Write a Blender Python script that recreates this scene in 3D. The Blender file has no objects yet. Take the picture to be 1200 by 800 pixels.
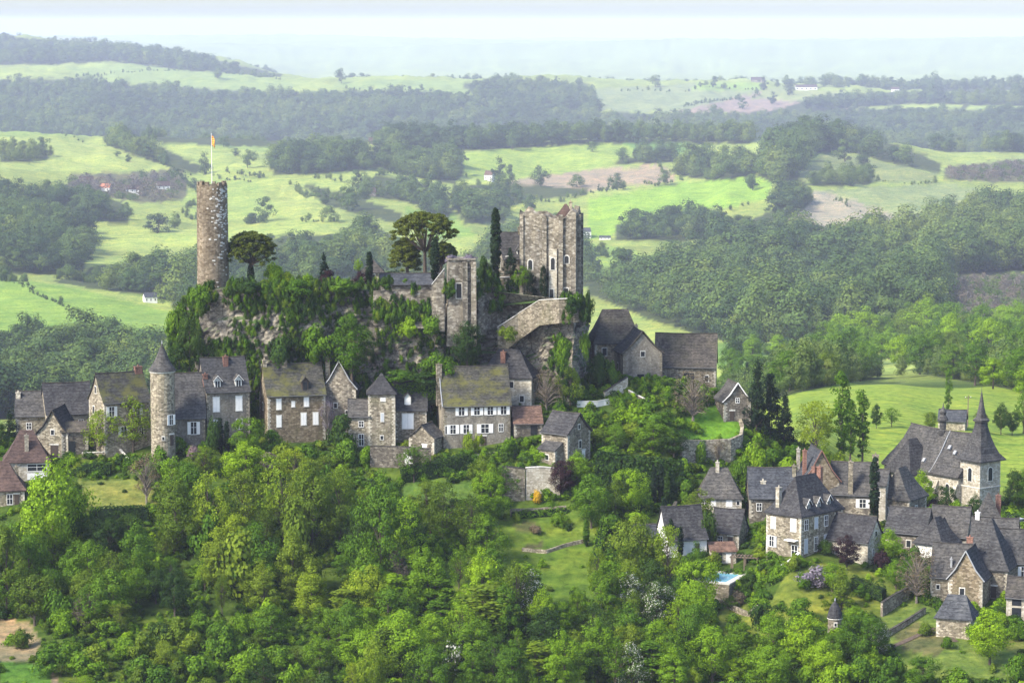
import bpy, bmesh, math, random
import numpy as np
from mathutils import Vector, Matrix, noise as mnoise

# ------------------------------------------------------------------ scene, camera, sky, sun
SC = bpy.context.scene
COL = SC.collection
FPX, HOR = 3300.0, 25.0                 # focal length in photo pixels, row of the level horizon
PITCH = math.atan((400 - HOR) / FPX)
CP, SP = math.cos(PITCH), math.sin(PITCH)

cam = bpy.data.cameras.new('camera')
cam.sensor_width = 36.0
cam.lens = 36.0 * FPX / 1200.0
cam.clip_start, cam.clip_end = 5.0, 120000.0
camo = bpy.data.objects.new('camera', cam)
COL.objects.link(camo)
camo.location = (0, 0, 0)
camo.rotation_euler = (math.radians(90) - PITCH, 0, 0)
SC.camera = camo

SUN = Vector((-0.61, -0.43, 0.67)).normalized()
sun_el = math.asin(SUN.z)
sun_az = math.atan2(SUN.x, SUN.y)
W = bpy.data.worlds.new('World')
SC.world = W
W.use_nodes = True
wn = W.node_tree
wn.nodes.clear()
sky = wn.nodes.new('ShaderNodeTexSky')
sky.sky_type = 'NISHITA'
sky.sun_disc = False
sky.sun_elevation = sun_el
sky.sun_rotation = sun_az
sky.altitude = 500
sky.air_density, sky.dust_density, sky.ozone_density = 1.0, 2.4, 2.6
bg = wn.nodes.new('ShaderNodeBackground')
bg.inputs['Strength'].default_value = 0.15
wo = wn.nodes.new('ShaderNodeOutputWorld')
wn.links.new(sky.outputs[0], bg.inputs[0])
wn.links.new(bg.outputs[0], wo.inputs[0])

sl = bpy.data.lights.new('sun', 'SUN')
sl.energy = 2.8
sl.angle = math.radians(12.0)
sl.color = (1.0, 0.93, 0.80)
so = bpy.data.objects.new('sun', sl)
COL.objects.link(so)
so.rotation_euler = (-SUN).to_track_quat('-Z', 'Y').to_euler()

SC.view_settings.view_transform = 'Standard'
SC.view_settings.look = 'None'
SC.view_settings.exposure = 1.5
SC.view_settings.gamma = 1.0
SC.render.film_transparent = False
cy = SC.cycles
cy.use_denoising = True
try:
    cy.denoiser = 'OPENIMAGEDENOISE'
except Exception:
    pass
cy.use_adaptive_sampling = True
cy.adaptive_threshold = 0.015
cy.max_bounces, cy.diffuse_bounces, cy.glossy_bounces = 5, 3, 2
cy.transmission_bounces, cy.volume_bounces, cy.transparent_max_bounces = 3, 1, 4
cy.caustics_reflective = cy.caustics_refractive = False

RNG = random.Random(7)
PI = math.pi
HAZE_DENSITY = 0.54e-4

# ------------------------------------------------------------------ helpers: pixel rays, objects, tags
def slope(py):
    v = (400 - py) / FPX
    return (-SP + v * CP) / (CP + v * SP)

def azim(px, py):
    v = (400 - py) / FPX
    return (px - 600) / FPX / (CP + v * SP)

def P(px, py, D):
    """the point of the place that lies D metres out along the view towards photo pixel px, py"""
    return Vector((azim(px, py) * D, D, slope(py) * D))

def tag(o, label=None, cat=None, group=None, kind=None):
    if label: o['label'] = label
    if cat: o['category'] = cat
    if group: o['group'] = group
    if kind: o['kind'] = kind
    return o

def link(name, data, parent=None):
    o = bpy.data.objects.new(name, data)
    COL.objects.link(o)
    if parent is not None:
        o.parent = parent
    return o

def empty(name, loc, rz=0.0, label=None, cat=None, group=None):
    o = link(name, None)
    o.location = loc
    o.rotation_euler = (0, 0, rz)
    o.empty_display_size = 0.5
    return tag(o, label, cat, group)

def copy_tree(o, parent=None):
    c = o.copy()
    COL.objects.link(c)
    if parent is not None:
        c.parent = parent
    for ch in list(o.children):
        copy_tree(ch, c)
    return c

class MB:
    """collects polygons, then links them as one mesh object"""
    def __init__(s):
        s.v, s.f, s.m = [], [], []
    def add(s, vs, fs, mi=0):
        b = len(s.v)
        s.v += [tuple(v) for v in vs]
        s.f += [tuple(b + i for i in f) for f in fs]
        s.m += [mi] * len(fs)
        return s
    def box(s, x0, x1, y0, y1, z0, z1, mi=0):
        return s.add([(x0, y0, z0), (x1, y0, z0), (x1, y1, z0), (x0, y1, z0), (x0, y0, z1), (x1, y0, z1), (x1, y1, z1), (x0, y1, z1)],
                     [(0, 3, 2, 1), (4, 5, 6, 7), (0, 1, 5, 4), (1, 2, 6, 5), (2, 3, 7, 6), (3, 0, 4, 7)], mi)
    def ring(s, rings, cap0=True, cap1=True, mi=0):
        """rings: equal-length loops of points, skinned in order"""
        n = len(rings[0])
        vs = [p for r in rings for p in r]
        fs = []
        for k in range(len(rings) - 1):
            for i in range(n):
                j = (i + 1) % n
                fs.append((k * n + i, k * n + j, (k + 1) * n + j, (k + 1) * n + i))
        if cap0: fs.append(tuple(range(n - 1, -1, -1)))
        if cap1: fs.append(tuple((len(rings) - 1) * n + i for i in range(n)))
        return s.add(vs, fs, mi)
    def lathe(s, prof, n=20, cx=0, cy_=0, mi=0):
        rings = [[(cx + r * math.cos(2 * PI * i / n), cy_ + r * math.sin(2 * PI * i / n), z) for i in range(n)] for r, z in prof]
        return s.ring(rings, mi=mi)
    def tube(s, pts, rads, n=6, mi=0):
        rings = []
        for k, p in enumerate(pts):
            p = Vector(p)
            d = (Vector(pts[min(k + 1, len(pts) - 1)]) - Vector(pts[max(k - 1, 0)])).normalized()
            a = d.orthogonal().normalized()
            b = d.cross(a)
            rings.append([p + (a * math.cos(2 * PI * i / n) + b * math.sin(2 * PI * i / n)) * rads[k] for i in range(n)])
        return s.ring(rings, mi=mi)
    def mesh(s, name, mats, smooth=False):
        me = bpy.data.meshes.new(name)
        me.from_pydata(s.v, [], s.f)
        for m in (mats if isinstance(mats, (list, tuple)) else [mats]):
            me.materials.append(m)
        if any(s.m):
            me.polygons.foreach_set('material_index', s.m)
        if smooth:
            me.polygons.foreach_set('use_smooth', [True] * len(me.polygons))
        me.update()
        return me
    def build(s, name, mats, parent=None, smooth=False):
        return link(name, s.mesh(name, mats, smooth), parent)

# ------------------------------------------------------------------ materials
def new_mat(name):
    m = bpy.data.materials.new(name)
    m.use_nodes = True
    nt = m.node_tree
    nt.nodes.clear()
    return m, nt

def N(nt, t, ins=None, **props):
    n = nt.nodes.new(t)
    for k, v in props.items():
        setattr(n, k, v)
    for k, v in (ins or {}).items():
        if isinstance(v, tuple) and len(v) == 2 and hasattr(v[0], 'outputs'):
            nt.links.new(v[0].outputs[v[1]], n.inputs[k])
        elif hasattr(v, 'outputs'):
            nt.links.new(v.outputs[0], n.inputs[k])
        else:
            n.inputs[k].default_value = v
    return n

def c4(c):
    return (c[0], c[1], c[2], 1.0)

def ramp(nt, fac, stops):
    r = nt.nodes.new('ShaderNodeValToRGB')
    nt.links.new(fac.outputs[0] if hasattr(fac, 'outputs') else fac, r.inputs[0])
    e = r.color_ramp.elements
    e[0].position, e[0].color = stops[0][0], c4(stops[0][1])
    e[1].position, e[1].color = stops[-1][0], c4(stops[-1][1])
    for p, c in stops[1:-1]:
        q = e.new(p)
        q.color = c4(c)
    return r

def mixc(nt, fac, a, b, mode='MIX'):
    n = nt.nodes.new('ShaderNodeMix')
    n.data_type = 'RGBA'
    n.blend_type = mode
    for sock, val in ((n.inputs[0], fac), (n.inputs[6], a), (n.inputs[7], b)):
        if hasattr(val, 'outputs'):
            o = val.outputs[2] if val.bl_idname == 'ShaderNodeMix' else val.outputs[0]
            nt.links.new(o, sock)
        elif hasattr(val, 'is_linked'):
            nt.links.new(val, sock)
        else:
            sock.default_value = val if not isinstance(val, tuple) else c4(val)
    return n

def mout(n):
    return n.outputs[2] if n.bl_idname == 'ShaderNodeMix' else n.outputs[0]

def finish(nt, col, rough=0.9, bump=None, bstr=0.4, bdist=0.08, spec=0.25):
    b = nt.nodes.new('ShaderNodeBsdfPrincipled')
    if hasattr(col, 'outputs'):
        nt.links.new(mout(col), b.inputs['Base Color'])
    else:
        b.inputs['Base Color'].default_value = c4(col)
    b.inputs['Roughness'].default_value = rough
    b.inputs['Specular IOR Level'].default_value = spec
    if bump is not None:
        bp = nt.nodes.new('ShaderNodeBump')
        bp.inputs['Strength'].default_value = bstr
        bp.inputs['Distance'].default_value = bdist
        nt.links.new(bump if hasattr(bump, 'is_linked') else bump.outputs[0], bp.inputs['Height'])
        nt.links.new(bp.outputs[0], b.inputs['Normal'])
    o = nt.nodes.new('ShaderNodeOutputMaterial')
    nt.links.new(b.outputs[0], o.inputs[0])

def coords(nt, scale=(1, 1, 1)):
    tc = nt.nodes.new('ShaderNodeTexCoord')
    oi = nt.nodes.new('ShaderNodeObjectInfo')
    mp = nt.nodes.new('ShaderNodeMapping')
    mp.inputs['Scale'].default_value = scale
    ad = nt.nodes.new('ShaderNodeVectorMath')
    ad.operation = 'MULTIPLY_ADD'
    cb = nt.nodes.new('ShaderNodeCombineXYZ')
    for i in range(3):
        nt.links.new(oi.outputs['Random'], cb.inputs[i])
    nt.links.new(cb.outputs[0], ad.inputs[0])
    ad.inputs[1].default_value = (37, 53, 29)
    nt.links.new(tc.outputs['Object'], ad.inputs[2])
    nt.links.new(ad.outputs[0], mp.inputs[0])
    return mp

def stone_mat(name, dark, mid, light, stain=0.5, size=(2.0, 2.0, 3.2), moss=0.0, pale=0.0, rnd=0.25):
    """rubble masonry: uneven courses of stones with their own tones, mortar, streaks of old dirt and a little moss"""
    m, nt = new_mat(name)
    mp = coords(nt, size)
    v = N(nt, 'ShaderNodeTexVoronoi', {'Vector': mp, 'Scale': 1.0, 'Randomness': 0.9})
    ve = N(nt, 'ShaderNodeTexVoronoi', {'Vector': mp, 'Scale': 1.0, 'Randomness': 0.9}, feature='DISTANCE_TO_EDGE')
    sep = N(nt, 'ShaderNodeSeparateColor', {0: (v, 'Color')})
    base = ramp(nt, sep.outputs[0], [(0.0, dark), (0.5, mid), (1.0, light)])
    edge = ramp(nt, ve, [(0.0, (1, 1, 1)), (0.10, (0, 0, 0))])
    base = mixc(nt, edge, base, tuple(0.6 * a + 0.4 * b for a, b in zip(mid, dark)))
    c2 = coords(nt, (0.35, 0.35, 0.10))
    big = N(nt, 'ShaderNodeTexNoise', {'Vector': c2, 'Scale': 1.0, 'Detail': 5.0, 'Roughness': 0.65})
    st = ramp(nt, big, [(0.32, (0.34, 0.34, 0.35)), (0.5, (0.85, 0.85, 0.85)), (0.68, (1.32, 1.28, 1.18))])
    col = mixc(nt, stain, base, mixc(nt, 1.0, base, st, 'MULTIPLY'))
    if pale > 0:
        c3 = coords(nt, (0.8, 0.8, 1.1))
        n3 = N(nt, 'ShaderNodeTexNoise', {'Vector': c3, 'Scale': 1.3, 'Detail': 3.0})
        pr = ramp(nt, n3, [(0.60, (0, 0, 0)), (0.66, (pale, pale, pale))])
        col = mixc(nt, pr, col, (0.52, 0.49, 0.43))
    if moss > 0:
        c4_ = coords(nt, (0.3, 0.3, 0.25))
        n4 = N(nt, 'ShaderNodeTexNoise', {'Vector': c4_, 'Scale': 1.0, 'Detail': 6.0, 'Roughness': 0.7})
        mr = ramp(nt, n4, [(0.5, (0, 0, 0)), (0.62, (moss, moss, moss))])
        col = mixc(nt, mr, col, (0.075, 0.085, 0.025))
    oi = nt.nodes.new('ShaderNodeObjectInfo')
    rv = ramp(nt, oi.outputs['Random'], [(0.0, (1 - rnd,) * 3), (1.0, (1 + rnd, 1 + rnd, 1 + rnd * 0.9))])
    col = mixc(nt, 1.0, col, rv, 'MULTIPLY')
    finish(nt, col, 0.95, ve, 0.5, 0.12, 0.15)
    return m

def roof_mat(name, dark, light, lichen=0.0, lcol=(0.17, 0.16, 0.035), rnd=0.2, size=(2.6, 2.6, 4.5)):
    """slates or stone tiles: each piece with its own tone, streaked weathering, lichen patches"""
    m, nt = new_mat(name)
    mp = coords(nt, size)
    v = N(nt, 'ShaderNodeTexVoronoi', {'Vector': mp, 'Scale': 1.0, 'Randomness': 0.75})
    sep = N(nt, 'ShaderNodeSeparateColor', {0: (v, 'Color')})
    base = ramp(nt, sep.outputs[0], [(0.0, dark), (1.0, light)])
    c2 = coords(nt, (0.5, 0.5, 0.22))
    big = N(nt, 'ShaderNodeTexNoise', {'Vector': c2, 'Scale': 1.0, 'Detail': 6.0, 'Roughness': 0.7})
    st = ramp(nt, big, [(0.3, (0.55, 0.55, 0.57)), (0.5, (1, 1, 1)), (0.7, (1.5, 1.45, 1.35))])
    col = mixc(nt, 0.9, base, mixc(nt, 1.0, base, st, 'MULTIPLY'))
    wv = N(nt, 'ShaderNodeTexWave', {'Vector': coords(nt, (1, 1, 1)), 'Scale': 0.55, 'Distortion': 1.5, 'Detail': 2.0}, bands_direction='Z')
    wr = ramp(nt, wv, [(0.0, (0.72, 0.72, 0.72)), (0.4, (1.05, 1.05, 1.05))])
    col = mixc(nt, 0.8, col, wr, 'MULTIPLY')
    if lichen > 0:
        n4 = N(nt, 'ShaderNodeTexNoise', {'Vector': coords(nt, (0.17, 0.17, 0.3)), 'Scale': 1.0, 'Detail': 7.0, 'Roughness': 0.75})
        mr = ramp(nt, n4, [(0.47, (0, 0, 0)), (0.60, (lichen,) * 3)])
        col = mixc(nt, mr, col, lcol)
    oi = nt.nodes.new('ShaderNodeObjectInfo')
    rv = ramp(nt, oi.outputs['Random'], [(0.0, (1 - rnd, 1 - rnd, 1 - rnd * 0.8)), (0.5, (1, 1, 1)), (1.0, (1 + rnd * 1.5, 1 + rnd * 1.25, 1 + rnd * 0.8))])
    col = mixc(nt, 1.0, col, rv, 'MULTIPLY')
    finish(nt, col, 0.85, sep.outputs[0], 0.35, 0.05, 0.12)
    return m

def plain_mat(name, col, rough=0.7, var=0.15, scale=1.5, spec=0.3):
    m, nt = new_mat(name)
    n = N(nt, 'ShaderNodeTexNoise', {'Vector': coords(nt), 'Scale': scale, 'Detail': 4.0, 'Roughness': 0.65})
    r = ramp(nt, n, [(0.3, tuple(c * (1 - var) for c in col)), (0.7, tuple(min(1, c * (1 + var)) for c in col))])
    finish(nt, r, rough, None, spec=spec)
    return m

def leaf_mat(name, a, b, transl=0.35, rnd=0.3, speck=None):
    """leaves: tone varies from leaf to leaf and from plant to plant; thin blades let some light through"""
    m, nt = new_mat(name)
    ge = nt.nodes.new('ShaderNodeNewGeometry')
    oi = nt.nodes.new('ShaderNodeObjectInfo')
    r = ramp(nt, ge.outputs['Random Per Island'], [(0.0, a), (1.0, b)])
    rv = ramp(nt, oi.outputs['Random'], [(0.0, (1 - rnd, 1 - rnd * 0.8, 1 - rnd * 0.6)), (0.5, (1, 1, 1)), (1.0, (1 + rnd * 1.1, 1 + rnd * 0.7, 1 + rnd * 0.1))])
    col = mixc(nt, 1.0, r, rv, 'MULTIPLY')
    if speck:
        sc_, frac = speck
        sr = ramp(nt, ge.outputs['Random Per Island'], [(1 - frac - 0.01, (0, 0, 0)), (1 - frac, (1, 1, 1))])
        col = mixc(nt, sr, col, sc_)
    d = N(nt, 'ShaderNodeBsdfPrincipled', {'Roughness': 0.65, 'Specular IOR Level': 0.07})
    nt.links.new(mout(col), d.inputs['Base Color'])
    t = N(nt, 'ShaderNodeBsdfTranslucent')
    bright = mixc(nt, 1.0, col, (1.25, 1.2, 0.6), 'MULTIPLY')
    nt.links.new(mout(bright), t.inputs[0])
    mx = nt.nodes.new('ShaderNodeMixShader')
    mx.inputs[0].default_value = transl
    nt.links.new(d.outputs[0], mx.inputs[1])
    nt.links.new(t.outputs[0], mx.inputs[2])
    o = nt.nodes.new('ShaderNodeOutputMaterial')
    nt.links.new(mx.outputs[0], o.inputs[0])
    return m

M = {}
M['rubble'] = stone_mat('rubble_stone', (0.105, 0.088, 0.064), (0.22, 0.188, 0.138), (0.38, 0.335, 0.255), moss=0.25)
M['rubble_dark'] = stone_mat('dark_rubble_stone', (0.078, 0.067, 0.054), (0.16, 0.138, 0.108), (0.28, 0.25, 0.20), stain=0.7)
M['rubble_brown'] = stone_mat('brown_rubble_stone', (0.11, 0.085, 0.055), (0.21, 0.165, 0.105), (0.34, 0.28, 0.20), moss=0.3)
M['cream'] = stone_mat('cream_limestone', (0.25, 0.22, 0.165), (0.40, 0.36, 0.285), (0.55, 0.51, 0.43), stain=0.5, rnd=0.12)
M['grey_render'] = stone_mat('grey_render', (0.150, 0.132, 0.105), (0.205, 0.183, 0.148), (0.27, 0.245, 0.20), stain=0.75, size=(3, 3, 3), rnd=0.15)
M['white_render'] = stone_mat('white_render', (0.54, 0.53, 0.49), (0.60, 0.59, 0.55), (0.66, 0.65, 0.61), stain=0.3, size=(0.6, 0.6, 0.6), rnd=0.08)
M['castle'] = stone_mat('castle_stone', (0.10, 0.086, 0.067), (0.205, 0.178, 0.138), (0.36, 0.325, 0.26), stain=0.75, size=(1.5, 1.5, 2.6), moss=0.1, pale=0.35, rnd=0.1)
M['tower'] = stone_mat('old_tower_stone', (0.105, 0.080, 0.052), (0.185, 0.148, 0.103), (0.27, 0.225, 0.165), stain=0.6, size=(1.7, 1.7, 3.0), rnd=0.05)
M['pale_stone'] = plain_mat('pale_limestone', (0.50, 0.475, 0.42), 0.9, 0.3, 3.0)
M['slate'] = roof_mat('slate_roof', (0.031, 0.030, 0.030), (0.070, 0.069, 0.068), rnd=0.25)
M['slate_blue'] = roof_mat('blue_slate_roof', (0.028, 0.031, 0.036), (0.064, 0.068, 0.077), rnd=0.15)
M['slate_moss'] = roof_mat('mossy_slate_roof', (0.027, 0.027, 0.025), (0.060, 0.059, 0.054), lichen=0.75, lcol=(0.095, 0.095, 0.022))
M['lauze'] = roof_mat('stone_slab_roof', (0.030, 0.0275, 0.026), (0.070, 0.064, 0.058), lichen=0.25, lcol=(0.09, 0.087, 0.045))
M['maroon_tile'] = roof_mat('maroon_tile_roof', (0.050, 0.034, 0.030), (0.085, 0.058, 0.050), rnd=0.1)
M['red_tile'] = roof_mat('red_tile_roof', (0.085, 0.052, 0.038), (0.16, 0.10, 0.075), rnd=0.1)
M['white'] = plain_mat('white_paint', (0.70, 0.68, 0.64), 0.55, 0.06)
M['grey_paint'] = plain_mat('grey_paint', (0.42, 0.44, 0.46), 0.6, 0.08)
M['dark_wood'] = plain_mat('dark_wood', (0.055, 0.04, 0.03), 0.8, 0.3)
M['brown_wood'] = plain_mat('weathered_wood', (0.16, 0.12, 0.085), 0.85, 0.3)
M['brick'] = stone_mat('red_brick', (0.13, 0.065, 0.048), (0.20, 0.105, 0.078), (0.29, 0.17, 0.13), stain=0.5, size=(4, 4, 9), rnd=0.1)
M['lead'] = plain_mat('zinc_flashing', (0.26, 0.265, 0.27), 0.5, 0.15)
M['bark'] = plain_mat('bark', (0.075, 0.058, 0.043), 0.95, 0.35, 3.0)
M['bark_grey'] = plain_mat('grey_bark', (0.16, 0.135, 0.11), 0.95, 0.35, 3.0)
M['gutter'] = plain_mat('weathered_gutter', (0.10, 0.10, 0.10), 0.5, 0.2)
M['iron'] = plain_mat('dark_iron', (0.03, 0.03, 0.032), 0.5, 0.2)
M['terracotta'] = plain_mat('terracotta', (0.36, 0.14, 0.075), 0.85, 0.2)
M['paving'] = plain_mat('pale_paving', (0.46, 0.43, 0.37), 0.9, 0.2, 2.0)
M['soil'] = plain_mat('garden_soil', (0.085, 0.062, 0.045), 0.95, 0.35, 2.5)
m, nt = new_mat('window_glass')
finish(nt, (0.02, 0.023, 0.027), 0.12, None, spec=0.5)
M['glass'] = m
m, nt = new_mat('pool_water')
finish(nt, (0.17, 0.40, 0.50), 0.06, None, spec=0.5)
M['pool'] = m
def stripes_flag():
    m, nt = new_mat('flag_cloth')
    tc = nt.nodes.new('ShaderNodeTexCoord')
    sx = N(nt, 'ShaderNodeSeparateXYZ', {0: (tc, 'Object')})
    mt = N(nt, 'ShaderNodeMath', {0: (sx, 'Z'), 1: 2.6}, operation='MULTIPLY')
    fr = N(nt, 'ShaderNodeMath', {0: mt}, operation='FRACT')
    r = ramp(nt, fr, [(0.5, (0.62, 0.05, 0.04)), (0.52, (0.72, 0.52, 0.08))])
    finish(nt, r, 0.8)
    return m
M['flag'] = stripes_flag()

LEAF = {
    'bright': leaf_mat('bright_green_leaves', (0.085, 0.160, 0.006), (0.190, 0.315, 0.014), 0.28),
    'mid': leaf_mat('mid_green_leaves', (0.038, 0.092, 0.006), (0.105, 0.192, 0.012), 0.25),
    'dark': leaf_mat('dark_green_leaves', (0.016, 0.040, 0.006), (0.044, 0.084, 0.012), 0.2),
    'olive': leaf_mat('olive_green_leaves', (0.060, 0.102, 0.008), (0.135, 0.195, 0.016), 0.25),
    'yellow': leaf_mat('yellow_green_leaves', (0.105, 0.165, 0.008), (0.215, 0.290, 0.020), 0.28),
    'gold': leaf_mat('golden_flowers', (0.45, 0.27, 0.02), (0.62, 0.42, 0.03), 0.2, 0.1),
    'grey': leaf_mat('grey_brown_twigs', (0.075, 0.062, 0.044), (0.145, 0.12, 0.08), 0.12),
    'purple': leaf_mat('dark_purple_leaves', (0.014, 0.008, 0.010), (0.040, 0.020, 0.024), 0.2, 0.15),
    'pink': leaf_mat('lilac_pink_blossom', (0.13, 0.085, 0.09), (0.24, 0.17, 0.18), 0.2, 0.1),
    'wisteria': leaf_mat('mauve_blossom', (0.10, 0.088, 0.115), (0.23, 0.20, 0.25), 0.2, 0.1),
    'white': leaf_mat('green_leaves_with_white_blossom', (0.045, 0.085, 0.015), (0.095, 0.145, 0.025), 0.25, 0.2, ((0.42, 0.42, 0.36), 0.22)),
    'conifer': leaf_mat('conifer_needles', (0.007, 0.016, 0.007), (0.018, 0.036, 0.013), 0.08, 0.2),
    'pine': leaf_mat('pine_needles', (0.030, 0.048, 0.008), (0.100, 0.120, 0.018), 0.15, 0.2),
    'wood_far': leaf_mat('woodland_leaves', (0.052, 0.090, 0.022), (0.095, 0.148, 0.034), 0.2, 0.3),
    'wood_light': leaf_mat('pale_woodland_leaves', (0.080, 0.122, 0.026), (0.140, 0.188, 0.042), 0.22, 0.3),
    'wood_dark': leaf_mat('dark_woodland_leaves', (0.028, 0.054, 0.017), (0.055, 0.092, 0.028), 0.18, 0.3),
    'wood_scrub': leaf_mat('bare_scrub_twigs', (0.10, 0.085, 0.075), (0.17, 0.15, 0.12), 0.15, 0.25),
}
# ------------------------------------------------------------------ terrain: profiles of the land (photo column -> distance, row where the ground is seen)
PROF = {
 -140: [(380,1010),(465,800),(490,740),(515,670),(530,620),(545,585),(560,570),(575,580),(600,600),(650,630),(800,630),(1100,545),(1300,475),(1400,455),(1500,400),(1700,330),(2000,275),(2300,222),(2600,180),(2850,152),(3000,162),(3600,175),(4000,148),(4400,95),(4800,74),(5200,62),(5800,38),(6500,70),(9000,80)],
 0: [(380,1010),(465,800),(490,740),(515,660),(530,610),(540,575),(548,545),(560,522),(575,512),(600,530),(650,590),(800,620),(1100,540),(1300,475),(1380,462),(1500,395),(1520,388),(1700,328),(1760,333),(2000,275),(2300,222),(2450,190),(2700,165),(2850,150),(3000,160),(3600,175),(4000,148),(4400,92),(4800,76),(5200,66),(5800,42),(6500,70),(9000,80)],
 120: [(380,1010),(465,800),(490,725),(510,660),(525,608),(529,592),(532,583),(540,562),(545,545),(552,528),(565,510),(580,500),(610,520),(700,600),(1000,560),(1330,470),(1500,385),(1700,335),(1760,338),(1950,300),(2150,262),(2300,230),(2450,205),(2600,185),(2850,165),(2950,160),(3400,180),(3800,165),(4350,100),(4500,92),(4850,80),(5300,62),(5700,50),(6500,75),(9000,80)],
 240: [(380,1010),(465,800),(500,690),(525,610),(538,560),(545,525),(556,508),(562,470),(590,440),(620,470),(700,600),(1000,570),(1400,430),(1500,390),(1750,335),(1950,300),(2200,255),(2400,225),(2600,195),(2850,168),(2950,164),(3500,182),(3800,166),(4350,104),(4600,93),(4900,84),(5300,74),(5700,68),(6500,85),(9000,82)],
 400: [(380,1010),(465,800),(500,690),(525,610),(540,562),(548,530),(556,515),(562,470),(590,440),(620,470),(700,600),(1000,560),(1400,430),(1600,370),(1900,300),(2200,245),(2500,205),(2750,183),(2900,172),(3000,167),(3100,172),(3600,185),(3800,168),(4300,110),(4500,100),(4700,95),(5000,100),(6000,108),(9000,84)],
 540: [(380,1010),(465,800),(500,692),(520,630),(535,580),(540,563),(543,543),(550,527),(556,515),(562,470),(590,430),(620,470),(700,600),(1000,560),(1500,420),(1700,365),(2000,300),(2200,262),(2450,220),(2600,200),(2850,172),(2950,167),(3050,172),(3600,182),(3850,165),(4300,112),(4650,96),(4900,98),(6000,108),(9000,84)],
 640: [(380,1010),(465,800),(500,698),(520,634),(532,598),(537,583),(539,546),(548,534),(554,508),(560,485),(566,450),(590,425),(620,470),(700,600),(1000,570),(1500,430),(1700,380),(2000,312),(2150,286),(2350,245),(2450,222),(2650,205),(2850,175),(2900,166),(3000,175),(3600,180),(3900,160),(4300,120),(4700,98),(4900,92),(5200,100),(6000,108),(9000,84)],
 700: [(380,1010),(465,800),(495,710),(515,650),(527,608),(536,578),(542,560),(550,525),(558,490),(566,465),(574,445),(590,430),(615,455),(680,550),(900,565),(1500,425),(1650,390),(1900,325),(2100,290),(2250,268),(2450,222),(2650,203),(2880,170),(2980,167),(3600,180),(3900,160),(4300,122),(4700,102),(4900,97),(5200,102),(6000,108),(9000,84)],
 780: [(380,1010),(465,800),(490,730),(510,670),(520,640),(530,605),(538,575),(545,545),(552,515),(560,488),(568,462),(576,446),(590,436),(610,448),(650,500),(800,560),(1200,500),(1500,410),(1600,395),(1800,340),(2100,285),(2200,265),(2300,250),(2500,215),(2650,200),(2900,172),(3000,165),(3100,172),(3600,180),(3900,160),(4300,125),(4700,103),(4900,98),(5200,102),(6000,108),(9000,84)],
 825: [(380,1010),(465,800),(484,745),(505,690),(516,652),(528,612),(538,582),(546,560),(552,542),(556,535),(559,511),(566,484),(574,462),(582,450),(592,446),(608,460),(650,510),(800,560),(1200,500),(1500,408),(1600,393),(1800,340),(2100,286),(2200,265),(2300,248),(2500,212),(2650,195),(2900,170),(3000,164),(3100,172),(3600,180),(3900,158),(4300,124),(4700,102),(4900,97),(5200,102),(6000,108),(9000,84)],
 860: [(380,1010),(465,800),(480,755),(500,700),(512,670),(525,640),(535,603),(545,572),(552,550),(556,537),(559,512),(566,488),(573,474),(580,474),(600,500),(700,535),(1000,500),(1300,440),(1480,408),(1550,398),(1700,365),(1950,310),(2200,262),(2300,240),(2500,205),(2700,185),(2900,165),(3000,162),(3200,172),(3700,180),(4000,155),(4400,122),(4800,100),(5000,96),(5300,102),(6000,108),(9000,84)],
 940: [(380,1010),(450,835),(470,772),(485,718),(497,672),(510,638),(525,612),(540,592),(555,560),(565,540),(580,515),(620,500),(700,485),(760,470),(800,462),(950,440),(1100,440),(1300,430),(1500,400),(1600,385),(1800,345),(2000,295),(2150,262),(2250,240),(2450,205),(2650,180),(2800,168),(2900,166),(3100,175),(3700,185),(4000,160),(4400,125),(4800,105),(5100,98),(5400,104),(6000,108),(9000,84)],
 1040: [(380,1010),(440,850),(460,790),(475,742),(490,702),(502,668),(515,645),(530,625),(545,608),(560,592),(575,574),(600,554),(640,525),(700,490),(760,462),(790,455),(850,450),(900,455),(1100,450),(1400,420),(1550,390),(1750,345),(2000,285),(2150,255),(2300,235),(2500,210),(2700,185),(2850,172),(3000,170),(3400,185),(3900,165),(4300,135),(4700,110),(5000,102),(5300,104),(6000,108),(9000,84)],
 1130: [(380,1010),(440,838),(460,775),(475,737),(490,704),(505,674),(520,652),(540,626),(560,604),(572,590),(600,566),(640,535),(700,500),(760,473),(800,462),(860,455),(950,455),(1100,445),(1400,410),(1600,370),(1900,310),(2150,262),(2350,235),(2550,212),(2750,195),(2950,180),(3100,178),(3500,190),(3900,160),(4200,130),(4600,112),(5000,104),(5300,104),(6000,108),(9000,84)],
 1200: [(380,1010),(440,838),(460,775),(475,737),(490,706),(505,678),(520,656),(540,630),(560,608),(572,592),(600,570),(640,540),(700,508),(760,480),(800,470),(860,455),(950,452),(1100,440),(1400,405),(1600,370),(1900,310),(2150,262),(2350,235),(2550,212),(2750,195),(2950,180),(3100,176),(3500,190),(3900,160),(4200,130),(4600,112),(5000,104),(5300,104),(6000,108),(9000,84)],
 1340: [(380,1010),(440,838),(460,775),(475,737),(490,708),(505,682),(520,660),(540,634),(560,612),(572,596),(600,574),(640,545),(700,514),(760,488),(800,476),(860,458),(950,450),(1100,438),(1400,400),(1600,365),(1900,305),(2150,258),(2350,232),(2550,210),(2750,192),(2950,178),(3100,174),(3500,190),(3900,160),(4200,130),(4600,112),(5000,104),(5300,104),(6000,108),(9000,84)],
}
FAR = [(20500, -200.0), (28000, -215.0), (60000, -420.0)]
def FD(d):
    return d if d < 1200 else 1200 + 2.2 * (d - 1200)
PROF = {k: [(FD(d), y) for d, y in v] for k, v in PROF.items()}

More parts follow.
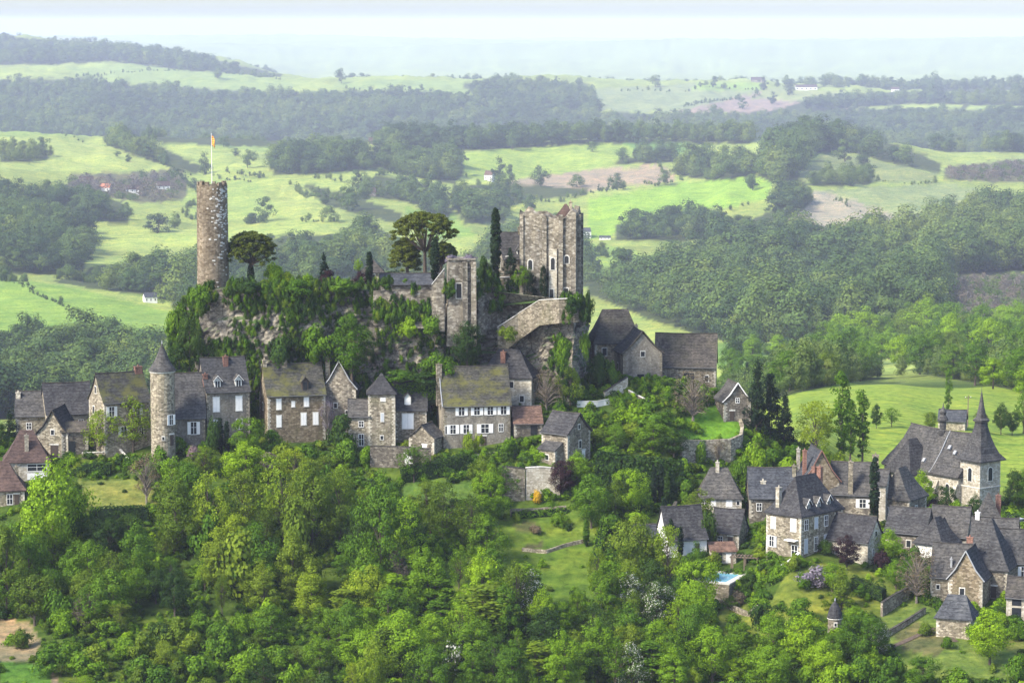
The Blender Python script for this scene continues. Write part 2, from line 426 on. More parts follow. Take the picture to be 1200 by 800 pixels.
DS = np.concatenate([np.arange(380, 760, 1.5), 760 * 1.0065 ** np.arange(0, 440), 13250 * 1.03 ** np.arange(0, 52)])
DS = np.unique(np.round(DS, 2))
colx = sorted(PROF)
zcol = np.zeros((len(colx), len(DS)))
for ci, cx_ in enumerate(colx):
    pts = PROF[cx_]
    dd = [p[0] for p in pts] + [f[0] for f in FAR]
    zz = [p[0] * slope(p[1]) for p in pts] + [f[1] for f in FAR]
    z = np.interp(DS, dd, zz)
    # round the corners of the profile a little (less where the terraces are)
    k = np.array([1, 2, 3, 2, 1.0]); k /= k.sum()
    zs = np.convolve(np.pad(z, 2, mode='edge'), k, mode='valid')
    far_ = np.clip((DS - 700) / 200, 0, 1)
    for _ in range(3):
        zs2 = np.convolve(np.pad(zs, 2, mode='edge'), k, mode='valid')
        zs = zs * (1 - far_) + zs2 * far_
    zcol[ci] = zs
NA = 620
AMAX = 0.38
AS = np.linspace(-AMAX, AMAX, NA)
ca = np.array([(c - 600) / FPX for c in colx])
def catmull(x):
    """smooth weights across the columns"""
    out = np.zeros((len(x), len(ca)))
    for r, v in enumerate(x):
        v = min(max(v, ca[0]), ca[-1] - 1e-9)
        i = int(np.searchsorted(ca, v, side='right') - 1)
        t = (v - ca[i]) / (ca[i + 1] - ca[i])
        t = t * t * (3 - 2 * t)
        out[r, i], out[r, i + 1] = 1 - t, t
    return out
ZT = catmull(AS) @ zcol                        # (NA, ND)

def fnoise(x, y, s, seed=0.0):
    """cheap smooth value noise on arrays"""
    x = x / s + seed * 17.13; y = y / s + seed * 7.77
    def h(i, j):
        v = np.sin(i * 127.1 + j * 311.7 + seed * 74.7) * 43758.5453
        return v - np.floor(v)
    i, j = np.floor(x), np.floor(y)
    f, g = x - i, y - j
    f, g = f * f * (3 - 2 * f), g * g * (3 - 2 * g)
    return (h(i, j) * (1 - f) + h(i + 1, j) * f) * (1 - g) + (h(i, j + 1) * (1 - f) + h(i + 1, j + 1) * f) * g - 0.5

AA, DD = np.meshgrid(AS, DS, indexing='ij')
XX = AA * DD
amp = np.interp(DD, [380, 600, 900, 1500, 3500, 8000, 60000], [0.25, 0.4, 0.8, 2.5, 9.0, 14.0, 20.0])
ZT = ZT + amp * (fnoise(XX, DD, 9, 1) * 0.35 + fnoise(XX, DD, 40, 2) * np.clip((DD - 560) / 300, 0, 1) + fnoise(XX, DD, 170, 3) * np.clip((DD - 900) / 600, 0, 1) * 1.2)

# broad swells in the valley country
ZT = ZT + 13 * fnoise(XX, DD, 430, 8) * np.clip((DD - 1900) / 700, 0, 1) * np.clip((9500 - DD) / 2000, 0, 1)
ZT = ZT + 34 * (fnoise(XX, DD, 850, 9) + 0.4 * fnoise(XX, DD, 330, 10)) * np.clip((DD - 5600) / 1400, 0, 1) * np.clip((13500 - DD) / 2500, 0, 1)
# low ranges fading out towards the horizon
ZT = ZT + np.clip((DD - 14000) / 6000, 0, 1) * (170 * np.clip(fnoise(XX, DD, 4200, 5) + 0.25, 0, 1) + 60 * fnoise(XX, DD, 1300, 6)) * np.clip(1.4 - DD / 45000, 0.4, 1)

def ground_z(x, y):
    """height of the land at world x, y (scalars)"""
    a = min(max(x / y, -AMAX), AMAX - 1e-6)
    fi = (a + AMAX) / (2 * AMAX) * (NA - 1)
    i = min(int(fi), NA - 2); f = fi - i
    j = min(max(int(np.searchsorted(DS, y, side='right') - 1), 0), len(DS) - 2)
    g = min(max((y - DS[j]) / (DS[j + 1] - DS[j]), 0), 1)
    return float((ZT[i, j] * (1 - f) + ZT[i + 1, j] * f) * (1 - g) + (ZT[i, j + 1] * (1 - f) + ZT[i + 1, j + 1] * f) * g)

def ground_z_np(x, y):
    a = np.clip(x / y, -AMAX, AMAX - 1e-6)
    fi = (a + AMAX) / (2 * AMAX) * (NA - 1)
    i = np.minimum(fi.astype(int), NA - 2); f = fi - i
    j = np.clip(np.searchsorted(DS, y, side='right') - 1, 0, len(DS) - 2)
    g = np.clip((y - DS[j]) / (DS[j + 1] - DS[j]), 0, 1)
    return (ZT[i, j] * (1 - f) + ZT[i + 1, j] * f) * (1 - g) + (ZT[i, j + 1] * (1 - f) + ZT[i + 1, j + 1] * f) * g

def ground(px, py, d0=400, d1=None):
    """where the view through a photo pixel first meets the land beyond d0 metres"""
    a, s = azim(px, py), slope(py)
    fi = min(max((a + AMAX) / (2 * AMAX) * (NA - 1), 0), NA - 1.001)
    i = int(fi); f = fi - i
    zc = ZT[i] * (1 - f) + ZT[i + 1] * f
    diff = zc - DS * s
    idx = np.nonzero((DS >= d0) & (diff >= 0))[0]
    if len(idx) == 0 or (d1 and DS[idx[0]] > d1):
        D = d1 or 3000.0
        return Vector((a * D, D, float(np.interp(D, DS, zc))))
    j = int(idx[0])
    D = DS[j]
    if j > 0 and DS[j - 1] >= d0 and diff[j - 1] < 0:
        t = -diff[j - 1] / (diff[j] - diff[j - 1])
        D = DS[j - 1] + t * (DS[j] - DS[j - 1])
    return Vector((a * D, D, float(D * s) if diff[j] < 5 else float(np.interp(D, DS, zc))))

def project(x, y, z):
    """photo pixel of world points (arrays)"""
    v_ = z / y
    w = (v_ * CP + SP) / (CP - v_ * SP)          # image-plane height
    px = 600 + FPX * (x / y) * (CP + w * SP)
    return px, 400 - w * FPX

def in_poly(px, py, poly):
    inside = np.zeros(px.shape, bool)
    n = len(poly)
    for k in range(n):
        x0, y0 = poly[k]; x1, y1 = poly[(k + 1) % n]
        c = ((y0 > py) != (y1 > py)) & (px < (x1 - x0) * (py - y0) / (y1 - y0 + 1e-9) + x0)
        inside ^= c
    return inside

# woods: outline of the ground they stand on, distance range, spacing, mean height, kind
WOODS = [
 ([(-480,500),(-480,385),(0,390),(60,385),(130,388),(205,390),(235,405),(260,500)], 1250, 1545, 7.0, 13.5, 'w'),
 ([(-480,322),(-480,205),(0,212),(40,222),(60,246),(103,252),(106,296),(95,322),(30,322),(0,320)], 1700, 2330, 7.5, 13, 'w'),
 ([(38,222),(90,222),(150,240),(152,262),(100,258),(60,246)], 1900, 2500, 7.5, 12, 'w'),
 ([(60,330),(96,322),(108,312),(200,304),(250,294),(285,286),(330,276),(400,274),(430,262),(470,280),(500,292),(540,300),(560,290),(600,264),(660,262),(690,285),(700,335),(420,345),(240,372),(205,365),(200,352)], 1500, 2250, 9.0, 14, 'w'),
 ([(690,345),(692,322),(720,312),(760,305),(800,292),(860,275),(900,268),(960,270),(1010,264),(1060,258),(1100,243),(1150,232),(1680,230),(1680,318),(1200,318),(1110,322),(1095,350),(1110,385),(1680,385),(1680,402),(1180,402),(1000,402),(870,404),(830,396),(760,374)], 1500, 2420, 8.2, 16, 'w'),
 ([(1100,320),(1680,316),(1680,386),(1110,388),(1095,350)], 1500, 2200, 9.5, 8, 's'),
 ([(80,205),(215,198),(222,232),(180,238),(80,228)], 2150, 2800, 12, 10, 's'),
 ([(0,180),(55,180),(57,188),(0,190)], 2300, 2800, 8, 10, 'w'),
 ([(118,152),(150,155),(205,180),(240,198),(228,204),(180,190),(120,168)], 2300, 3000, 8, 13, 'w'),
 ([(0,140),(140,140),(200,158),(330,162),(420,164),(420,172),(300,172),(190,168),(120,152),(0,152)], 2600, 3150, 12, 10, 'w'),
 ([(312,180),(420,176),(445,186),(440,198),(400,202),(350,205),(320,205)], 2250, 2900, 8, 14, 'w'),
 ([(356,216),(420,230),(470,250),(470,262),(430,254),(380,240)], 2100, 2700, 10, 12, 'w'),
 ([(424,208),(470,206),(520,222),(532,246),(520,262),(490,240),(450,232),(412,236)], 2000, 2700, 9.5, 13, 'w'),
 ([(440,176),(545,176),(545,204),(530,215),(470,205),(440,195)], 2400, 2950, 8, 14, 'w'),
 ([(530,215),(600,215),(690,222),(690,228),(600,236),(590,262),(545,262),(530,240)], 2050, 2650, 9, 12, 'w'),
 ([(440,168),(560,170),(700,163),(880,163),(880,169),(700,168),(545,177),(440,175)], 2700, 3150, 9, 15, 'w'),
 ([(883,204),(888,178),(905,162),(960,150),(1005,158),(1060,172),(1105,193),(1100,203),(1050,193),(992,177),(965,178),(948,186),(936,204),(912,217)], 2350, 3250, 7.0, 16, 'w'),
 ([(905,222),(935,206),(955,228),(948,240),(900,272),(880,272),(880,258),(915,240)], 2100, 2600, 7.5, 13, 'w'),
 ([(722,264),(790,256),(880,256),(882,276),(800,282),(722,282)], 1900, 2400, 8, 12, 'w'),
 ([(790,205),(800,190),(880,182),(884,206),(840,212)], 2350, 2900, 8, 14, 'w'),
 ([(945,214),(1020,208),(1022,216),(948,220)], 2350, 2800, 7, 10, 'w'),
 ([(1105,196),(1200,186),(1680,186),(1680,214),(1200,214),(1110,212)], 2450, 3000, 10, 9, 's'),
 ([(1080,170),(1680,165),(1680,180),(1100,178)], 2750, 3300, 8, 14, 'w'),
 ([(720,186),(790,182),(792,190),(722,193)], 2350, 2900, 8, 12, 'w'),
 # the far plateau
 ([(-480,178),(-480,98),(0,95),(90,92),(140,98),(240,104),(340,108),(345,170),(200,178)], 3600, 4560, 10.5, 16, 'w'),
 ([(-480,76),(-480,38),(0,42),(60,48),(130,52),(230,66),(335,88),(320,96),(230,84),(130,72),(60,76)], 4750, 6300, 12, 18, 'w'),
 ([(330,178),(335,110),(400,108),(480,106),(560,113),(600,160),(600,178)], 3600, 4750, 10.5, 16, 'w'),
 ([(540,178),(560,112),(540,100),(600,92),(690,100),(700,118),(700,178)], 3600, 5000, 10.5, 16, 'w'),
 ([(690,180),(690,132),(790,134),(880,132),(1000,128),(1100,128),(1680,125),(1680,192),(690,192)], 3600, 4500, 10.5, 16, 'w'),
 ([(900,132),(960,112),(1060,108),(1680,104),(1680,122),(1200,124),(1060,122),(990,128)], 4100, 5300, 12, 17, 'w'),
 ([(690,103),(1680,98),(1680,106),(690,110)], 4850, 5500, 20, 15, 'w'),
 ([(390,99),(690,98),(690,102),(390,103)], 4650, 5300, 24, 15, 'w'),
]
WOODS += [([(90,612),(700,612),(720,450),(90,446)], 640, 1330, 9.0, 11.0, 'n')]   # the back slope of the castle hill
WOODS += [([(836,480),(845,425),(925,402),(962,408),(1005,388),(1040,366),(1110,372),(1215,374),(1680,374),(1680,470),(1215,462),(1150,450),(1090,440),(1010,446),(962,454),(905,468)], 815, 1180, 6.0, 10.5, 'n')]
# single-row hedges and tree lines: path, distance range, spacing, height
HEDGES = [
 ([(78,160),(120,168),(200,196),(330,214),(410,228)], 2200, 3000, 9, 4),
 ([(0,183),(60,183)], 2300, 2900, 6, 9),
 ([(320,206),(400,214),(520,206)], 2100, 2800, 10, 7),
 ([(700,282),(800,258),(880,240)], 2000, 2500, 14, 4),
 ([(600,240),(700,226),(790,214)], 2200, 2700, 9, 6),
 ([(965,226),(1062,258)], 2100, 2600, 9, 2.5),
 ([(950,213),(1100,214)], 2300, 2800, 9, 3.5),
 ([(20,332),(60,352),(100,368)], 1450, 1800, 8, 3),
 ([(0,330),(40,328),(95,330),(200,350)], 1550, 1850, 7, 7),
 ([(250,262),(330,262),(430,258)], 2000, 2500, 9, 7),
 ([(860,418),(1000,424)], 1200, 1520, 8, 8),
 ([(240,206),(300,208),(345,214)], 2200, 2900, 9, 5),
 ([(215,252),(330,262),(400,262)], 2000, 2600, 7, 6),
 ([(205,200),(240,232),(215,250)], 2100, 2800, 9, 5),
 ([(330,214),(405,238)], 2100, 2800, 8, 6),
 ([(545,208),(590,236)], 2100, 2800, 8, 7),
 ([(765,188),(800,212)], 2200, 2900, 10, 4),
 ([(690,106),(800,108),(900,106)], 4200, 5200, 16, 9),
 ([(790,132),(890,110)], 4100, 5000, 14, 6),
 ([(90,92),(240,82),(340,98)], 4200, 5200, 22, 8),
 ([(400,104),(560,112)], 4200, 5000, 14, 9),
 ([(680,300),(740,306),(770,304)], 1750, 2300, 9, 7),
]
WOODS = [(p, a, b, sp * (1.5 if 1250 <= a < 2600 and k == 'w' else 1.3 if k == 'w' else 1), h * (1.28 if 1250 <= a < 2600 and k == 'w' else 1.1 if k == 'w' else 1), k) for p, a, b, sp, h, k in WOODS]
WOODS = [(p, FD(a), FD(b), sp * FD((a + b) / 2) * 2 / (a + b), h * FD((a + b) / 2) * 2 / (a + b), k) for p, a, b, sp, h, k in WOODS]
HEDGES = [(p, FD(a), FD(b), sp * FD((a + b) / 2) * 2 / (a + b), h * FD((a + b) / 2) * 2 / (a + b)) for p, a, b, sp, h in HEDGES]
# fields and lawns: outline, distance range, true colour of the ground
FIELDS = [
 ([(-480,330),(0,326),(30,328),(100,340),(210,368),(210,390),(-480,390)], 1380, 1900, (0.165, 0.26, 0.045)),
 ([(545,180),(640,168),(722,164),(765,186),(650,204),(600,212),(545,208)], 2250, 3000, (0.22, 0.30, 0.055)),
 ([(722,164),(810,168),(795,186),(765,186)], 2250, 3000, (0.115, 0.21, 0.05)),
 ([(575,216),(650,204),(770,192),(792,206),(790,213),(700,222),(590,238)], 2200, 2800, (0.27, 0.215, 0.155)),
 ([(690,234),(800,214),(905,205),(900,232),(760,262),(690,282)], 2000, 2600, (0.19, 0.31, 0.04)),
 ([(905,268),(945,226),(966,223),(1064,257),(1010,266),(960,270)], 2050, 2600, (0.27, 0.245, 0.185)),
 ([(966,223),(1110,214),(1170,226),(1064,257)], 2050, 2700, (0.19, 0.235, 0.10)),
 ([(925,214),(968,178),(1100,204),(1100,213),(950,213)], 2250, 2950, (0.17, 0.205, 0.08)),
 ([(1100,205),(1130,190),(1200,182),(1200,196)], 2400, 3100, (0.21, 0.27, 0.08)),
 ([(80,80),(190,72),(345,97),(335,108),(240,104),(140,98),(90,92)], 4200, 5200, (0.20, 0.265, 0.08)),
 ([(390,103),(400,94),(560,94),(560,113),(480,106)], 4250, 5000, (0.20, 0.27, 0.08)),
 ([(690,105),(810,98),(900,104),(800,132),(690,130)], 4100, 5000, (0.19, 0.23, 0.11)),
 ([(815,97),(895,96),(890,106),(812,106)], 4500, 5200, (0.21, 0.31, 0.06)),
 ([(790,132),(890,108),(1010,122),(990,130),(880,132)], 4100, 5000, (0.25, 0.19, 0.165)),
 ([(820,430),(820,402),(905,402),(905,430)], 1250, 1560, (0.11, 0.19, 0.04)),
 ([(240,186),(312,190),(320,205),(250,204)], 2300, 3000, (0.25, 0.31, 0.075)),
 ([(208,206),(300,212),(330,250),(250,262),(215,250)], 2000, 2800, (0.215, 0.285, 0.07)),
 ([(330,214),(405,236),(400,258),(330,256)], 2000, 2700, (0.25, 0.30, 0.08)),
 ([(60,160),(120,168),(200,196),(240,226),(120,200),(0,198),(0,160)], 2300, 3000, (0.26, 0.315, 0.085)),
 ([(470,242),(530,250),(540,262),(560,275),(500,282)], 1950, 2500, (0.17, 0.27, 0.05)),
 ([(684,284),(740,292),(760,306),(700,320),(684,310)], 1750, 2300, (0.20, 0.29, 0.06)),
 ([(0,150),(120,150),(200,164),(330,168),(330,180),(110,160),(0,160)], 2500, 3200, (0.20, 0.275, 0.07)),
 ([(880,116),(1010,124),(1000,108),(900,104)], 4300, 5100, (0.23, 0.265, 0.10)),
 ([(1080,122),(1200,118),(1680,118),(1680,128),(1100,130)], 4100, 5000, (0.25, 0.32, 0.09)),
 # the hill itself
 ([(850,480),(905,470),(1000,440),(1680,440),(1680,640),(1100,600),(850,560)], 572, 960, (0.175, 0.245, 0.034)),
 ([(88,600),(92,562),(182,562),(184,592),(172,600)], 520, 550, (0.150, 0.165, 0.042)),
 ([(470,592),(470,566),(555,562),(560,590)], 520, 545, (0.07, 0.13, 0.025)),
 ([(570,660),(580,600),(610,588),(705,592),(712,640),(694,706),(648,712),(585,690)], 480, 542, (0.088, 0.138, 0.018)),
 ([(505,700),(515,660),(560,650),(575,690),(540,720)], 480, 530, (0.075, 0.12, 0.018)),
 ([(818,690),(850,698),(893,716),(905,700),(920,672),(962,660),(1012,664),(1060,690),(1040,722),(985,720),(930,722),(905,745),(850,745)], 465, 520, (0.115, 0.145, 0.024)),
 ([(1030,722),(1062,700),(1100,716),(1130,748),(1190,752),(1215,800),(1080,800),(1020,770)], 440, 500, (0.10, 0.145, 0.030)),
 ([(1046,742),(1075,728),(1118,750),(1100,768),(1060,762)], 440, 500, (0.105, 0.105, 0.045)),
 ([(1160,745),(1215,752),(1215,785)], 440, 500, (0.155, 0.17, 0.045)),
 ([(-20,722),(34,728),(46,750),(44,776),(-20,772)], 460, 510, (0.20, 0.165, 0.105)),
 ([(18,782),(56,774),(72,805),(16,805)], 440, 490, (0.19, 0.15, 0.105)),
 ([(60,735),(180,722),(330,735),(420,760),(400,800),(120,812),(70,790)], 440, 512, (0.062, 0.104, 0.014)),
 ([(0,776),(60,778),(60,812),(0,812)], 440, 500, (0.07, 0.15, 0.02)),
 ([(798,520),(798,494),(826,478),(856,466),(872,500),(866,516)], 553, 580, (0.115, 0.235, 0.022)),
 ([(600,613),(628,610),(632,621),(604,624)], 500, 540, (0.085, 0.09, 0.035)),
 ([(612,641),(634,635),(638,641),(614,647)], 490, 540, (0.09, 0.085, 0.04)),
]
FIELDS = [(p, FD(a), FD(b), c) for p, a, b, c in FIELDS]
LAWN_POLYS = [f for f in FIELDS if f[2] < 960 and f[1] < 960 and f[3] != (0.062, 0.104, 0.014)]

PXs, PYs = project(XX, DD, ZT)
colv = np.zeros(XX.shape + (4,), np.float32)
colv[..., 3] = 1
hill_ground = np.array((0.048, 0.082, 0.012)); far_grass = np.array((0.225, 0.28, 0.070))
wfar = np.clip((DD - 1000) / 300, 0, 1)[..., None]
colv[..., :3] = hill_ground * (1 - wfar) + far_grass * wfar
patch = (fnoise(XX, DD, 120, 11) + fnoise(XX, DD, 55, 12) * 0.6)[..., None]
colv[..., :3] *= 1 + 0.35 * patch * wfar
def paint(mask, c, k=1.0):
    colv[mask, :3] = colv[mask, :3] * (1 - k) + np.array(c, np.float32) * k
for poly, d0, d1, c in FIELDS:
    paint(in_poly(PXs, PYs, poly) & (DD > d0) & (DD < d1), c)
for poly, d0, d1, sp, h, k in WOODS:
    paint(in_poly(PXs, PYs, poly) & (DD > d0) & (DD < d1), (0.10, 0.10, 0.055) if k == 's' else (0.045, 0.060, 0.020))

m, nt = new_mat('ground_cover')
at = nt.nodes.new('ShaderNodeAttribute'); at.attribute_name = 'ground_colour'
tc = nt.nodes.new('ShaderNodeTexCoord')
n1 = N(nt, 'ShaderNodeTexNoise', {'Vector': (tc, 'Object'), 'Scale': 0.55, 'Detail': 8.0, 'Roughness': 0.7})
n2 = N(nt, 'ShaderNodeTexNoise', {'Vector': (tc, 'Object'), 'Scale': 0.035, 'Detail': 6.0, 'Roughness': 0.6})
mp = N(nt, 'ShaderNodeMapping', {'Vector': (tc, 'Object'), 'Scale': (0.02, 0.34, 0.02), 'Rotation': (0, 0, 0.5)})
n3 = N(nt, 'ShaderNodeTexNoise', {'Vector': mp, 'Scale': 1.0, 'Detail': 3.0})
r1 = ramp(nt, n1, [(0.3, (0.42, 0.47, 0.4)), (0.52, (1.0, 1.0, 1.0)), (0.72, (1.5, 1.38, 1.25))])
r2 = ramp(nt, n2, [(0.3, (0.78, 0.85, 0.85)), (0.7, (1.22, 1.12, 1.0))])
r3 = ramp(nt, n3, [(0.34, (0.74, 0.80, 0.78)), (0.66, (1.22, 1.15, 1.06))])
n4 = N(nt, 'ShaderNodeTexNoise', {'Vector': (tc, 'Object'), 'Scale': 0.16, 'Detail': 7.0, 'Roughness': 0.75})
r4 = ramp(nt, n4, [(0.34, (0.68, 0.80, 0.7)), (0.5, (1.0, 1.0, 1.0)), (0.66, (1.32, 1.12, 1.1))])
cg = mixc(nt, 1.0, mixc(nt, 1.0, mixc(nt, 1.0, mixc(nt, 1.0, at, r1, 'MULTIPLY'), r2, 'MULTIPLY'), r3, 'MULTIPLY'), r4, 'MULTIPLY')
finish(nt, cg, 0.95, n1, 0.8, 0.5, 0.1)
M['ground'] = m

nd = len(DS)
vv = np.stack([XX, DD, ZT], -1).reshape(-1, 3)
ii, jj = np.meshgrid(np.arange(NA - 1), np.arange(nd - 1), indexing='ij')
b0 = (ii * nd + jj).ravel()
faces = np.stack([b0, b0 + nd, b0 + nd + 1, b0 + 1], -1)
def np_mesh(name, verts, faces_, mat, smooth=False):
    me = bpy.data.meshes.new(name)
    nv, nf = len(verts), len(faces_)
    k = faces_.shape[1]
    me.vertices.add(nv); me.loops.add(nf * k); me.polygons.add(nf)
    me.vertices.foreach_set('co', np.ascontiguousarray(verts, np.float32).ravel())
    me.loops.foreach_set('vertex_index', np.ascontiguousarray(faces_, np.int32).ravel())
    me.polygons.foreach_set('loop_start', np.arange(0, nf * k, k, dtype=np.int32))
    if smooth:
        me.polygons.foreach_set('use_smooth', np.ones(nf, bool))
    if mat is not None:
        for q in (mat if isinstance(mat, (list, tuple)) else [mat]):
            me.materials.append(q)
    me.update(calc_edges=True)
    return me
me = np_mesh('terrain', vv, faces, M['ground'], True)
ca_ = me.color_attributes.new('ground_colour', 'FLOAT_COLOR', 'POINT')
ca_.data.foreach_set('color', colv.reshape(-1))
terrain = tag(link('terrain', me), kind='structure')

# ------------------------------------------------------------------ foliage meshes
def leaf_quads(cent, nrm, size, rng, aspect=0.7):
    """one small bent-free quad per leaf: centres (n,3), normals (n,3), sizes (n,)"""
    n = len(cent)
    nrm = nrm / (np.linalg.norm(nrm, axis=1, keepdims=True) + 1e-9)
    t = rng.normal(size=(n, 3))
    t -= nrm * (t * nrm).sum(1, keepdims=True)
    t /= np.linalg.norm(t, axis=1, keepdims=True) + 1e-9
    b = np.cross(nrm, t)
    s = size[:, None] * 0.5
    v = np.stack([cent - t * s, cent - b * s * aspect, cent + t * s, cent + b * s * aspect], 1).reshape(-1, 3)
    f = np.arange(n * 4).reshape(-1, 4)
    return v, f

def crown_points(seed, shape, nclump, per, Wd, H, z0, leaf, clump_r, jit=0.36, hollow=0.35, droop=0.0, lumpy=1.0):
    """leaf clumps spread through the volume of a crown; returns centres, normals, sizes and the clump centres"""
    rng = np.random.default_rng(seed)
    def prof(t):
        if shape == 'round': return np.sqrt(np.clip(1 - (2 * t - 1) ** 2, 0, 1))
        if shape == 'egg': return np.sqrt(np.clip(1 - (1.6 * t - 0.6 - 0.0) ** 2, 0, 1)) * np.clip(t * 6, 0, 1) ** 0.5 if False else np.clip(np.sin(np.pi * np.clip(t, 0, 1) ** 0.75), 0, 1) ** 0.7
        if shape == 'cone': return np.clip(1.02 - t, 0, 1) ** 0.85
        if shape == 'column': return np.clip(np.sin(np.pi * np.clip(t * 0.92 + 0.06, 0, 1)), 0, 1) ** 0.45
        if shape == 'flame': return np.clip(np.sin(np.pi * np.clip(t, 0, 1) ** 0.6), 0, 1) ** 0.8
        if shape == 'umbrella': return np.where(t < 0.45, 0.35 + 1.4 * t, np.sqrt(np.clip(1 - ((t - 0.45) / 0.56) ** 2, 0, 1)))
        if shape == 'dome': return np.sqrt(np.clip(1 - t ** 2.2, 0, 1))
        return np.ones_like(t)
    t = rng.random(nclump * 3)
    keep = rng.random(nclump * 3) < prof(t) + 0.15
    t = t[keep][:nclump]
    n = len(t)
    th = rng.random(n) * 2 * np.pi
    rr = prof(t) * (hollow + (1 - hollow) * np.sqrt(rng.random(n))) * Wd / 2
    lump = 1 + lumpy * 0.30 * np.sin(th * 2 + seed + t * 2) + lumpy * 0.18 * np.sin(th * 3 + t * 6 + seed * 2)
    rr = np.maximum(rr * lump - clump_r * 0.3, 0)
    cc = np.stack([rr * np.cos(th), rr * np.sin(th), z0 + t * H], 1)
    cr = clump_r * (1 - 0.55 * lumpy + 1.05 * lumpy * rng.random(n))
    k = per
    idx = np.repeat(np.arange(n), k)
    d = rng.normal(size=(n * k, 3))
    d[:, 2] += 0.25
    d /= np.linalg.norm(d, axis=1, keepdims=True)
    rad = cr[idx] * (0.45 + 0.6 * rng.random(n * k) ** 0.6)
    pos = cc[idx] + d * rad[:, None] * np.array([1, 1, 0.8])
    axis = np.stack([np.zeros(n * k), np.zeros(n * k), z0 + 0.45 * H + 0 * rad], 1)
    outw = pos - axis
    outw /= np.linalg.norm(outw, axis=1, keepdims=True) + 1e-9
    nrm = d * 0.75 + outw * 0.7 + rng.normal(size=d.shape) * jit
    if droop: pos[:, 2] -= droop * rng.random(n * k)
    sz = leaf * (0.6 + 0.8 * rng.random(n * k))
    return pos, nrm, sz, cc, rng

def crown_mesh(name, mat, *args, **kw):
    pos, nrm, sz, cc, rng = crown_points(*args, **kw)
    v, f = leaf_quads(pos, nrm, sz, rng)
    return np_mesh(name, v, f, mat), cc

def scatter(name, pts, yaw, scl, idx, protos):
    """one object of kind stuff that sets small plants of a few forms on given points"""
    me = bpy.data.meshes.new(name)
    n = len(pts)
    me.vertices.add(n)
    me.vertices.foreach_set('co', np.asarray(pts, np.float32).ravel())
    for nm, ty, dat in (('yaw', 'FLOAT_VECTOR', np.stack([0 * yaw, 0 * yaw, yaw], 1)), ('scl', 'FLOAT_VECTOR', scl), ('pick', 'INT', idx)):
        a = me.attributes.new(nm, ty, 'POINT')
        if ty == 'INT': a.data.foreach_set('value', np.asarray(dat, np.int32))
        else: a.data.foreach_set('vector', np.asarray(dat, np.float32).ravel())
    o = link(name, me)
    c = bpy.data.collections.new(name + '_forms')
    for p in protos: c.objects.link(p)
    g = bpy.data.node_groups.new(name + '_scatter', 'GeometryNodeTree')
    g.interface.new_socket('Geometry', in_out='INPUT', socket_type='NodeSocketGeometry')
    g.interface.new_socket('Geometry', in_out='OUTPUT', socket_type='NodeSocketGeometry')
    gi, go = g.nodes.new('NodeGroupInput'), g.nodes.new('NodeGroupOutput')
    ci = g.nodes.new('GeometryNodeCollectionInfo')
    ci.inputs['Collection'].default_value = c
    ci.inputs['Separate Children'].default_value = True
    ci.inputs['Reset Children'].default_value = True
    ip = g.nodes.new('GeometryNodeInstanceOnPoints')
    ip.inputs['Pick Instance'].default_value = True
    def attr(nm, ty):
        q = g.nodes.new('GeometryNodeInputNamedAttribute')
        q.data_type = ty
        q.inputs['Name'].default_value = nm
        return q.outputs['Attribute']
    g.links.new(gi.outputs[0], ip.inputs['Points'])
    g.links.new(ci.outputs[0], ip.inputs['Instance'])
    g.links.new(attr('pick', 'INT'), ip.inputs['Instance Index'])
    g.links.new(attr('yaw', 'FLOAT_VECTOR'), ip.inputs['Rotation'])
    g.links.new(attr('scl', 'FLOAT_VECTOR'), ip.inputs['Scale'])
    g.links.new(ip.outputs[0], go.inputs[0])
    md = o.modifiers.new('scatter', 'NODES')
    md.node_group = g
    return tag(o, kind='stuff')

def proto(name, me):
    return bpy.data.objects.new(name, me)

FARTREES = []
for k in range(12):
    sh = ['round', 'egg', 'round', 'egg', 'dome', 'flame'][k % 6]
    me, _ = crown_mesh('far_tree_form', LEAF[['wood_far', 'wood_light', 'wood_dark'][k // 6 if k < 6 else (1 if k % 2 else 2)] if k >= 6 else LEAF and 'wood_far'], 100 + k, sh, 17, 120, [9.5, 8.5, 10, 7.5, 9.5, 6.5][k % 6], 11.0, 1.6, 0.62, 2.3, jit=0.2)
    FARTREES.append(proto('form_%02d' % k, me))
SCRUB = []
for k in range(3):
    me, _ = crown_mesh('scrub_form', LEAF['wood_scrub'] if k else LEAF['wood_far'], 130 + k, 'round', 26, 14, 8, 8, 1.2, 0.9, 1.6, jit=0.9)
    SCRUB.append(proto('scrub_%02d' % k, me))

rs = np.random.default_rng(5)
def wood_points(poly, d0, d1, sp, hgt):
    x0 = -0.36 * d1; x1 = 0.36 * d1
    gx, gy = np.meshgrid(np.arange(x0, x1, sp), np.arange(d0, d1, sp))
    gx = gx.ravel() + rs.uniform(-0.48, 0.48, gx.size) * sp
    gy = gy.ravel() + rs.uniform(-0.48, 0.48, gy.size) * sp
    gz = ground_z_np(gx, gy)
    px, py = project(gx, gy, gz)
    k = in_poly(px, py, poly) & (np.abs(gx / gy) < 0.36)
    tall = max(q[1] for q in poly) - min(q[1] for q in poly)
    if tall > 24:
        k &= in_poly(px, py - np.minimum(hgt * FPX / gy * 0.8, 0.4 * tall), poly)
    # a ragged edge
    k &= (fnoise(gx, gy, 30, 21) > -0.46)
    return np.stack([gx[k], gy[k], gz[k] - 0.3], 1)
wp, sp_ = [], []
for poly, d0, d1, sp, h, kd in WOODS:
    q = wood_points(poly, d0, d1, sp, h)
    if kd in 'wn': wp.append((q, h))
    else: sp_.append((q, h))
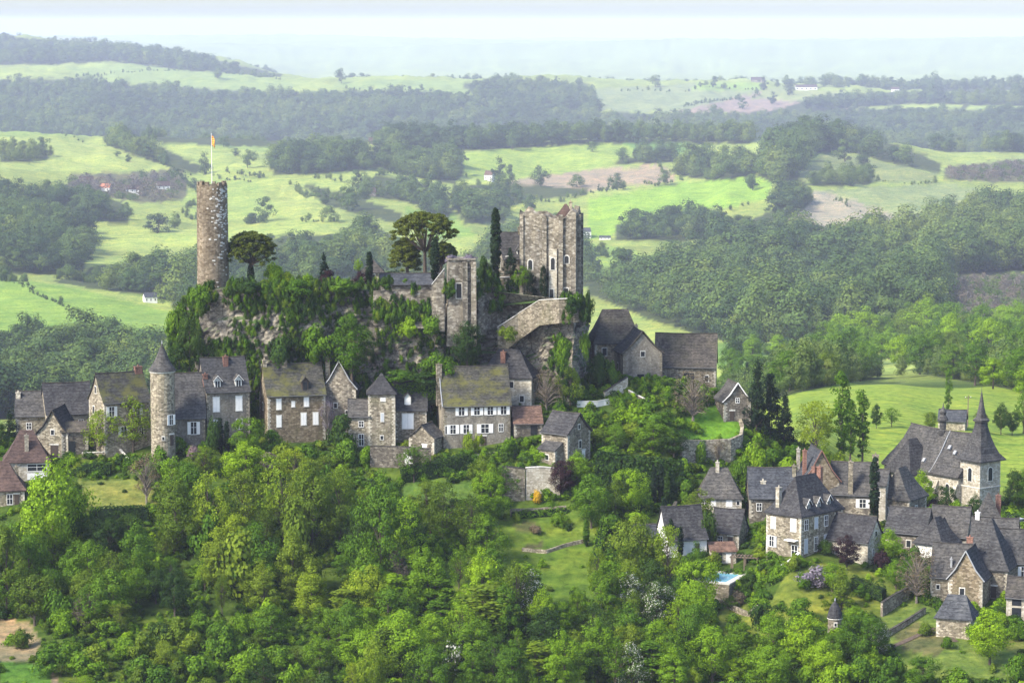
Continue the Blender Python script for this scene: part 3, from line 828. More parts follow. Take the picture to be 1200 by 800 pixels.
for path, d0, d1, sp, h in HEDGES:
    for (xa, ya), (xb, yb) in zip(path, path[1:]):
        A, B = ground(xa, ya, d0), ground(xb, yb, d0)
        L = (A - B).length
        if L > 2500: continue
        sp2 = sp * 0.5
        for q in range(int(L / sp2) + 1):
            t = (q + rs.random()) * sp2 / max(L, 1)
            if t > 1 or fnoise(np.array([A.x + (B.x - A.x) * t]), np.array([A.y + (B.y - A.y) * t]), 55, 61)[0] < -0.2: continue
            x, y = A.x + (B.x - A.x) * t + rs.normal() * 1.5, A.y + (B.y - A.y) * t + rs.normal() * 1.5
            wp.append((np.array([[x, y, ground_z(x, y) - 0.3]]), h * rs.uniform(0.4, 1.0) * (2.0 if rs.random() < 0.12 else 1)))
def place_wood(name, lst, protos):
    pts = np.concatenate([q for q, h in lst])
    hh = np.concatenate([np.full(len(q), h) for q, h in lst])
    n = len(pts)
    big = fnoise(pts[:, 0], pts[:, 1], 45, 31)
    s = hh / 13.0 * (0.62 + 0.75 * rs.random(n) ** 1.4 + 0.5 * big)
    wd = s * (0.85 + 0.35 * rs.random(n))
    wd = wd * np.where(hh > 13, 1.22, 1.0)
    wd = np.maximum(wd, 0.45 * np.minimum(1, hh / 6))
    scl = np.stack([wd, wd, s], 1)
    pick = rs.integers(0, len(protos), n)
    if len(protos) == 12:
        # stands of one sort of tree: pale young growth, dark oak, the common mix
        st = fnoise(pts[:, 0], pts[:, 1], 160, 51) + 0.5 * fnoise(pts[:, 0], pts[:, 1], 60, 52) + rs.normal(size=n) * 0.16
        six = rs.integers(0, 6, n)
        pale = np.array([7, 9, 11])[rs.integers(0, 3, n)]; dark = np.array([6, 8, 10])[rs.integers(0, 3, n)]
        pick = np.where(st > 0.17, pale, np.where(st < -0.22, dark, six))
    print('SCATTER', name, n)
    return scatter(name, pts, rs.random(n) * 2 * np.pi, scl, pick, protos)
place_wood('valley_woodland', wp, FARTREES)
place_wood('bare_scrub', sp_, SCRUB)
# ------------------------------------------------------------------ builders for houses and walls
def jit(p, a, sc=0.9):
    n = mnoise.noise_vector(Vector(p) * sc)
    return (p[0] + n.x * a * 0.5, p[1] + n.y * a * 0.5, p[2] + n.z * a)

def roof_gable(mb, w, d, h, rh, axis='x', ov=0.3, eo=0.4, t=0.22, flare=0.85, sag=0.12, seed=0, x0=None, y0=0.0):
    """two slopes with thickness, a soft kick at the eaves and a slightly sagging ridge; axis = direction of the ridge"""
    L, S = (w, d) if axis == 'x' else (d, w)
    half = S / 2
    side = [(-half - eo, h - 0.12 - eo * 0.35), (-half * 0.62, h + rh * 0.38 * flare), (-half * 0.3, h + rh * 0.70 * (0.5 + flare / 2)), (0, h + rh)]
    top = side + [(-a, b) for a, b in reversed(side[:-1])]
    n = max(3, int(L / 1.5))
    rings = []
    for k in range(n + 1):
        s = -L / 2 - ov + (L + 2 * ov) * k / n
        f = math.sin(PI * k / n)
        loop = [(a, b - sag * f * (0.4 + 0.6 * (b - h) / rh)) for a, b in top] + [(a * 0.995, b - t - sag * f * 0.5) for a, b in reversed(top)]
        pts = []
        for a, b in loop:
            p = (s, a + half + y0, b) if axis == 'x' else (a, s + L / 2 + y0, b)
            p = jit((p[0] + seed * 3.1, p[1], p[2]), 0.10)
            pts.append((p[0] - seed * 3.1 + (x0 or 0), p[1], p[2]))
        rings.append(pts)
    mb.ring(rings)

def roof_hip(mb, w, d, h, rh, ridge=None, o=0.4, flare=0.82, seed=0, x0=0.0, y0=0.0, sag=0.08):
    """four slopes; ridge runs along the longer side, ridge=0 makes a pyramid"""
    lng_x = w >= d
    if ridge is None: ridge = abs(w - d) + 0.3 * min(w, d)
    rx, ry = (ridge, 0.12) if lng_x else (0.12, ridge)
    def rect(W_, D_, z, k=4):
        c = [(-W_ / 2, -D_ / 2), (W_ / 2, -D_ / 2), (W_ / 2, D_ / 2), (-W_ / 2, D_ / 2)]
        out = []
        for i in range(4):
            a, b = c[i], c[(i + 1) % 4]
            for q in range(k):
                s = q / k
                p = jit((a[0] + (b[0] - a[0]) * s + seed * 2.7, a[1] + (b[1] - a[1]) * s + d / 2, z), 0.09)
                out.append((p[0] - seed * 2.7 + x0, p[1] + y0, p[2]))
        return out
    rings = [rect(w + 2 * o, d + 2 * o, h - 0.38), rect(w + 2 * o, d + 2 * o, h - 0.16)]
    for t in (0.22, 0.45, 0.72, 1.0):
        zz = h - 0.16 + (rh + 0.16) * (t * flare + (1 - flare) * t * t) if t < 1 else h + rh
        rings.append(rect(w + 2 * o + (rx - w - 2 * o) * t, d + 2 * o + (ry - d - 2 * o) * t, zz))
    mb.ring(rings)

def roof_cone(mb, r, h, rh, n=18, o=0.3, dome=False):
    if dome:
        prof = [(r + o, h - 0.2), (r + o, h), (r * 0.98, h + rh * 0.28), (r * 0.80, h + rh * 0.52), (r * 0.5, h + rh * 0.76), (r * 0.15, h + rh * 0.93), (0.05, h + rh)]
    else:
        prof = [(r + o, h - 0.2), (r + o, h - 0.05), (r * 0.80, h + rh * 0.20), (r * 0.52, h + rh * 0.45), (r * 0.25, h + rh * 0.74), (0.04, h + rh)]
    mb.lathe(prof, n)

FACE = {'f': lambda w, d, t, y0: ((-w / 2, y0), (1, 0), w), 'r': lambda w, d, t, y0: ((w / 2, y0), (0, 1), d),
        'l': lambda w, d, t, y0: ((-w / 2, y0 + d), (0, -1), d), 'b': lambda w, d, t, y0: ((w / 2, y0 + d), (-1, 0), w)}

def face_box(mb, fr, u0, u1, z0, z1, n0, n1, mi=0):
    """box on a wall face: u along the wall, n outward"""
    (ox, oy), (dx, dy), L = fr
    nx, ny = dy, -dx
    vs = []
    for z in (z0, z1):
        for u, n in ((u0, n0), (u1, n0), (u1, n1), (u0, n1)):
            vs.append((ox + dx * u + nx * n, oy + dy * u + ny * n, z))
    mb.add(vs, [(0, 1, 2, 3), (7, 6, 5, 4), (3, 2, 6, 7), (1, 0, 4, 5), (2, 1, 5, 6), (0, 3, 7, 4)], mi)

def arch_prism(mb, fr, u, z, w, hh, n0, n1, rise=0.5, k=6):
    (ox, oy), (dx, dy), L = fr
    nx, ny = dy, -dx
    pts = [(u - w / 2, z), (u + w / 2, z)]
    for q in range(k + 1):
        a = PI * q / k
        pts.append((u + w / 2 * math.cos(a), z + hh - w * rise + w * rise * math.sin(a)))
    rings = [[(ox + dx * a + nx * n, oy + dy * a + ny * n, b) for a, b in pts] for n in (n0, n1)]
    mb.ring(rings)

def opening(parent, fr, u, z, w, hh, style, trim=None):
    """a window or door on a wall: frame, glass, shutters each its own piece"""
    L = fr[2]
    u = u * L
    if style in ('g', 'gs', 'gsg'):
        b = MB(); f = 0.09
        face_box(b, fr, u - w / 2 - f, u - w / 2, z - f, z + hh + f, -0.05, 0.07)
        face_box(b, fr, u + w / 2, u + w / 2 + f, z - f, z + hh + f, -0.05, 0.07)
        face_box(b, fr, u - w / 2, u + w / 2, z + hh, z + hh + f, -0.05, 0.069)
        face_box(b, fr, u - w / 2, u + w / 2, z - f, z, -0.05, 0.13)
        face_box(b, fr, u - 0.04, u + 0.04, z, z + hh, -0.05, 0.055)
        face_box(b, fr, u - w / 2, u - 0.04, z + hh * 0.55, z + hh * 0.55 + 0.06, -0.05, 0.05)
        face_box(b, fr, u + 0.04, u + w / 2, z + hh * 0.55, z + hh * 0.55 + 0.06, -0.05, 0.05)
        o = b.build('window', M['white'], parent)
        for s in (-1, 1):
            p = MB(); face_box(p, fr, u + s * w / 4 - w / 4, u + s * w / 4 + w / 4, z, z + hh, -0.03, 0.02)
            p.build('pane', M['glass'], o)
        if style != 'g':
            for s in (-1, 1):
                q = MB()
                c = u + s * (w / 2 + f + w * 0.27)
                face_box(q, fr, c - w * 0.25, c + w * 0.25, z - 0.05, z + hh + 0.05, 0.02, 0.09)
                q.build('shutter', M['white'] if style == 'gs' else M['grey_paint'], o)
    elif style in ('s', 'sg'):
        b = MB()
        face_box(b, fr, u - w / 2 - 0.12, u + w / 2 + 0.12, z - 0.14, z, -0.05, 0.12)
        face_box(b, fr, u - w / 2 - 0.12, u + w / 2 + 0.12, z + hh, z + hh + 0.18, -0.05, 0.05)
        for s in (-1, 1): face_box(b, fr, u + s * (w / 2 + 0.06) - 0.06, u + s * (w / 2 + 0.06) + 0.06, z, z + hh, -0.05, 0.045)
        o = b.build('window', M['pale_stone'], parent)
        for s in (-1, 1):
            q = MB()
            face_box(q, fr, u + s * w / 4 - w / 4 + 0.015, u + s * w / 4 + w / 4 - 0.015, z, z + hh, -0.02, 0.07)
            q.build('shutter', M['white'] if style == 's' else M['grey_paint'], o)
    elif style in ('d', 'arch'):
        b = MB()
        if style == 'arch':
            arch_prism(b, fr, u, z - 0.12, w + 0.4, hh + 0.35, -0.05, 0.05)
        else:
            face_box(b, fr, u - w / 2 - 0.15, u + w / 2 + 0.15, z - 0.15, z + hh + 0.2, -0.05, 0.05)
        o = b.build('window', M['pale_stone'] if trim is None else trim, parent)
        p = MB()
        if style == 'arch': arch_prism(p, fr, u, z, w, hh, -0.04, 0.08)
        else: face_box(p, fr, u - w / 2, u + w / 2, z, z + hh, -0.04, 0.08)
        p.build('pane', M['glass'], o)
    elif style in ('door', 'wdoor', 'garage', 'archw', 'dark'):
        b = MB()
        if style == 'archw': arch_prism(b, fr, u, z, w, hh, -0.05, 0.08)
        else: face_box(b, fr, u - w / 2, u + w / 2, z, z + hh, -0.05, 0.08)
        o = b.build('door', {'door': M['dark_wood'], 'dark': M['glass']}.get(style, M['white']), parent)  # dark style: flat dark slab painted in for the shade inside an open bay
        if style != 'dark':
            q = MB(); face_box(q, fr, u + w * 0.32, u + w * 0.38, z + hh * 0.45, z + hh * 0.52, 0.08, 0.13)
            q.build('handle', M['iron'], o)
            q = MB(); face_box(q, fr, u - w / 2 - 0.2, u + w / 2 + 0.2, z + hh + 0.02, z + hh + 0.3, -0.05, 0.06)
            q.build('lintel', M['pale_stone'], o)

def chimney(roof, x, y, z0, z1, sw=0.9, sd=0.6, mat='rubble', pots=1):
    b = MB()
    b.box(x - sw / 2, x + sw / 2, y - sd / 2, y + sd / 2, z0, z1)
    b.box(x - sw / 2 - 0.08, x + sw / 2 + 0.08, y - sd / 2 - 0.08, y + sd / 2 + 0.08, z1 + 0.002, z1 + 0.16)
    for k in range(pots):
        px_ = x + (k - (pots - 1) / 2) * 0.42
        b.lathe([(0.14, z1 + 0.15), (0.15, z1 + 0.3), (0.11, z1 + 0.55)], 7, px_, y)
    return b.build('chimney', M[mat], roof)

def dormer(root, u, w, d, h, rh, dw=1.2, dh=1.7, y_in=0.5, z0=0.15, roofm='slate', style='g', barge=False, face='f', gable=0.9):
    """a roof window with its own little gable; stands on the front slope (or the right-hand slope of a turned house)"""
    fr = FACE[face](w, d, 0, 0)
    (ox, oy), (dx, dy), L = fr
    nx, ny = dy, -dx
    ux = u * L
    def T(a, n, z): return (ox + dx * (ux + a) - nx * n, oy + dy * (ux + a) - ny * n, z)
    zb = h + z0
    dep = min(d if face == 'f' else w, 2 * dh + 2) * 0.5
    b = MB()
    prof = [(-dw / 2, zb - 0.6), (dw / 2, zb - 0.6), (dw / 2, zb + dh), (0, zb + dh + gable * 0.8), (-dw / 2, zb + dh)]
    b.ring([[T(a, n, z) for a, z in prof] for n in (y_in, y_in + dep)])
    o = b.build('dormer', M['white_render'] if style != 'dk' else M['dark_wood'], root)
    r = MB()
    pr = [(-dw / 2 - 0.25, zb + dh - 0.2), (0, zb + dh + gable), (dw / 2 + 0.25, zb + dh - 0.2), (dw / 2 + 0.25, zb + dh - 0.05), (0, zb + dh + gable + 0.18), (-dw / 2 - 0.25, zb + dh - 0.05)]
    r.ring([[T(a, n, z) for a, z in pr] for n in (y_in - 0.3, y_in + dep + 0.3)])
    r.build('dormer_roof', M[roofm], o)
    if barge:
        q = MB()
        for s in (-1, 1):
            pr = [(s * (dw / 2 + 0.32), zb + dh - 0.22), (0, zb + dh + gable + 0.02), (0, zb + dh + gable + 0.16), (s * (dw / 2 + 0.32), zb + dh - 0.08)]
            if s < 0: pr = pr[::-1]
            q.ring([[T(a, n, z) for a, z in pr] for n in (y_in - 0.36, y_in - 0.302)])
        q.build('bargeboard', M['white'], o)
    g = MB()
    vs = [T(a, n, z) for n in (y_in - 0.04, y_in + 0.1) for a, z in ((-dw * 0.32, zb + 0.15), (dw * 0.32, zb + 0.15), (dw * 0.32, zb + dh - 0.1), (-dw * 0.32, zb + dh - 0.1))]
    g.add(vs, [(0, 1, 2, 3), (7, 6, 5, 4), (0, 4, 5, 1), (1, 5, 6, 2), (2, 6, 7, 3), (3, 7, 4, 0)])
    g.build('pane', M['white'] if style == 's' else M['glass'], o)
    if style == 'g':
        g = MB()
        vs = [T(a, n, z) for n in (y_in - 0.06, y_in + 0.1) for a, z in ((-0.04, zb + 0.15), (0.04, zb + 0.15), (0.04, zb + dh - 0.1), (-0.04, zb + dh - 0.1))]
        g.add(vs, [(0, 1, 2, 3), (7, 6, 5, 4), (0, 4, 5, 1), (1, 5, 6, 2), (2, 6, 7, 3), (3, 7, 4, 0)])
        g.build('glazing_bar', M['white'], o)
    return o

SEEDN = [0]
HOUSES = []          # (px, py, half width px): where plants must not stand
def place(px, py, D=None, rot=0.0, d0=400):
    """base point and heading; rot is measured from facing the camera"""
    p = P(px, py, D) if D else ground(px, py, d0)
    th = math.radians(rot) - math.atan2(p.x, p.y)
    return p, th

def house(name, label, px, py, w, d, h, roof, rh, roofm, wallm, rot=0.0, D=None, feats=(), ridge=None, chim=(), dorm=(), cat='house', group=None, eo=0.4, flare=0.85, found=4.0, verge=None, d0=400, ov=0.25):
    p, th = place(px, py, D, rot, d0)
    root = empty(name, p, th, label, cat, group)
    SEEDN[0] += 1
    sd = SEEDN[0]
    HOUSES.append((p.x, p.y, max(w, d) * 0.62, -math.sin(th) * d / 2, math.cos(th) * d / 2))
    b = MB()
    if roof == 'gx':
        prof = [(0, -found), (0, h - 0.12), (d * 0.19, h + rh * 0.38 * flare - 0.3), (d * 0.35, h + rh * 0.70 * (0.5 + flare / 2) - 0.34), (d / 2, h + rh - 0.42), (d * 0.65, h + rh * 0.70 * (0.5 + flare / 2) - 0.34), (d * 0.81, h + rh * 0.38 * flare - 0.3), (d, h - 0.12), (d, -found)]
        b.ring([[(x, y, z) for y, z in prof] for x in (-w / 2, w / 2)])
    elif roof == 'gy':
        prof = [(-w / 2, -found), (w / 2, -found), (w / 2, h - 0.12), (w * 0.31, h + rh * 0.38 * flare - 0.3), (w * 0.15, h + rh * 0.70 * (0.5 + flare / 2) - 0.34), (0, h + rh - 0.42), (-w * 0.15, h + rh * 0.70 * (0.5 + flare / 2) - 0.34), (-w * 0.31, h + rh * 0.38 * flare - 0.3), (-w / 2, h - 0.12)]
        b.ring([[(x, y, z) for x, z in prof] for y in (0, d)])
    elif roof == 'shed':
        prof = [(0, -found), (0, h), (d, h + rh), (d, -found)]
        b.ring([[(x, y, z) for y, z in prof] for x in (-w / 2, w / 2)])
    else:
        b.box(-w / 2, w / 2, 0, d, -found, h - 0.1)
    b.build('wall', M[wallm], root)
    r = MB()
    if roof == 'gx': roof_gable(r, w, d, h, rh, 'x', ov=ov, eo=eo, flare=flare, seed=sd)
    elif roof == 'gy': roof_gable(r, w, d, h, rh, 'y', ov=ov, eo=eo, flare=flare, seed=sd)
    elif roof == 'shed':
        r.ring([[(x, -0.35, h - 0.1), (x, d + 0.1, h + rh + 0.12), (x, d + 0.1, h + rh + 0.32), (x, -0.35, h + 0.1)] for x in (-w / 2 - 0.25, w / 2 + 0.25)])
    else: roof_hip(r, w, d, h, rh, ridge, o=eo, flare=flare if flare != 0.85 else 0.80, seed=sd)
    ro = r.build('roof', M[roofm], root)
    if w > 3.5 and cat != 'farmhouse':
        # larger dressed stones up the corners, gutter under the eaves
        if wallm in ('rubble', 'rubble_brown', 'rubble_dark', 'cream', 'grey_render'):
            q = MB(); rg = random.Random(sd)
            for (cx_, sx), (cy2, sy) in (((-w / 2, 1), (0, 1)), ((w / 2, -1), (0, 1)), ((-w / 2, 1), (d, -1)), ((w / 2, -1), (d, -1))):
                z, k = 0.0, 0
                while z < h - 0.5:
                    hh = rg.uniform(0.28, 0.42); a, b_ = (0.62, 0.34) if k % 2 else (0.34, 0.62)
                    x0, x1 = sorted((cx_ - sx * 0.03, cx_ + sx * a * rg.uniform(0.8, 1.2))); y0, y1 = sorted((cy2 - sy * 0.03, cy2 + sy * b_ * rg.uniform(0.8, 1.2)))
                    q.box(x0, x1, y0, y1, z + 0.02, z + hh); z += hh; k += 1
            tag(q.build('corner_stones', M['cream'] if wallm != 'grey_render' else M['rubble'], root), kind='stuff')
        if roof == 'gx':
            for y in (-eo - 0.06, d + eo + 0.06):
                q = MB(); q.tube([(-w / 2 - ov, y, h - 0.2 - eo * 0.35), (w / 2 + ov, y, h - 0.26 - eo * 0.35)], [0.075, 0.075], 6); q.build('gutter', M['gutter'], ro)
    # ridge course, a touch paler than the slope
    q = MB()
    if roof == 'gx': q.tube([(-w / 2 - ov + (w + 2 * ov) * k / 6, d / 2, h + rh - 0.12 * math.sin(PI * k / 6) + 0.02) for k in range(7)], [0.13] * 7, 5)
    elif roof == 'gy': q.tube([(0, -ov + (d + 2 * ov) * k / 6, h + rh - 0.12 * math.sin(PI * k / 6) + 0.02) for k in range(7)], [0.13] * 7, 5)
    if q.v: q.build('ridge_course', M['lauze'], ro)
    if verge:
        # pale or coloured verge strips along the slopes of one end
        vm, ends = verge
        for e in ends:
            q = MB()
            if roof == 'gx':
                x = (-w / 2 - ov - 0.05) if e == 'l' else (w / 2 + ov + 0.05)
                q.tube([(x, -eo, h - 0.2), (x, d * 0.19, h + rh * 0.38 * flare + 0.03), (x, d / 2, h + rh + 0.05)], [0.13] * 3, 4)
                q.tube([(x, d + eo, h - 0.2), (x, d * 0.81, h + rh * 0.38 * flare + 0.03), (x, d / 2, h + rh + 0.06)], [0.13] * 3, 4)
            else:
                y = -ov - 0.05
                q.tube([(-w / 2 - eo, y, h - 0.2), (-w * 0.31, y, h + rh * 0.38 * flare + 0.03), (0, y, h + rh + 0.05)], [0.14] * 3, 4)
                q.tube([(w / 2 + eo, y, h - 0.2), (w * 0.31, y, h + rh * 0.38 * flare + 0.03), (0, y, h + rh + 0.06)], [0.14] * 3, 4)
            q.build('verge', M[vm], ro)
    for (x, y, z1, sw, sdp, cm) in chim:
        chimney(ro, (x - 0.5) * w, y * d, h - 0.5, h + rh + z1, sw, sdp, cm)
    for ft in feats:
        fr = FACE[ft[0]](w, d, 0, 0)
        opening(root, fr, *ft[1:])
    for dm in dorm:
        dormer(root, dm[0], w, d, h, rh, roofm=roofm, **dm[1])
    return root

def wall_run(name, label, pts, hgt, th=0.5, mat='rubble', coping=None, found=2.5, cat='wall', D=None, top=None, stepx=1.2):
    """a masonry wall along ground points seen at photo pixels"""
    W3 = [Vector(q) if len(q) == 3 and isinstance(q, Vector) else (P(q[0], q[1], q[2]) if len(q) == 3 else ground(q[0], q[1])) for q in pts]
    o0 = sum(W3, Vector()) / len(W3)
    root = empty(name, W3[0], 0, label, cat)
    b, c = MB(), MB()
    hs = hgt if isinstance(hgt, (list, tuple)) else [hgt] * len(W3)
    rings, crings = [], []
    for k in range(len(W3) - 1):
        A, B = W3[k] - W3[0], W3[k + 1] - W3[0]
        n = max(1, int((B - A).length / stepx))
        dirv = (B - A); dirv.z = 0; dirv.normalize()
        nv = Vector((-dirv.y, dirv.x, 0)) * th / 2
        for q in range(n + (1 if k == len(W3) - 2 else 0)):
            t = q / n
            p = A.lerp(B, t)
            hh = hs[k] + (hs[k + 1] - hs[k]) * t
            zj = mnoise.noise((p + W3[0]) * 0.5) * 0.12
            lo, hi = p.z - found, p.z + hh + (zj if not coping else 0)
            e = mnoise.noise((p + W3[0]) * 0.8) * 0.08
            nn = nv * (1 + e)
            rings.append([(p + nn + Vector((0, 0, 0))).to_tuple()[:2] + (lo,), (p - nn).to_tuple()[:2] + (lo,), (p - nn * 0.9).to_tuple()[:2] + (hi,), (p + nn * 0.9).to_tuple()[:2] + (hi,)])
            cn = nv * 1.15
            crings.append([(p + cn).to_tuple()[:2] + (hi + 0.003,), (p - cn).to_tuple()[:2] + (hi + 0.003,), (p - cn).to_tuple()[:2] + (hi + 0.12,), (p + cn).to_tuple()[:2] + (hi + 0.12,)])
    b.ring(rings)
    b.build('masonry', M[mat], root)
    if coping:
        c.ring(crings)
        c.build('coping', M[coping], root)
    return root
# ------------------------------------------------------------------ the castle rock
ROCK = [(196,600,440,392),(200,588,452,382),(212,574,462,352),(230,566,468,341),(262,562,470,338),(330,560,472,337),(400,561,472,337),(430,562,470,341),(445,561,468,362),(480,561,470,366),(520,561,470,374),(545,562,470,380),(572,566,468,386),(592,567,462,388),(615,567,456,370),(634,564,452,356),(655,561,448,353),(674,561,444,353),(684,566,440,353),(689,578,438,353),(684,600,445,353),(600,612,450,345),(400,612,450,340),(250,612,450,340)]
def build_rock():
    ring = []
    n = len(ROCK)
    dense = []
    for k in range(n):
        a, b = ROCK[k], ROCK[(k + 1) % n]
        A, B = P(a[0], a[2], a[1]), P(b[0], b[2], b[1])
        L = (Vector((A.x, A.y)) - Vector((B.x, B.y))).length
        m_ = max(1, int(L / (0.75 if k < 19 else 3)))
        for q in range(m_):
            t = q / m_
            dense.append([a[i] + (b[i] - a[i]) * t for i in range(4)])
    rows = 44
    nd_ = len(dense)
    base = [P(x, y0, D) for x, D, y0, y1 in dense]
    ztop = [slope(y1) * D for x, D, y0, y1 in dense]
    cen = sum(base, Vector()) / nd_
    mb = MB()
    verts = np.zeros((rows + 3, nd_, 3))
    for i in range(nd_):
        p, q = base[(i + 1) % nd_], base[i - 1]
        tdir = (p - q); tdir.z = 0; tdir.normalize()
        out = Vector((tdir.y, -tdir.x, 0))
        if out.dot(base[i] - cen) < 0 and False: out = -out
        b = base[i]
        zt = ztop[i]
        z0 = b.z - 6
        for r in range(rows + 1):
            t = r / rows
            z = z0 + (zt - z0) * t
            P3 = Vector((b.x, b.y, z))
            big = mnoise.noise(Vector((P3.x * 0.09, P3.y * 0.09, P3.z * 0.05))) * 2.4
            medn = mnoise.noise(Vector((P3.x * 0.38, P3.y * 0.38, P3.z * 0.16))) * 1.0
            # bedding: ledges and undercut bands that run along the cliff
            zz = z + mnoise.noise(Vector((b.x * 0.06, b.y * 0.06, 3))) * 1.5
            lay = mnoise.noise(Vector((7.3 + b.x * 0.03, 1.1, zz * 0.6))) * 0.7 + (0.35 if (zz * 0.9) % 1.0 > 0.72 else 0) * (0.4 + mnoise.noise(Vector((b.x * 0.12, 4, zz * 0.3))))
            crack = -0.8 * max(0, mnoise.noise(Vector((b.x * 0.55, b.y * 0.55, z * 0.06))) - 0.25)
            fine = mnoise.noise(P3 * 1.3) * 0.34 + (abs(mnoise.noise(Vector((P3.x * 0.8, P3.y * 0.8, P3.z * 1.6)))) - 0.25) * 0.9
            env = min(1, (1 - t) * 6 + 0.25)
            off = (big + medn + lay + fine) * env + crack * 1.5
            off += (1 - t) * 1.4                    # wider at the foot
            v = P3 + out * (off - 1.2)
            verts[r, i] = v
        # a ledge, then the plateau behind the ramparts
        v = Vector(verts[rows, i])
        hid = 434 < dense[i][0] < 628 and b.y < 570
        zp = slope(337) * b.y if hid else zt + 0.25
        q1, q2 = v - out * (6.0 if hid else 1.4), v - out * (7.0 if hid else 2.4)
        verts[rows + 1, i] = (q1.x, q1.y, zt + 0.15)
        verts[rows + 2, i] = (q2.x, q2.y, zp - 0.2)
    rr, cc = np.meshgrid(np.arange(rows + 2), np.arange(nd_), indexing='ij')
    a = (rr * nd_ + cc).ravel(); b2 = (rr * nd_ + (cc + 1) % nd_).ravel()
    f = np.stack([a, b2, b2 + nd_, a + nd_], -1)
    V = verts.reshape(-1, 3)
    faces_ = [tuple(x) for x in f]
    faces_.append(tuple((rows + 2) * nd_ + k for k in range(nd_)))
    me = bpy.data.meshes.new('castle_rock')
    me.from_pydata([tuple(v) for v in V], [], faces_)
    bm = bmesh.new(); bm.from_mesh(me)
    bmesh.ops.recalc_face_normals(bm, faces=bm.faces[:])
    bmesh.ops.triangulate(bm, faces=[q for q in bm.faces if len(q.verts) > 4])
    bm.to_mesh(me); bm.free()
    return me, verts, dense
def rock_mat():
    m, nt = new_mat('limestone_cliff')
    tc = nt.nodes.new('ShaderNodeTexCoord')
    mp = N(nt, 'ShaderNodeMapping', {'Vector': (tc, 'Object'), 'Scale': (0.10, 0.10, 0.75)})
    n1 = N(nt, 'ShaderNodeTexNoise', {'Vector': mp, 'Scale': 1.0, 'Detail': 8.0, 'Roughness': 0.65})
    n2 = N(nt, 'ShaderNodeTexNoise', {'Vector': (tc, 'Object'), 'Scale': 0.28, 'Detail': 8.0, 'Roughness': 0.7})
    n3 = N(nt, 'ShaderNodeTexNoise', {'Vector': (tc, 'Object'), 'Scale': 1.4, 'Detail': 6.0, 'Roughness': 0.75})
    base = ramp(nt, n1, [(0.3, (0.12, 0.108, 0.09)), (0.47, (0.235, 0.212, 0.172)), (0.6, (0.36, 0.318, 0.25)), (0.75, (0.47, 0.42, 0.335))])
    lich = ramp(nt, n2, [(0.38, (0.28, 0.28, 0.29)), (0.52, (0.80, 0.80, 0.80)), (0.66, (1.15, 1.13, 1.08))])
    fine = ramp(nt, n3, [(0.3, (0.55, 0.55, 0.55)), (0.6, (1.1, 1.1, 1.1))])
    mpc = N(nt, 'ShaderNodeMapping', {'Vector': (tc, 'Object'), 'Scale': (0.55, 0.55, 0.9)})
    vc = N(nt, 'ShaderNodeTexVoronoi', {'Vector': mpc, 'Scale': 1.0}, feature='DISTANCE_TO_EDGE')
    crk = ramp(nt, vc, [(0.0, (0.30, 0.29, 0.28)), (0.07, (1, 1, 1))])
    col = mixc(nt, 1.0, mixc(nt, 1.0, mixc(nt, 1.0, base, lich, 'MULTIPLY'), fine, 'MULTIPLY'), crk, 'MULTIPLY')
    ge = nt.nodes.new('ShaderNodeNewGeometry')
    sx = N(nt, 'ShaderNodeSeparateXYZ', {0: (ge, 'Normal')})
    up = ramp(nt, sx.outputs['Z'], [(0.45, (0, 0, 0)), (0.75, (1, 1, 1))])
    col = mixc(nt, up, col, (0.05, 0.085, 0.022))
    finish(nt, col, 0.95, n3, 0.8, 0.3, 0.1)
    return m
M['rock'] = rock_mat()
rock_me, ROCKV, ROCKD = build_rock()
rock_me.materials.append(M['rock'])
tag(link('castle_rock', rock_me), kind='structure')

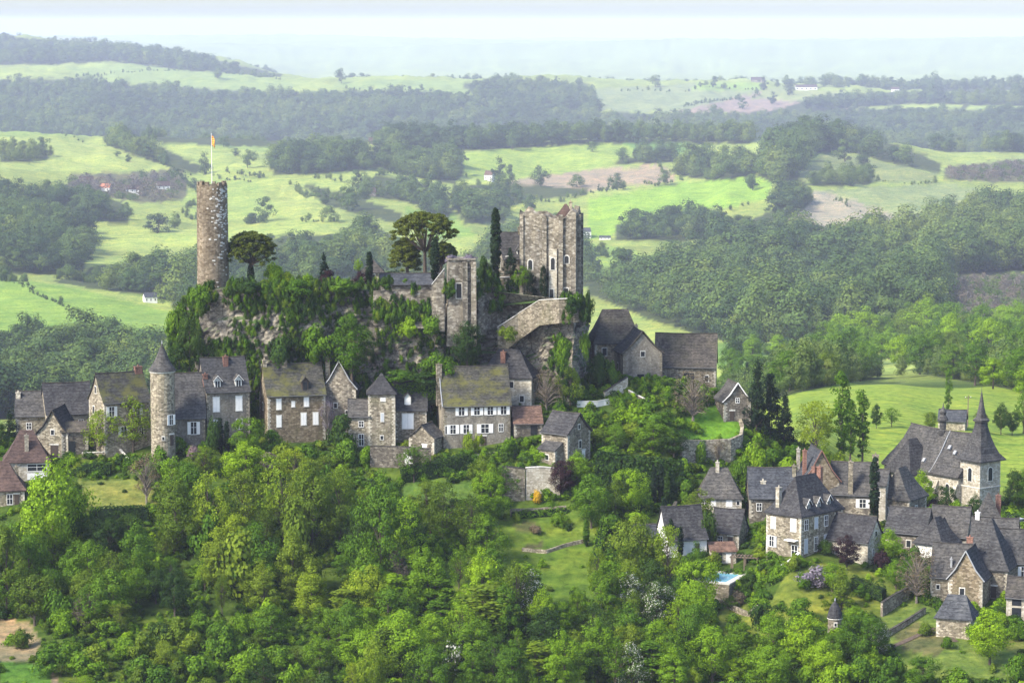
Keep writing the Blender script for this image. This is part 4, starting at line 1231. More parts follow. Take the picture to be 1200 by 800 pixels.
# ------------------------------------------------------------------ the castle on the rock
def caesar_tower():
    p, th = place(250, 350, 575, 0)
    root = empty('round_tower', p, th, 'tall round stone tower with broken top on the rock, flagpole above it', 'tower')
    R0, R1, H = 3.3, 3.12, 23.3
    b = MB()
    n, k = 40, 30
    rings = []
    for r in range(k + 1):
        t = r / k
        z = -8 + (H + 8) * t
        rad = R0 + (R1 - R0) * t + (0.3 * (1 - t) ** 6)
        lp = []
        for i in range(n):
            a = 2 * PI * i / n
            e = mnoise.noise(Vector((math.cos(a) * 5, math.sin(a) * 5, z * 1.7))) * 0.06
            zz = z
            if r == k: zz += mnoise.noise(Vector((math.cos(a) * 6, math.sin(a) * 6, 4))) * 0.55
            lp.append(((rad + e) * math.cos(a), (rad + e) * math.sin(a), zz))
        rings.append(lp)
    inn = [((R1 - 0.9) * math.cos(2 * PI * i / n), (R1 - 0.9) * math.sin(2 * PI * i / n), rings[-1][i][2]) for i in range(n)]
    floor_ = [((R1 - 0.9) * math.cos(2 * PI * i / n), (R1 - 0.9) * math.sin(2 * PI * i / n), H - 1.2) for i in range(n)]
    b.ring(rings + [inn, floor_], cap0=False)
    b.build('wall', M['tower'], root)
    rg = random.Random(3)
    q = MB()
    for s in range(150):
        a = math.radians(rg.gauss(-55, 26))
        z = H - 0.4 - abs(rg.gauss(0, 6.5)) * (1 if rg.random() < 0.75 else 2.4)
        if z < 1 or not -1.9 < a < 0.1: continue
        wd, hh = rg.uniform(0.25, 0.6), rg.uniform(0.18, 0.32)
        rad = R0 + (R1 - R0) * (z + 8) / (H + 8)
        vs = []
        for rr in (rad - 0.15, rad + 0.06):
            for da, dz in ((-wd / 2, 0), (wd / 2, 0), (wd / 2, hh), (-wd / 2, hh)):
                vs.append((rr * math.cos(a + da / rad), rr * math.sin(a + da / rad), z + dz))
        q.add(vs, [(3, 2, 1, 0), (4, 5, 6, 7), (0, 1, 5, 4), (1, 2, 6, 5), (2, 3, 7, 6), (3, 0, 4, 7)])
    tag(q.build('pale_stones', M['pale_stone'], root), kind='stuff')
    m_ = MB()
    for s in range(13):
        a0 = 2 * PI * s / 13; wd = 0.28
        hh = 0.35 + 0.5 * rg.random()
        zb = H - 0.5
        vs = [((R1 - o_) * math.cos(a0 + da), (R1 - o_) * math.sin(a0 + da), zb + dz) for dz in (0, 0.5 + hh) for da, o_ in ((-wd / 2, 0.03), (wd / 2, 0.03), (wd / 2, 0.8), (-wd / 2, 0.8))]
        mm = MB(); mm.add(vs, [(3, 2, 1, 0), (4, 5, 6, 7), (0, 1, 5, 4), (1, 2, 6, 5), (2, 3, 7, 6), (3, 0, 4, 7)])
        mm.build('merlon', M['tower'], root)
    tp = p + Vector((0, 0, H - 1.2))
    fr = empty('flagpole', tp, 0, 'thin white flagpole with a red and yellow flag on the round tower', 'flagpole')
    mb = MB(); mb.tube([(0, 0, 0), (0, 0, 6), (0, 0, 11.8)], [0.075, 0.06, 0.04], 8); mb.build('pole', M['white'], fr)
    mb = MB()
    g = []
    for i in range(8):
        for j in range(5):
            t = i / 7
            g.append((0.06 + 0.6 * t, 0.18 * math.sin(t * 5 + j * 0.5) * t, 11.3 - 1.9 * j / 4 - 0.9 * t * t))
    fs = [(i * 5 + j, i * 5 + j + 1, (i + 1) * 5 + j + 1, (i + 1) * 5 + j) for i in range(7) for j in range(4)]
    nb = len(g)
    g2 = [(x, y + 0.02, z) for x, y, z in g]
    fs2 = [tuple(nb + q_ for q_ in reversed(f)) for f in fs]
    mb.add(g + g2, fs + fs2)
    mb.build('flag', M['flag'], fr, True)
    mb = MB(); mb.lathe([(0.02, 11.78), (0.11, 11.86), (0.11, 11.96), (0.02, 12.04)], 8); mb.build('finial', M['lead'], fr)
caesar_tower()

def keep():
    p, th = place(642, 356, 569, -6)
    root = empty('castle_keep', p, th, 'ruined square castle keep with tall buttresses and a small red tiled roof behind its top', 'castle')
    w, d, h = 11.6, 9.5, 18.6
    b = MB()
    nx = 14
    # outer shell with a broken top edge
    def loop(z, brk=False, ins=0.0):
        c = [(-w / 2 + ins, ins), (w / 2 - ins, ins), (w / 2 - ins, d - ins), (-w / 2 + ins, d - ins)]
        out = []
        for i in range(4):
            A, B = c[i], c[(i + 1) % 4]
            for q in range(nx):
                x, y = A[0] + (B[0] - A[0]) * q / nx, A[1] + (B[1] - A[1]) * q / nx
                e = mnoise.noise(Vector((x * 0.7, y * 0.7, z * 0.4))) * 0.10
                zz = z + (mnoise.noise(Vector((round(x / 0.8), round(y / 0.8), 2.0)) * 0.37) * 1.9 - 0.2 + (0.7 if x > w * 0.36 else 0) if brk else 0)
                out.append((x + e, y + e, zz))
        return out
    rings = [loop(-6)] + [loop(h * k / 12) for k in range(12)] + [loop(h - 0.4, True), loop(h - 0.4, True, 1.1), loop(h - 4, False, 1.1)]
    b.ring(rings, cap0=False)
    b.build('wall', M['castle'], root)
    for u, wd, hh, dep in ((0.04, 0.7, h * 0.97, 0.35), (0.44, 0.9, h * 0.965, 0.45), (0.73, 0.9, h * 0.975, 0.6), (0.955, 0.9, h * 1.0, 0.6)):
        q = MB()
        x = -w / 2 + u * w
        q.ring([[(x - wd / 2, 0.2, z), (x - wd / 2, -dp, z), (x + wd / 2, -dp, z), (x + wd / 2, 0.2, z)] for z, dp in ((-6, dep * 1.3), (0, dep * 1.15), (hh * 0.55, dep), (hh * 0.56, dep * 0.8), (hh, dep * 0.75))])
        q.build('buttress', M['castle'], root)
    for k in range(2):
        q = MB(); y = d * (0.25 + 0.5 * k)
        q.box(w / 2 - 0.2, w / 2 + 0.7, y - 0.5, y + 0.5, -6, h * 0.97); q.build('buttress', M['castle'], root)
    fr = FACE['f'](w, d, 0, 0)
    q = MB(); face_box(q, fr, w * 0.52, w * 0.66, 0.0, h * 0.60, -0.1, 0.45); q.build('pale_facing', M['cream'], root)
    fr2 = ((-w / 2, -0.45), (1, 0), w)
    for u, z, ww, hh, st, f_ in ((0.19, 7.0, 0.85, 1.9, 'arch', fr), (0.59, 7.0, 0.8, 2.4, 'arch', fr2), (0.83, 8.3, 0.8, 1.5, 'arch', fr), (0.57, 1.2, 0.75, 1.8, 'd', fr2), (0.82, 1.4, 0.8, 1.8, 'd', fr)):
        opening(root, f_, u, z, ww, hh, st)
    r = MB()
    roof_hip(r, 3.2, 3.0, h - 0.6, 2.0, 0.4, o=0.2, x0=w * 0.27, y0=3.2)
    ro = r.build('roof', M['maroon_tile'], root)
    chimney(ro, w * 0.36, 4.4, h - 1, h + 1.7, 0.6, 0.5, 'rubble')
keep()
house('stone_manor', 'slate roofed stone house half hidden behind the castle keep', 603, 345, 4.6, 7, 7.6, 'gx', 5.0, 'slate', 'castle', rot=12, D=575, feats=[('l', 0.5, 5, 0.8, 1.4, 'd'), ('f', 0.2, 6.5, 0.7, 1.3, 'd')], chim=[(0.9, 0.5, 0.8, 0.8, 0.6, 'rubble')], dorm=[(0.75, dict(dw=1.1, dh=1.4))])

def gate_tower():
    p, th = place(541, 376, 561, 4)
    root = empty('gate_tower', p, th, 'flat topped square wall tower with twin buttresses and wisteria growing on top', 'tower')
    w, d, h = 5.3, 5.0, 12.2
    b = MB()
    b.ring([[(-w / 2 - e, -e, z), (w / 2 + e, -e, z), (w / 2 + e, d, z), (-w / 2 - e, d, z)] for z, e in ((-5, 0.35), (3, 0.2), (3.02, 0.0), (h, 0))])
    b.build('wall', M['castle'], root)
    for u in (0.62, 0.95):
        q = MB(); x = -w / 2 + u * w
        q.ring([[(x - 0.5, 0.1, z), (x - 0.5, -dp, z), (x + 0.5, -dp, z), (x + 0.5, 0.1, z)] for z, dp in ((-5, 1.2), (4.5, 1.0), (4.6, 0.75), (h - 0.3, 0.7))])
        q.build('buttress', M['castle'], root)
    q = MB(); q.box(-w / 2 - 0.2, w / 2 + 0.2, -0.25, d + 0.2, h + 0.002, h + 0.28); q.build('coping', M['castle'], root)
    opening(root, FACE['f'](w, d, 0, 0), 0.40, 4.6, 1.0, 2.9, 'd')
gate_tower()
house('castle_range', 'long low castle building with blue slate roof behind the rampart', 484, 346, 12.8, 6, 2.6, 'gx', 1.7, 'slate_blue', 'castle', rot=3, D=565, eo=0.5)
wall_run('rampart', 'high ruined rampart on the cliff edge below the blue slate roof', [(438, 366, 562), (470, 368, 561.5), (522, 372, 561)], [4.4, 4.6, 4.6], 1.2, 'castle', None)
wall_run('rampart', 'sloping wall that steps up to the flat topped wall tower', [(506, 372, 560.6), (521, 374, 560.6)], [6.6, 10.2], 0.9, 'castle', 'pale_stone')
wall_run('rampart', 'ivy hung rampart between the wall tower and the keep', [(558, 378, 566), (590, 376, 572), (622, 366, 572)], [7.0, 7.6, 6.6], 1.2, 'castle', None)
wall_run('arched_doorway', 'small gabled stone doorway on the ivy hung rampart', [(585, 348, 570.8), (598, 348, 571)], [4.0, 4.0], 1.0, 'rubble', 'pale_stone', found=1)
wall_run('ramp_wall', 'ramp wall with pale coping climbing to the foot of the keep', [(583, 396, 565.4), (608, 379, 565.4), (633, 361, 562.6), (655, 358, 559.8), (678, 357, 559.8)], [2.2, 2.0, 1.6, 1.3, 1.3], 0.7, 'rubble', 'pale_stone', found=3.5)
wall_run('parapet', 'low stone parapet beside the umbrella pine and the round tower', [(268, 336, 576), (295, 336, 576)], 1.2, 0.5, 'rubble', None)
wall_run('parapet', 'low stone parapet behind the purple bush on the castle terrace', [(385, 335, 577), (432, 334, 577)], 1.2, 0.5, 'rubble', None)
house('garden_pavilion', 'tiny stone pavilion with slate roof among clipped castle hedges', 437, 333, 4.0, 4, 2.7, 'hip', 2.2, 'lauze', 'rubble', D=576, ridge=0.4, feats=[('f', 0.5, 0.9, 0.8, 1.1, 'd')])

# ------------------------------------------------------------------ houses under the rock, from the west end eastwards
house('tiled_house', 'maroon tiled low house at the very end of the village row', -2, 594, 10, 7.5, 3.4, 'hip', 5.0, 'maroon_tile', 'rubble', ridge=4, feats=[('f', 0.72, 0.5, 1.0, 1.9, 'g'), ('f', 0.85, 0.3, 0.9, 2.1, 'door')], chim=[(0.86, 0.4, -1.2, 0.7, 0.7, 'rubble')])
house('tiled_house', 'maroon hipped house with wide white framed veranda opening and grey chimney', 32, 563, 8.6, 7, 3.9, 'hip', 5.6, 'maroon_tile', 'cream', ridge=2.6, feats=[('f', 0.72, 1.9, 3.6, 1.3, 'g'), ('f', 0.72, 0.2, 3.8, 1.2, 'garage')], chim=[(0.50, 0.2, -0.9, 0.8, 0.7, 'grey_render')], flare=0.7)
house('stone_barn', 'stone barn with steep bowed slate roof and its gable to the road', 62, 536, 6.2, 9, 4.9, 'gy', 4.6, 'slate', 'rubble', rot=-16, feats=[('f', 0.5, 4.6, 0.6, 0.9, 'd'), ('f', 0.55, 0.2, 1.5, 2.3, 'door'), ('r', 0.5, 1.4, 1.4, 2.0, 'dark')], flare=0.75, verge=('lauze', 'l'))
house('lean_to', 'lean-to shed with pale slab roof against the stone barn', 88, 533, 5.2, 4, 4.6, 'shed', 1.3, 'lauze', 'rubble_dark', rot=6, feats=[('f', 0.35, 0.2, 1.6, 2.6, 'dark')], cat='shed')
house('stone_house', 'dark slate house with rooflight rising behind the stone barn', 82, 514, 9.2, 9, 5.4, 'gx', 5.6, 'slate', 'rubble', rot=8, D=563, feats=[('f', 0.2, 2.4, 0.9, 1.4, 'g'), ('f', 0.75, 2.4, 0.9, 1.4, 'g')], chim=[(0.93, 0.42, -2.4, 0.5, 0.5, 'white_render')])
house('stone_house', 'low grey slate house with tall pale chimney at its west gable', 38, 512, 6.6, 8, 4.6, 'gx', 4.4, 'slate', 'rubble', rot=-4, D=564, feats=[('f', 0.4, 1.6, 0.9, 1.3, 'g')], chim=[(0.06, 0.4, -0.4, 0.9, 0.7, 'cream')])
house('manor_house', 'mossy slate manor with sunlit cream gable next to the round stair tower', 150, 530, 9.6, 8.5, 10.3, 'gx', 5.3, 'slate_moss', 'rubble', rot=21,
      feats=[('f', 0.16, 7.4, 1.0, 1.9, 'gs'), ('f', 0.72, 7.4, 1.0, 1.9, 'gs'), ('f', 0.42, 3.4, 1.1, 1.8, 'gs'), ('f', 0.8, 3.4, 0.9, 1.7, 'g'), ('l', 0.45, 11.6, 0.7, 1.3, 'd'), ('l', 0.3, 7.4, 0.8, 1.4, 'd')], chim=[(0.92, 0.5, 0.7, 1.5, 0.8, 'brick')])
def round_turret():
    p, th = place(191.5, 524, 543, 0)
    root = empty('stair_tower', p, th, 'round stone stair tower with pointed slate cap between two houses', 'tower')
    b = MB()
    rings = []
    for k in range(20):
        z = -4 + 19.2 * k / 19
        rings.append([((2.36 + mnoise.noise(Vector((math.cos(2 * PI * i / 26) * 4, math.sin(2 * PI * i / 26) * 4, z))) * 0.05) * math.cos(2 * PI * i / 26), (2.36 + mnoise.noise(Vector((math.cos(2 * PI * i / 26) * 4, math.sin(2 * PI * i / 26) * 4, z))) * 0.05) * math.sin(2 * PI * i / 26), z) for i in range(26)])
    b.ring(rings); b.build('wall', M['rubble'], root)
    q = MB(); q.lathe([(2.36, 14.7), (2.5, 14.8), (2.5, 15.05), (2.36, 15.15)], 26); q.build('cornice', M['pale_stone'], root)
    r = MB(); roof_cone(r, 2.36, 15.3, 5.1, 22, 0.35); ro = r.build('roof', M['slate'], root)
    q = MB(); q.lathe([(0.08, 20.2), (0.12, 20.5), (0.03, 21.0)], 6); q.build('finial', M['lead'], ro)
    fr = ((0.2, -2.38), (1, 0), 2.0)
    opening(root, ((0.9, -2.28), (0.83, 0.55), 2.0), 0.4, 4.7, 0.8, 1.9, 'gs')
    opening(root, ((0.8, -2.26), (0.83, 0.55), 2.0), 0.5, 0.6, 0.8, 2.1, 'door')
    opening(root, ((-0.3, -2.4), (1, 0), 1.0), 0.3, 1.8, 0.4, 0.6, 'd')
round_turret()
house('stone_house', 'house with very tall slate roof squeezed beside the round stair tower', 223, 524, 5.9, 10.5, 6.1, 'gx', 8.1, 'slate', 'grey_render', rot=4, feats=[('f', 0.62, 2.6, 1.1, 2.4, 'gs'), ('f', 0.2, 0.3, 0.9, 1.2, 'd')], flare=0.9)
house('town_house', 'grey rendered house with two white dormers and brick chimneys below the cliff', 268, 516, 8.7, 8.2, 10.0, 'gx', 6.2, 'slate', 'grey_render', rot=15, D=551,
      feats=[('f', 0.22, 5.9, 1.25, 2.8, 's'), ('f', 0.75, 5.9, 1.25, 2.8, 's'), ('f', 0.22, 2.2, 1.1, 2.0, 's'), ('f', 0.75, 2.2, 1.1, 2.0, 'g'), ('l', 0.5, 7.0, 0.8, 1.4, 'd')],
      chim=[(0.55, 0.42, 0.0, 1.0, 0.7, 'brick'), (0.03, 0.25, -3.2, 0.9, 0.7, 'brick')], dorm=[(0.27, dict(dw=1.3, dh=1.8, barge=True)), (0.76, dict(dw=1.3, dh=1.8, barge=True))])
house('stone_house', 'brown stone house with lichen yellowed roof and many white shutters', 348, 516, 11.6, 8.2, 9.3, 'gx', 5.7, 'slate_moss', 'rubble_brown', rot=12, D=553,
      feats=[('f', 0.19, 6.4, 0.9, 2.0, 's'), ('f', 0.19, 2.9, 0.9, 2.2, 's'), ('f', 0.44, 6.8, 0.6, 1.0, 's'), ('f', 0.67, 6.8, 0.9, 1.8, 's'), ('f', 0.62, 3.1, 1.0, 2.3, 's'), ('f', 0.83, 3.1, 1.0, 2.3, 's'), ('l', 0.4, 5.8, 0.8, 1.3, 'd')],
      chim=[(0.37, 0.5, 1.1, 0.9, 0.8, 'rubble'), (0.02, 0.5, 0.7, 0.7, 0.7, 'rubble')], dorm=[(0.66, dict(dw=1.3, dh=2.2, style='dk'))])
house('gabled_house', 'rough stone house with tall plain gable beside the brown shuttered house', 398, 508, 6.6, 9, 9.2, 'gy', 5.4, 'slate', 'rubble_dark', rot=-9, D=557, feats=[('f', 0.38, 5.2, 0.6, 0.9, 'd'), ('f', 0.75, 3.2, 0.9, 1.5, 'g')], chim=[(0.1, 0.25, 0.4, 0.9, 0.7, 'rubble')], verge=('lead', 'l'))
house('small_house', 'narrow low house with slate roof beside the square stair tower', 421, 524, 4.2, 5, 6.4, 'gx', 3.0, 'slate', 'rubble', rot=-3, feats=[('f', 0.6, 4.1, 0.9, 1.1, 'g'), ('f', 0.6, 0.4, 0.9, 2.2, 'g')])
house('square_tower', 'square stone stair tower with pyramid slate roof joined to a shuttered house', 447.5, 524, 5.3, 5.3, 10.9, 'hip', 3.7, 'slate', 'rubble', D=551, ridge=0.1, cat='tower', feats=[('f', 0.55, 9.3, 0.9, 0.5, 's'), ('f', 0.52, 5.2, 0.55, 1.6, 'sg'), ('f', 0.5, 1.6, 0.5, 0.7, 'd')])
house('stone_house', 'stone house with one white dormer and wide white double shutters', 481, 517, 6.4, 7, 6.6, 'gx', 5.2, 'slate', 'rubble', D=554, feats=[('f', 0.42, 2.6, 2.2, 2.9, 's')], dorm=[(0.42, dict(dw=1.3, dh=2.0, style='s'))], chim=[(0.95, 0.5, -2.2, 0.6, 0.6, 'rubble')])
house('outhouse', 'little gabled stone outhouse with dark roof at the lane', 494, 531, 5.4, 5, 3.4, 'gy', 2.3, 'slate', 'rubble', rot=-24, feats=[('f', 0.62, 0.2, 0.9, 1.5, 'wdoor')], cat='outhouse')
house('manor_house', 'long grey house with moss streaked roof and two rows of white windows', 559, 523, 13.4, 7.6, 8.4, 'gx', 7.3, 'slate_moss', 'grey_render', rot=10,
      feats=[('f', 0.27, 6.3, 1.1, 1.7, 'gs'), ('f', 0.50, 6.3, 1.1, 1.7, 'gs'), ('f', 0.70, 6.3, 1.1, 1.7, 'gs'), ('f', 0.90, 6.3, 1.1, 1.7, 'gs'), ('f', 0.14, 2.7, 1.1, 1.7, 'gs'), ('f', 0.34, 2.7, 1.1, 1.7, 'gs'), ('f', 0.62, 2.7, 1.5, 1.7, 'gs'), ('f', 0.06, 2.7, 0.9, 1.5, 'd'), ('f', 0.86, 2.9, 0.8, 1.5, 'g'), ('f', 0.6, 0.0, 1.0, 2.0, 'door')],
      chim=[(-0.03, 0.42, 0.4, 1.0, 1.2, 'rubble')], verge=('lead', 'l'), flare=0.9)
house('stone_house', 'cream stone house with hipped slate roof tucked under the castle ramp', 592, 485, 10.8, 6.5, 7.6, 'hip', 5.2, 'slate', 'cream', rot=-14, D=561, ridge=4.5, feats=[('f', 0.62, 5.4, 0.8, 1.2, 'd'), ('f', 0.82, 2.6, 0.8, 1.2, 'd'), ('r', 0.45, 4.6, 1.0, 2.2, 'arch')], chim=[(0.42, 0.3, -0.6, 1.0, 0.8, 'brick')])
house('red_roofed_barn', 'low shed with faded red tiles between the long grey house and the stone barn', 619, 511, 5.6, 6, 2.8, 'gx', 3.0, 'red_tile', 'rubble_dark', rot=8, feats=[('f', 0.7, 0.2, 1.3, 2.0, 'dark')], cat='shed')
house('stone_barn', 'stone barn with slate roof and gable end turned to the garden terraces', 650, 541, 6.4, 7.2, 5.9, 'gx', 3.6, 'slate', 'rubble', rot=-38, feats=[('r', 0.55, 2.6, 0.7, 1.4, 'd'), ('r', 0.5, 6.4, 0.5, 0.8, 'd'), ('f', 0.3, 2.2, 0.8, 1.4, 'g'), ('r', 0.7, 0.1, 1.0, 1.9, 'wdoor')], verge=('lauze', 'r'))
house('lean_to', 'slate lean-to on the downhill side of the garden stone barn', 641, 543, 4.0, 2.6, 2.7, 'shed', 1.3, 'slate', 'rubble', rot=-38, cat='shed', feats=[('f', 0.5, 0.8, 0.7, 0.9, 'd')])

# ------------------------------------------------------------------ the knoll with the big barns
house('pavilion_house', 'square stone house with steep four sided slate roof above the wooded valley', 725, 428, 10.2, 9.5, 4.9, 'hip', 6.6, 'lauze', 'rubble_brown', rot=10, D=592, ridge=5.6, feats=[('f', 0.2, 2.2, 0.9, 1.5, 'd'), ('l', 0.5, 2.2, 0.9, 1.4, 'd'), ('f', 0.55, 2.2, 0.9, 1.5, 'd')], flare=0.72, chim=[(0.88, 0.1, -3.2, 0.6, 0.6, 'rubble')])
house('gabled_barn', 'tall barn with grey plastered gable facing the garden on the knoll', 753, 449, 8.2, 9, 6.4, 'gy', 4.4, 'lauze', 'grey_render', rot=12, D=577, feats=[('f', 0.45, 0.3, 1.4, 1.6, 'dark'), ('f', 0.5, 5.6, 0.8, 1.0, 'd'), ('l', 0.4, 2.4, 0.8, 1.2, 'd')], cat='barn', verge=('lauze', 'l'))
house('long_barn', 'long barn under a broad stone slab roof at the edge of the knoll', 803, 452, 12.6, 9, 4.2, 'gx', 6.4, 'lauze', 'rubble', rot=-2, D=583, feats=[('f', 0.55, 0.1, 2.2, 2.6, 'dark'), ('f', 0.85, 1.0, 0.8, 1.2, 'd')], cat='barn', flare=0.92)
wall_run('ruined_wall', 'stone wall with pale sloping coping below the gabled barn', [(708, 466), (735, 460)], [1.2, 3.2], 0.6, 'cream', 'lauze')
wall_run('garden_wall', 'low pale wall running down from the gabled barn', [(737, 463), (762, 475)], [1.0, 0.7], 0.4, 'rubble', 'pale_stone')
wall_run('retaining_wall', 'curved retaining wall holding up the bright lawn of the knoll', [(798, 540), (826, 541), (855, 540), (868, 528), (870, 505), (862, 480)], [4.3, 4.4, 4.4, 3.4, 1.2, 0.8], 0.7, 'rubble', None, found=2)
wall_run('terrace_wall', 'long white terrace wall above the hedged garden', [(676, 476), (700, 476), (720, 472)], [1.0, 1.0, 1.0], 0.5, 'white_render', 'pale_stone')
house('cottage', 'dark cottage with white edged twin gables beside the black conifers', 864, 494, 5.6, 7, 4.3, 'gy', 3.6, 'slate', 'rubble_dark', rot=16, feats=[('f', 0.5, 3.9, 0.7, 0.9, 'g'), ('f', 0.3, 0.3, 0.9, 1.9, 'door')], verge=('white', 'l'))
house('cottage_porch', 'small white edged gable porch in front of the dark cottage', 874, 498, 3.2, 2.4, 2.4, 'gy', 2.4, 'slate', 'rubble_dark', rot=16, D=567, feats=[('f', 0.5, 0.2, 1.0, 1.9, 'wdoor')], verge=('white', 'l'), cat='porch')

# ------------------------------------------------------------------ the lower village
house('stone_house', 'cream house with hipped slate roof, pale chimney and white garage door', 843, 606, 8.4, 7, 3.9, 'hip', 5.3, 'slate', 'cream', rot=2, ridge=3.4, feats=[('f', 0.16, 2.3, 1.0, 0.9, 'g'), ('f', 0.36, 2.3, 0.9, 1.2, 's'), ('f', 0.72, 2.2, 1.1, 1.4, 's'), ('f', 0.76, 0.1, 1.8, 1.6, 'garage'), ('f', 0.92, 2.5, 0.5, 0.7, 'd')], chim=[(0.46, 0.45, 0.9, 0.7, 0.6, 'cream')], flare=0.74)
house('white_house', 'white walled house with steep slate roof and brown stone gable by cypresses', 806, 650, 7.6, 7.2, 3.2, 'gx', 5.6, 'slate', 'white_render', rot=22, feats=[('f', 0.3, 0.6, 0.8, 1.2, 'g'), ('f', 0.75, 0.2, 0.9, 1.9, 'door')], flare=0.72)
wall_run('ruined_gable', 'brown stone gable wall overgrown at the end of the white house', [(775, 640), (792, 634)], [3.5, 7.5], 0.8, 'rubble_brown', 'lauze')
house('shed', 'little slate roofed shed half hidden by golden green bushes', 762, 640, 5.2, 4, 2.2, 'gx', 1.8, 'slate_blue', 'rubble', rot=10, cat='shed')
house('cottage', 'creeper clad cottage with plain slate roof between white house and mansion', 849, 641, 5.6, 6, 3.1, 'gx', 3.9, 'slate', 'rubble', rot=-17, feats=[('f', 0.35, 0.8, 0.8, 1.2, 'g'), ('f', 0.7, 0.2, 0.9, 1.9, 'door')])
mansion = house('mansion', 'tall stone mansion with grey shutters, three dormers and hipped slate roof', 918, 652, 7.9, 12.6, 8.0, 'hip', 6.4, 'slate', 'rubble', rot=-37, ridge=6.0,
      feats=[('f', 0.2, 5.0, 1.0, 2.0, 'sg'), ('f', 0.78, 5.0, 1.2, 2.2, 'sg'), ('f', 0.16, 1.6, 1.0, 1.9, 'gsg'), ('f', 0.82, 0.2, 1.3, 2.2, 'g')] +
            [('r', u, 5.2, 1.0, 1.9, 'sg' if k % 2 else 'g') for k, u in enumerate((0.12, 0.36, 0.60, 0.86))] + [('r', u, 1.0, 1.0, 2.5, 'sg' if k % 2 == 0 else 'g') for k, u in enumerate((0.12, 0.36, 0.60, 0.86))],
      chim=[(0.28, 0.06, -2.0, 0.8, 0.9, 'cream'), (0.5, 0.86, 0.8, 0.9, 0.7, 'brick'), (0.3, 0.9, 0.6, 0.8, 0.7, 'brick')],
      dorm=[(0.22, dict(dw=1.1, dh=1.6, face='r', barge=True)), (0.47, dict(dw=1.1, dh=1.6, face='r', barge=True)), (0.72, dict(dw=1.1, dh=1.6, face='r', barge=True))], flare=0.74)
q = MB(); face_box(q, FACE['f'](7.9, 12.6, 0, 0), 4.9, 7.4, 3.3, 3.5, 0, 1.2); q.build('awning', M['white'], mansion)
house('stone_house', 'bluish slate house with small pots on its chimney behind the mansion', 906, 607, 9.0, 7, 4.2, 'gx', 5.2, 'slate_blue', 'rubble_dark', rot=6, chim=[(0.3, 0.3, -2.6, 1.0, 0.8, 'cream'), (0.97, 0.4, 0.2, 0.7, 0.7, 'rubble')], feats=[('f', 0.2, 1.5, 0.9, 1.4, 'g')])
house('brick_edged_house', 'slate house with brick edged gable rising behind the mansion dormers', 962, 592, 7.2, 8.5, 4.8, 'gy', 6.0, 'slate_blue', 'rubble_brown', rot=14, verge=('brick', 'l'), chim=[(0.12, 0.3, -0.4, 0.7, 0.7, 'brick'), (0.1, 0.85, -0.8, 0.6, 0.6, 'cream')], feats=[('f', 0.4, 5.2, 0.8, 1.3, 'd')])
house('stone_house', 'house with broad slate roof and very tall front chimney stack', 999, 606, 8.8, 8, 4.7, 'gx', 5.7, 'slate', 'rubble_dark', rot=-4, feats=[('f', 0.72, 2.0, 1.2, 1.6, 'gs'), ('f', 0.12, 2.0, 0.8, 1.2, 'd')], chim=[(0.45, 0.02, 0.4, 0.9, 0.8, 'rubble'), (0.96, 0.5, 1.3, 1.2, 0.7, 'rubble')], flare=0.9)
house('narrow_house', 'tall narrow cream house end next to the dark cypress', 1029, 614, 2.8, 5, 8.0, 'gx', 2.6, 'slate', 'cream', rot=-12, feats=[('f', 0.5, 5.4, 0.6, 1.0, 'd')])
house('stone_house', 'house with high dark hipped slate roof and white end wall below the church', 1046, 614, 7.0, 7.6, 5.2, 'hip', 5.6, 'slate', 'rubble', rot=-26, ridge=3.4, feats=[('r', 0.4, 2.2, 0.9, 1.4, 'g'), ('f', 0.3, 2.0, 0.8, 1.2, 'd')], flare=0.72)
house('stone_house', 'long low slate house with cream gable in front of the purple tree', 993, 655, 8.2, 6.4, 3.7, 'gx', 4.2, 'slate', 'cream', rot=-27, feats=[('r', 0.35, 0.8, 0.7, 1.2, 'g'), ('r', 0.65, 0.8, 0.7, 1.2, 'g'), ('r', 0.5, 4.2, 0.6, 0.9, 'd'), ('f', 0.25, 0.9, 0.8, 1.2, 'd')])
house('stone_house', 'dark slate house at the bend above the bare twiggy tree', 1060, 645, 7.6, 6.5, 3.6, 'gx', 4.2, 'slate', 'rubble_dark', rot=-18, feats=[('f', 0.6, 0.8, 0.8, 1.2, 'd')])
house('white_house', 'slate roofed house with white corner wall above the bare twiggy tree', 1088, 660, 5.8, 6, 3.8, 'hip', 4.6, 'slate', 'white_render', rot=-30, ridge=2.2, feats=[('r', 0.5, 1.0, 0.8, 1.2, 'g')])
house('stone_house', 'deep roofed slate house with a small gabled dormer beside the white corner', 1110, 655, 7.0, 6.5, 4.6, 'gx', 5.0, 'slate', 'rubble_dark', rot=-12, dorm=[(0.35, dict(dw=1.5, dh=1.4, style='dk', gable=1.3))], feats=[('f', 0.5, 1.0, 0.8, 1.2, 'd')])
house('tower_house', 'cottage with tall pyramid slate roof and brick chimney below the church tower', 1161, 642, 5.4, 5.4, 4.0, 'hip', 6.4, 'slate', 'cream', rot=12, ridge=0.2, feats=[('f', 0.3, 1.2, 0.8, 1.2, 'd'), ('f', 0.7, 0.2, 0.9, 1.9, 'door')], chim=[(0.9, 0.75, -1.0, 0.9, 0.7, 'brick')], flare=0.68, eo=0.6)
house('stone_house', 'slate house with blue and white window in front of a clustered roofscape', 1112, 706, 6.6, 7.2, 4.7, 'gx', 5.4, 'slate', 'rubble', rot=-8, feats=[('f', 0.58, 2.4, 1.3, 1.2, 'g'), ('f', 0.2, 2.4, 0.5, 0.7, 'd')], chim=[(0.95, 0.55, 1.0, 1.1, 0.7, 'brick'), (0.52, 0.18, -2.6, 0.35, 0.35, 'lead')])
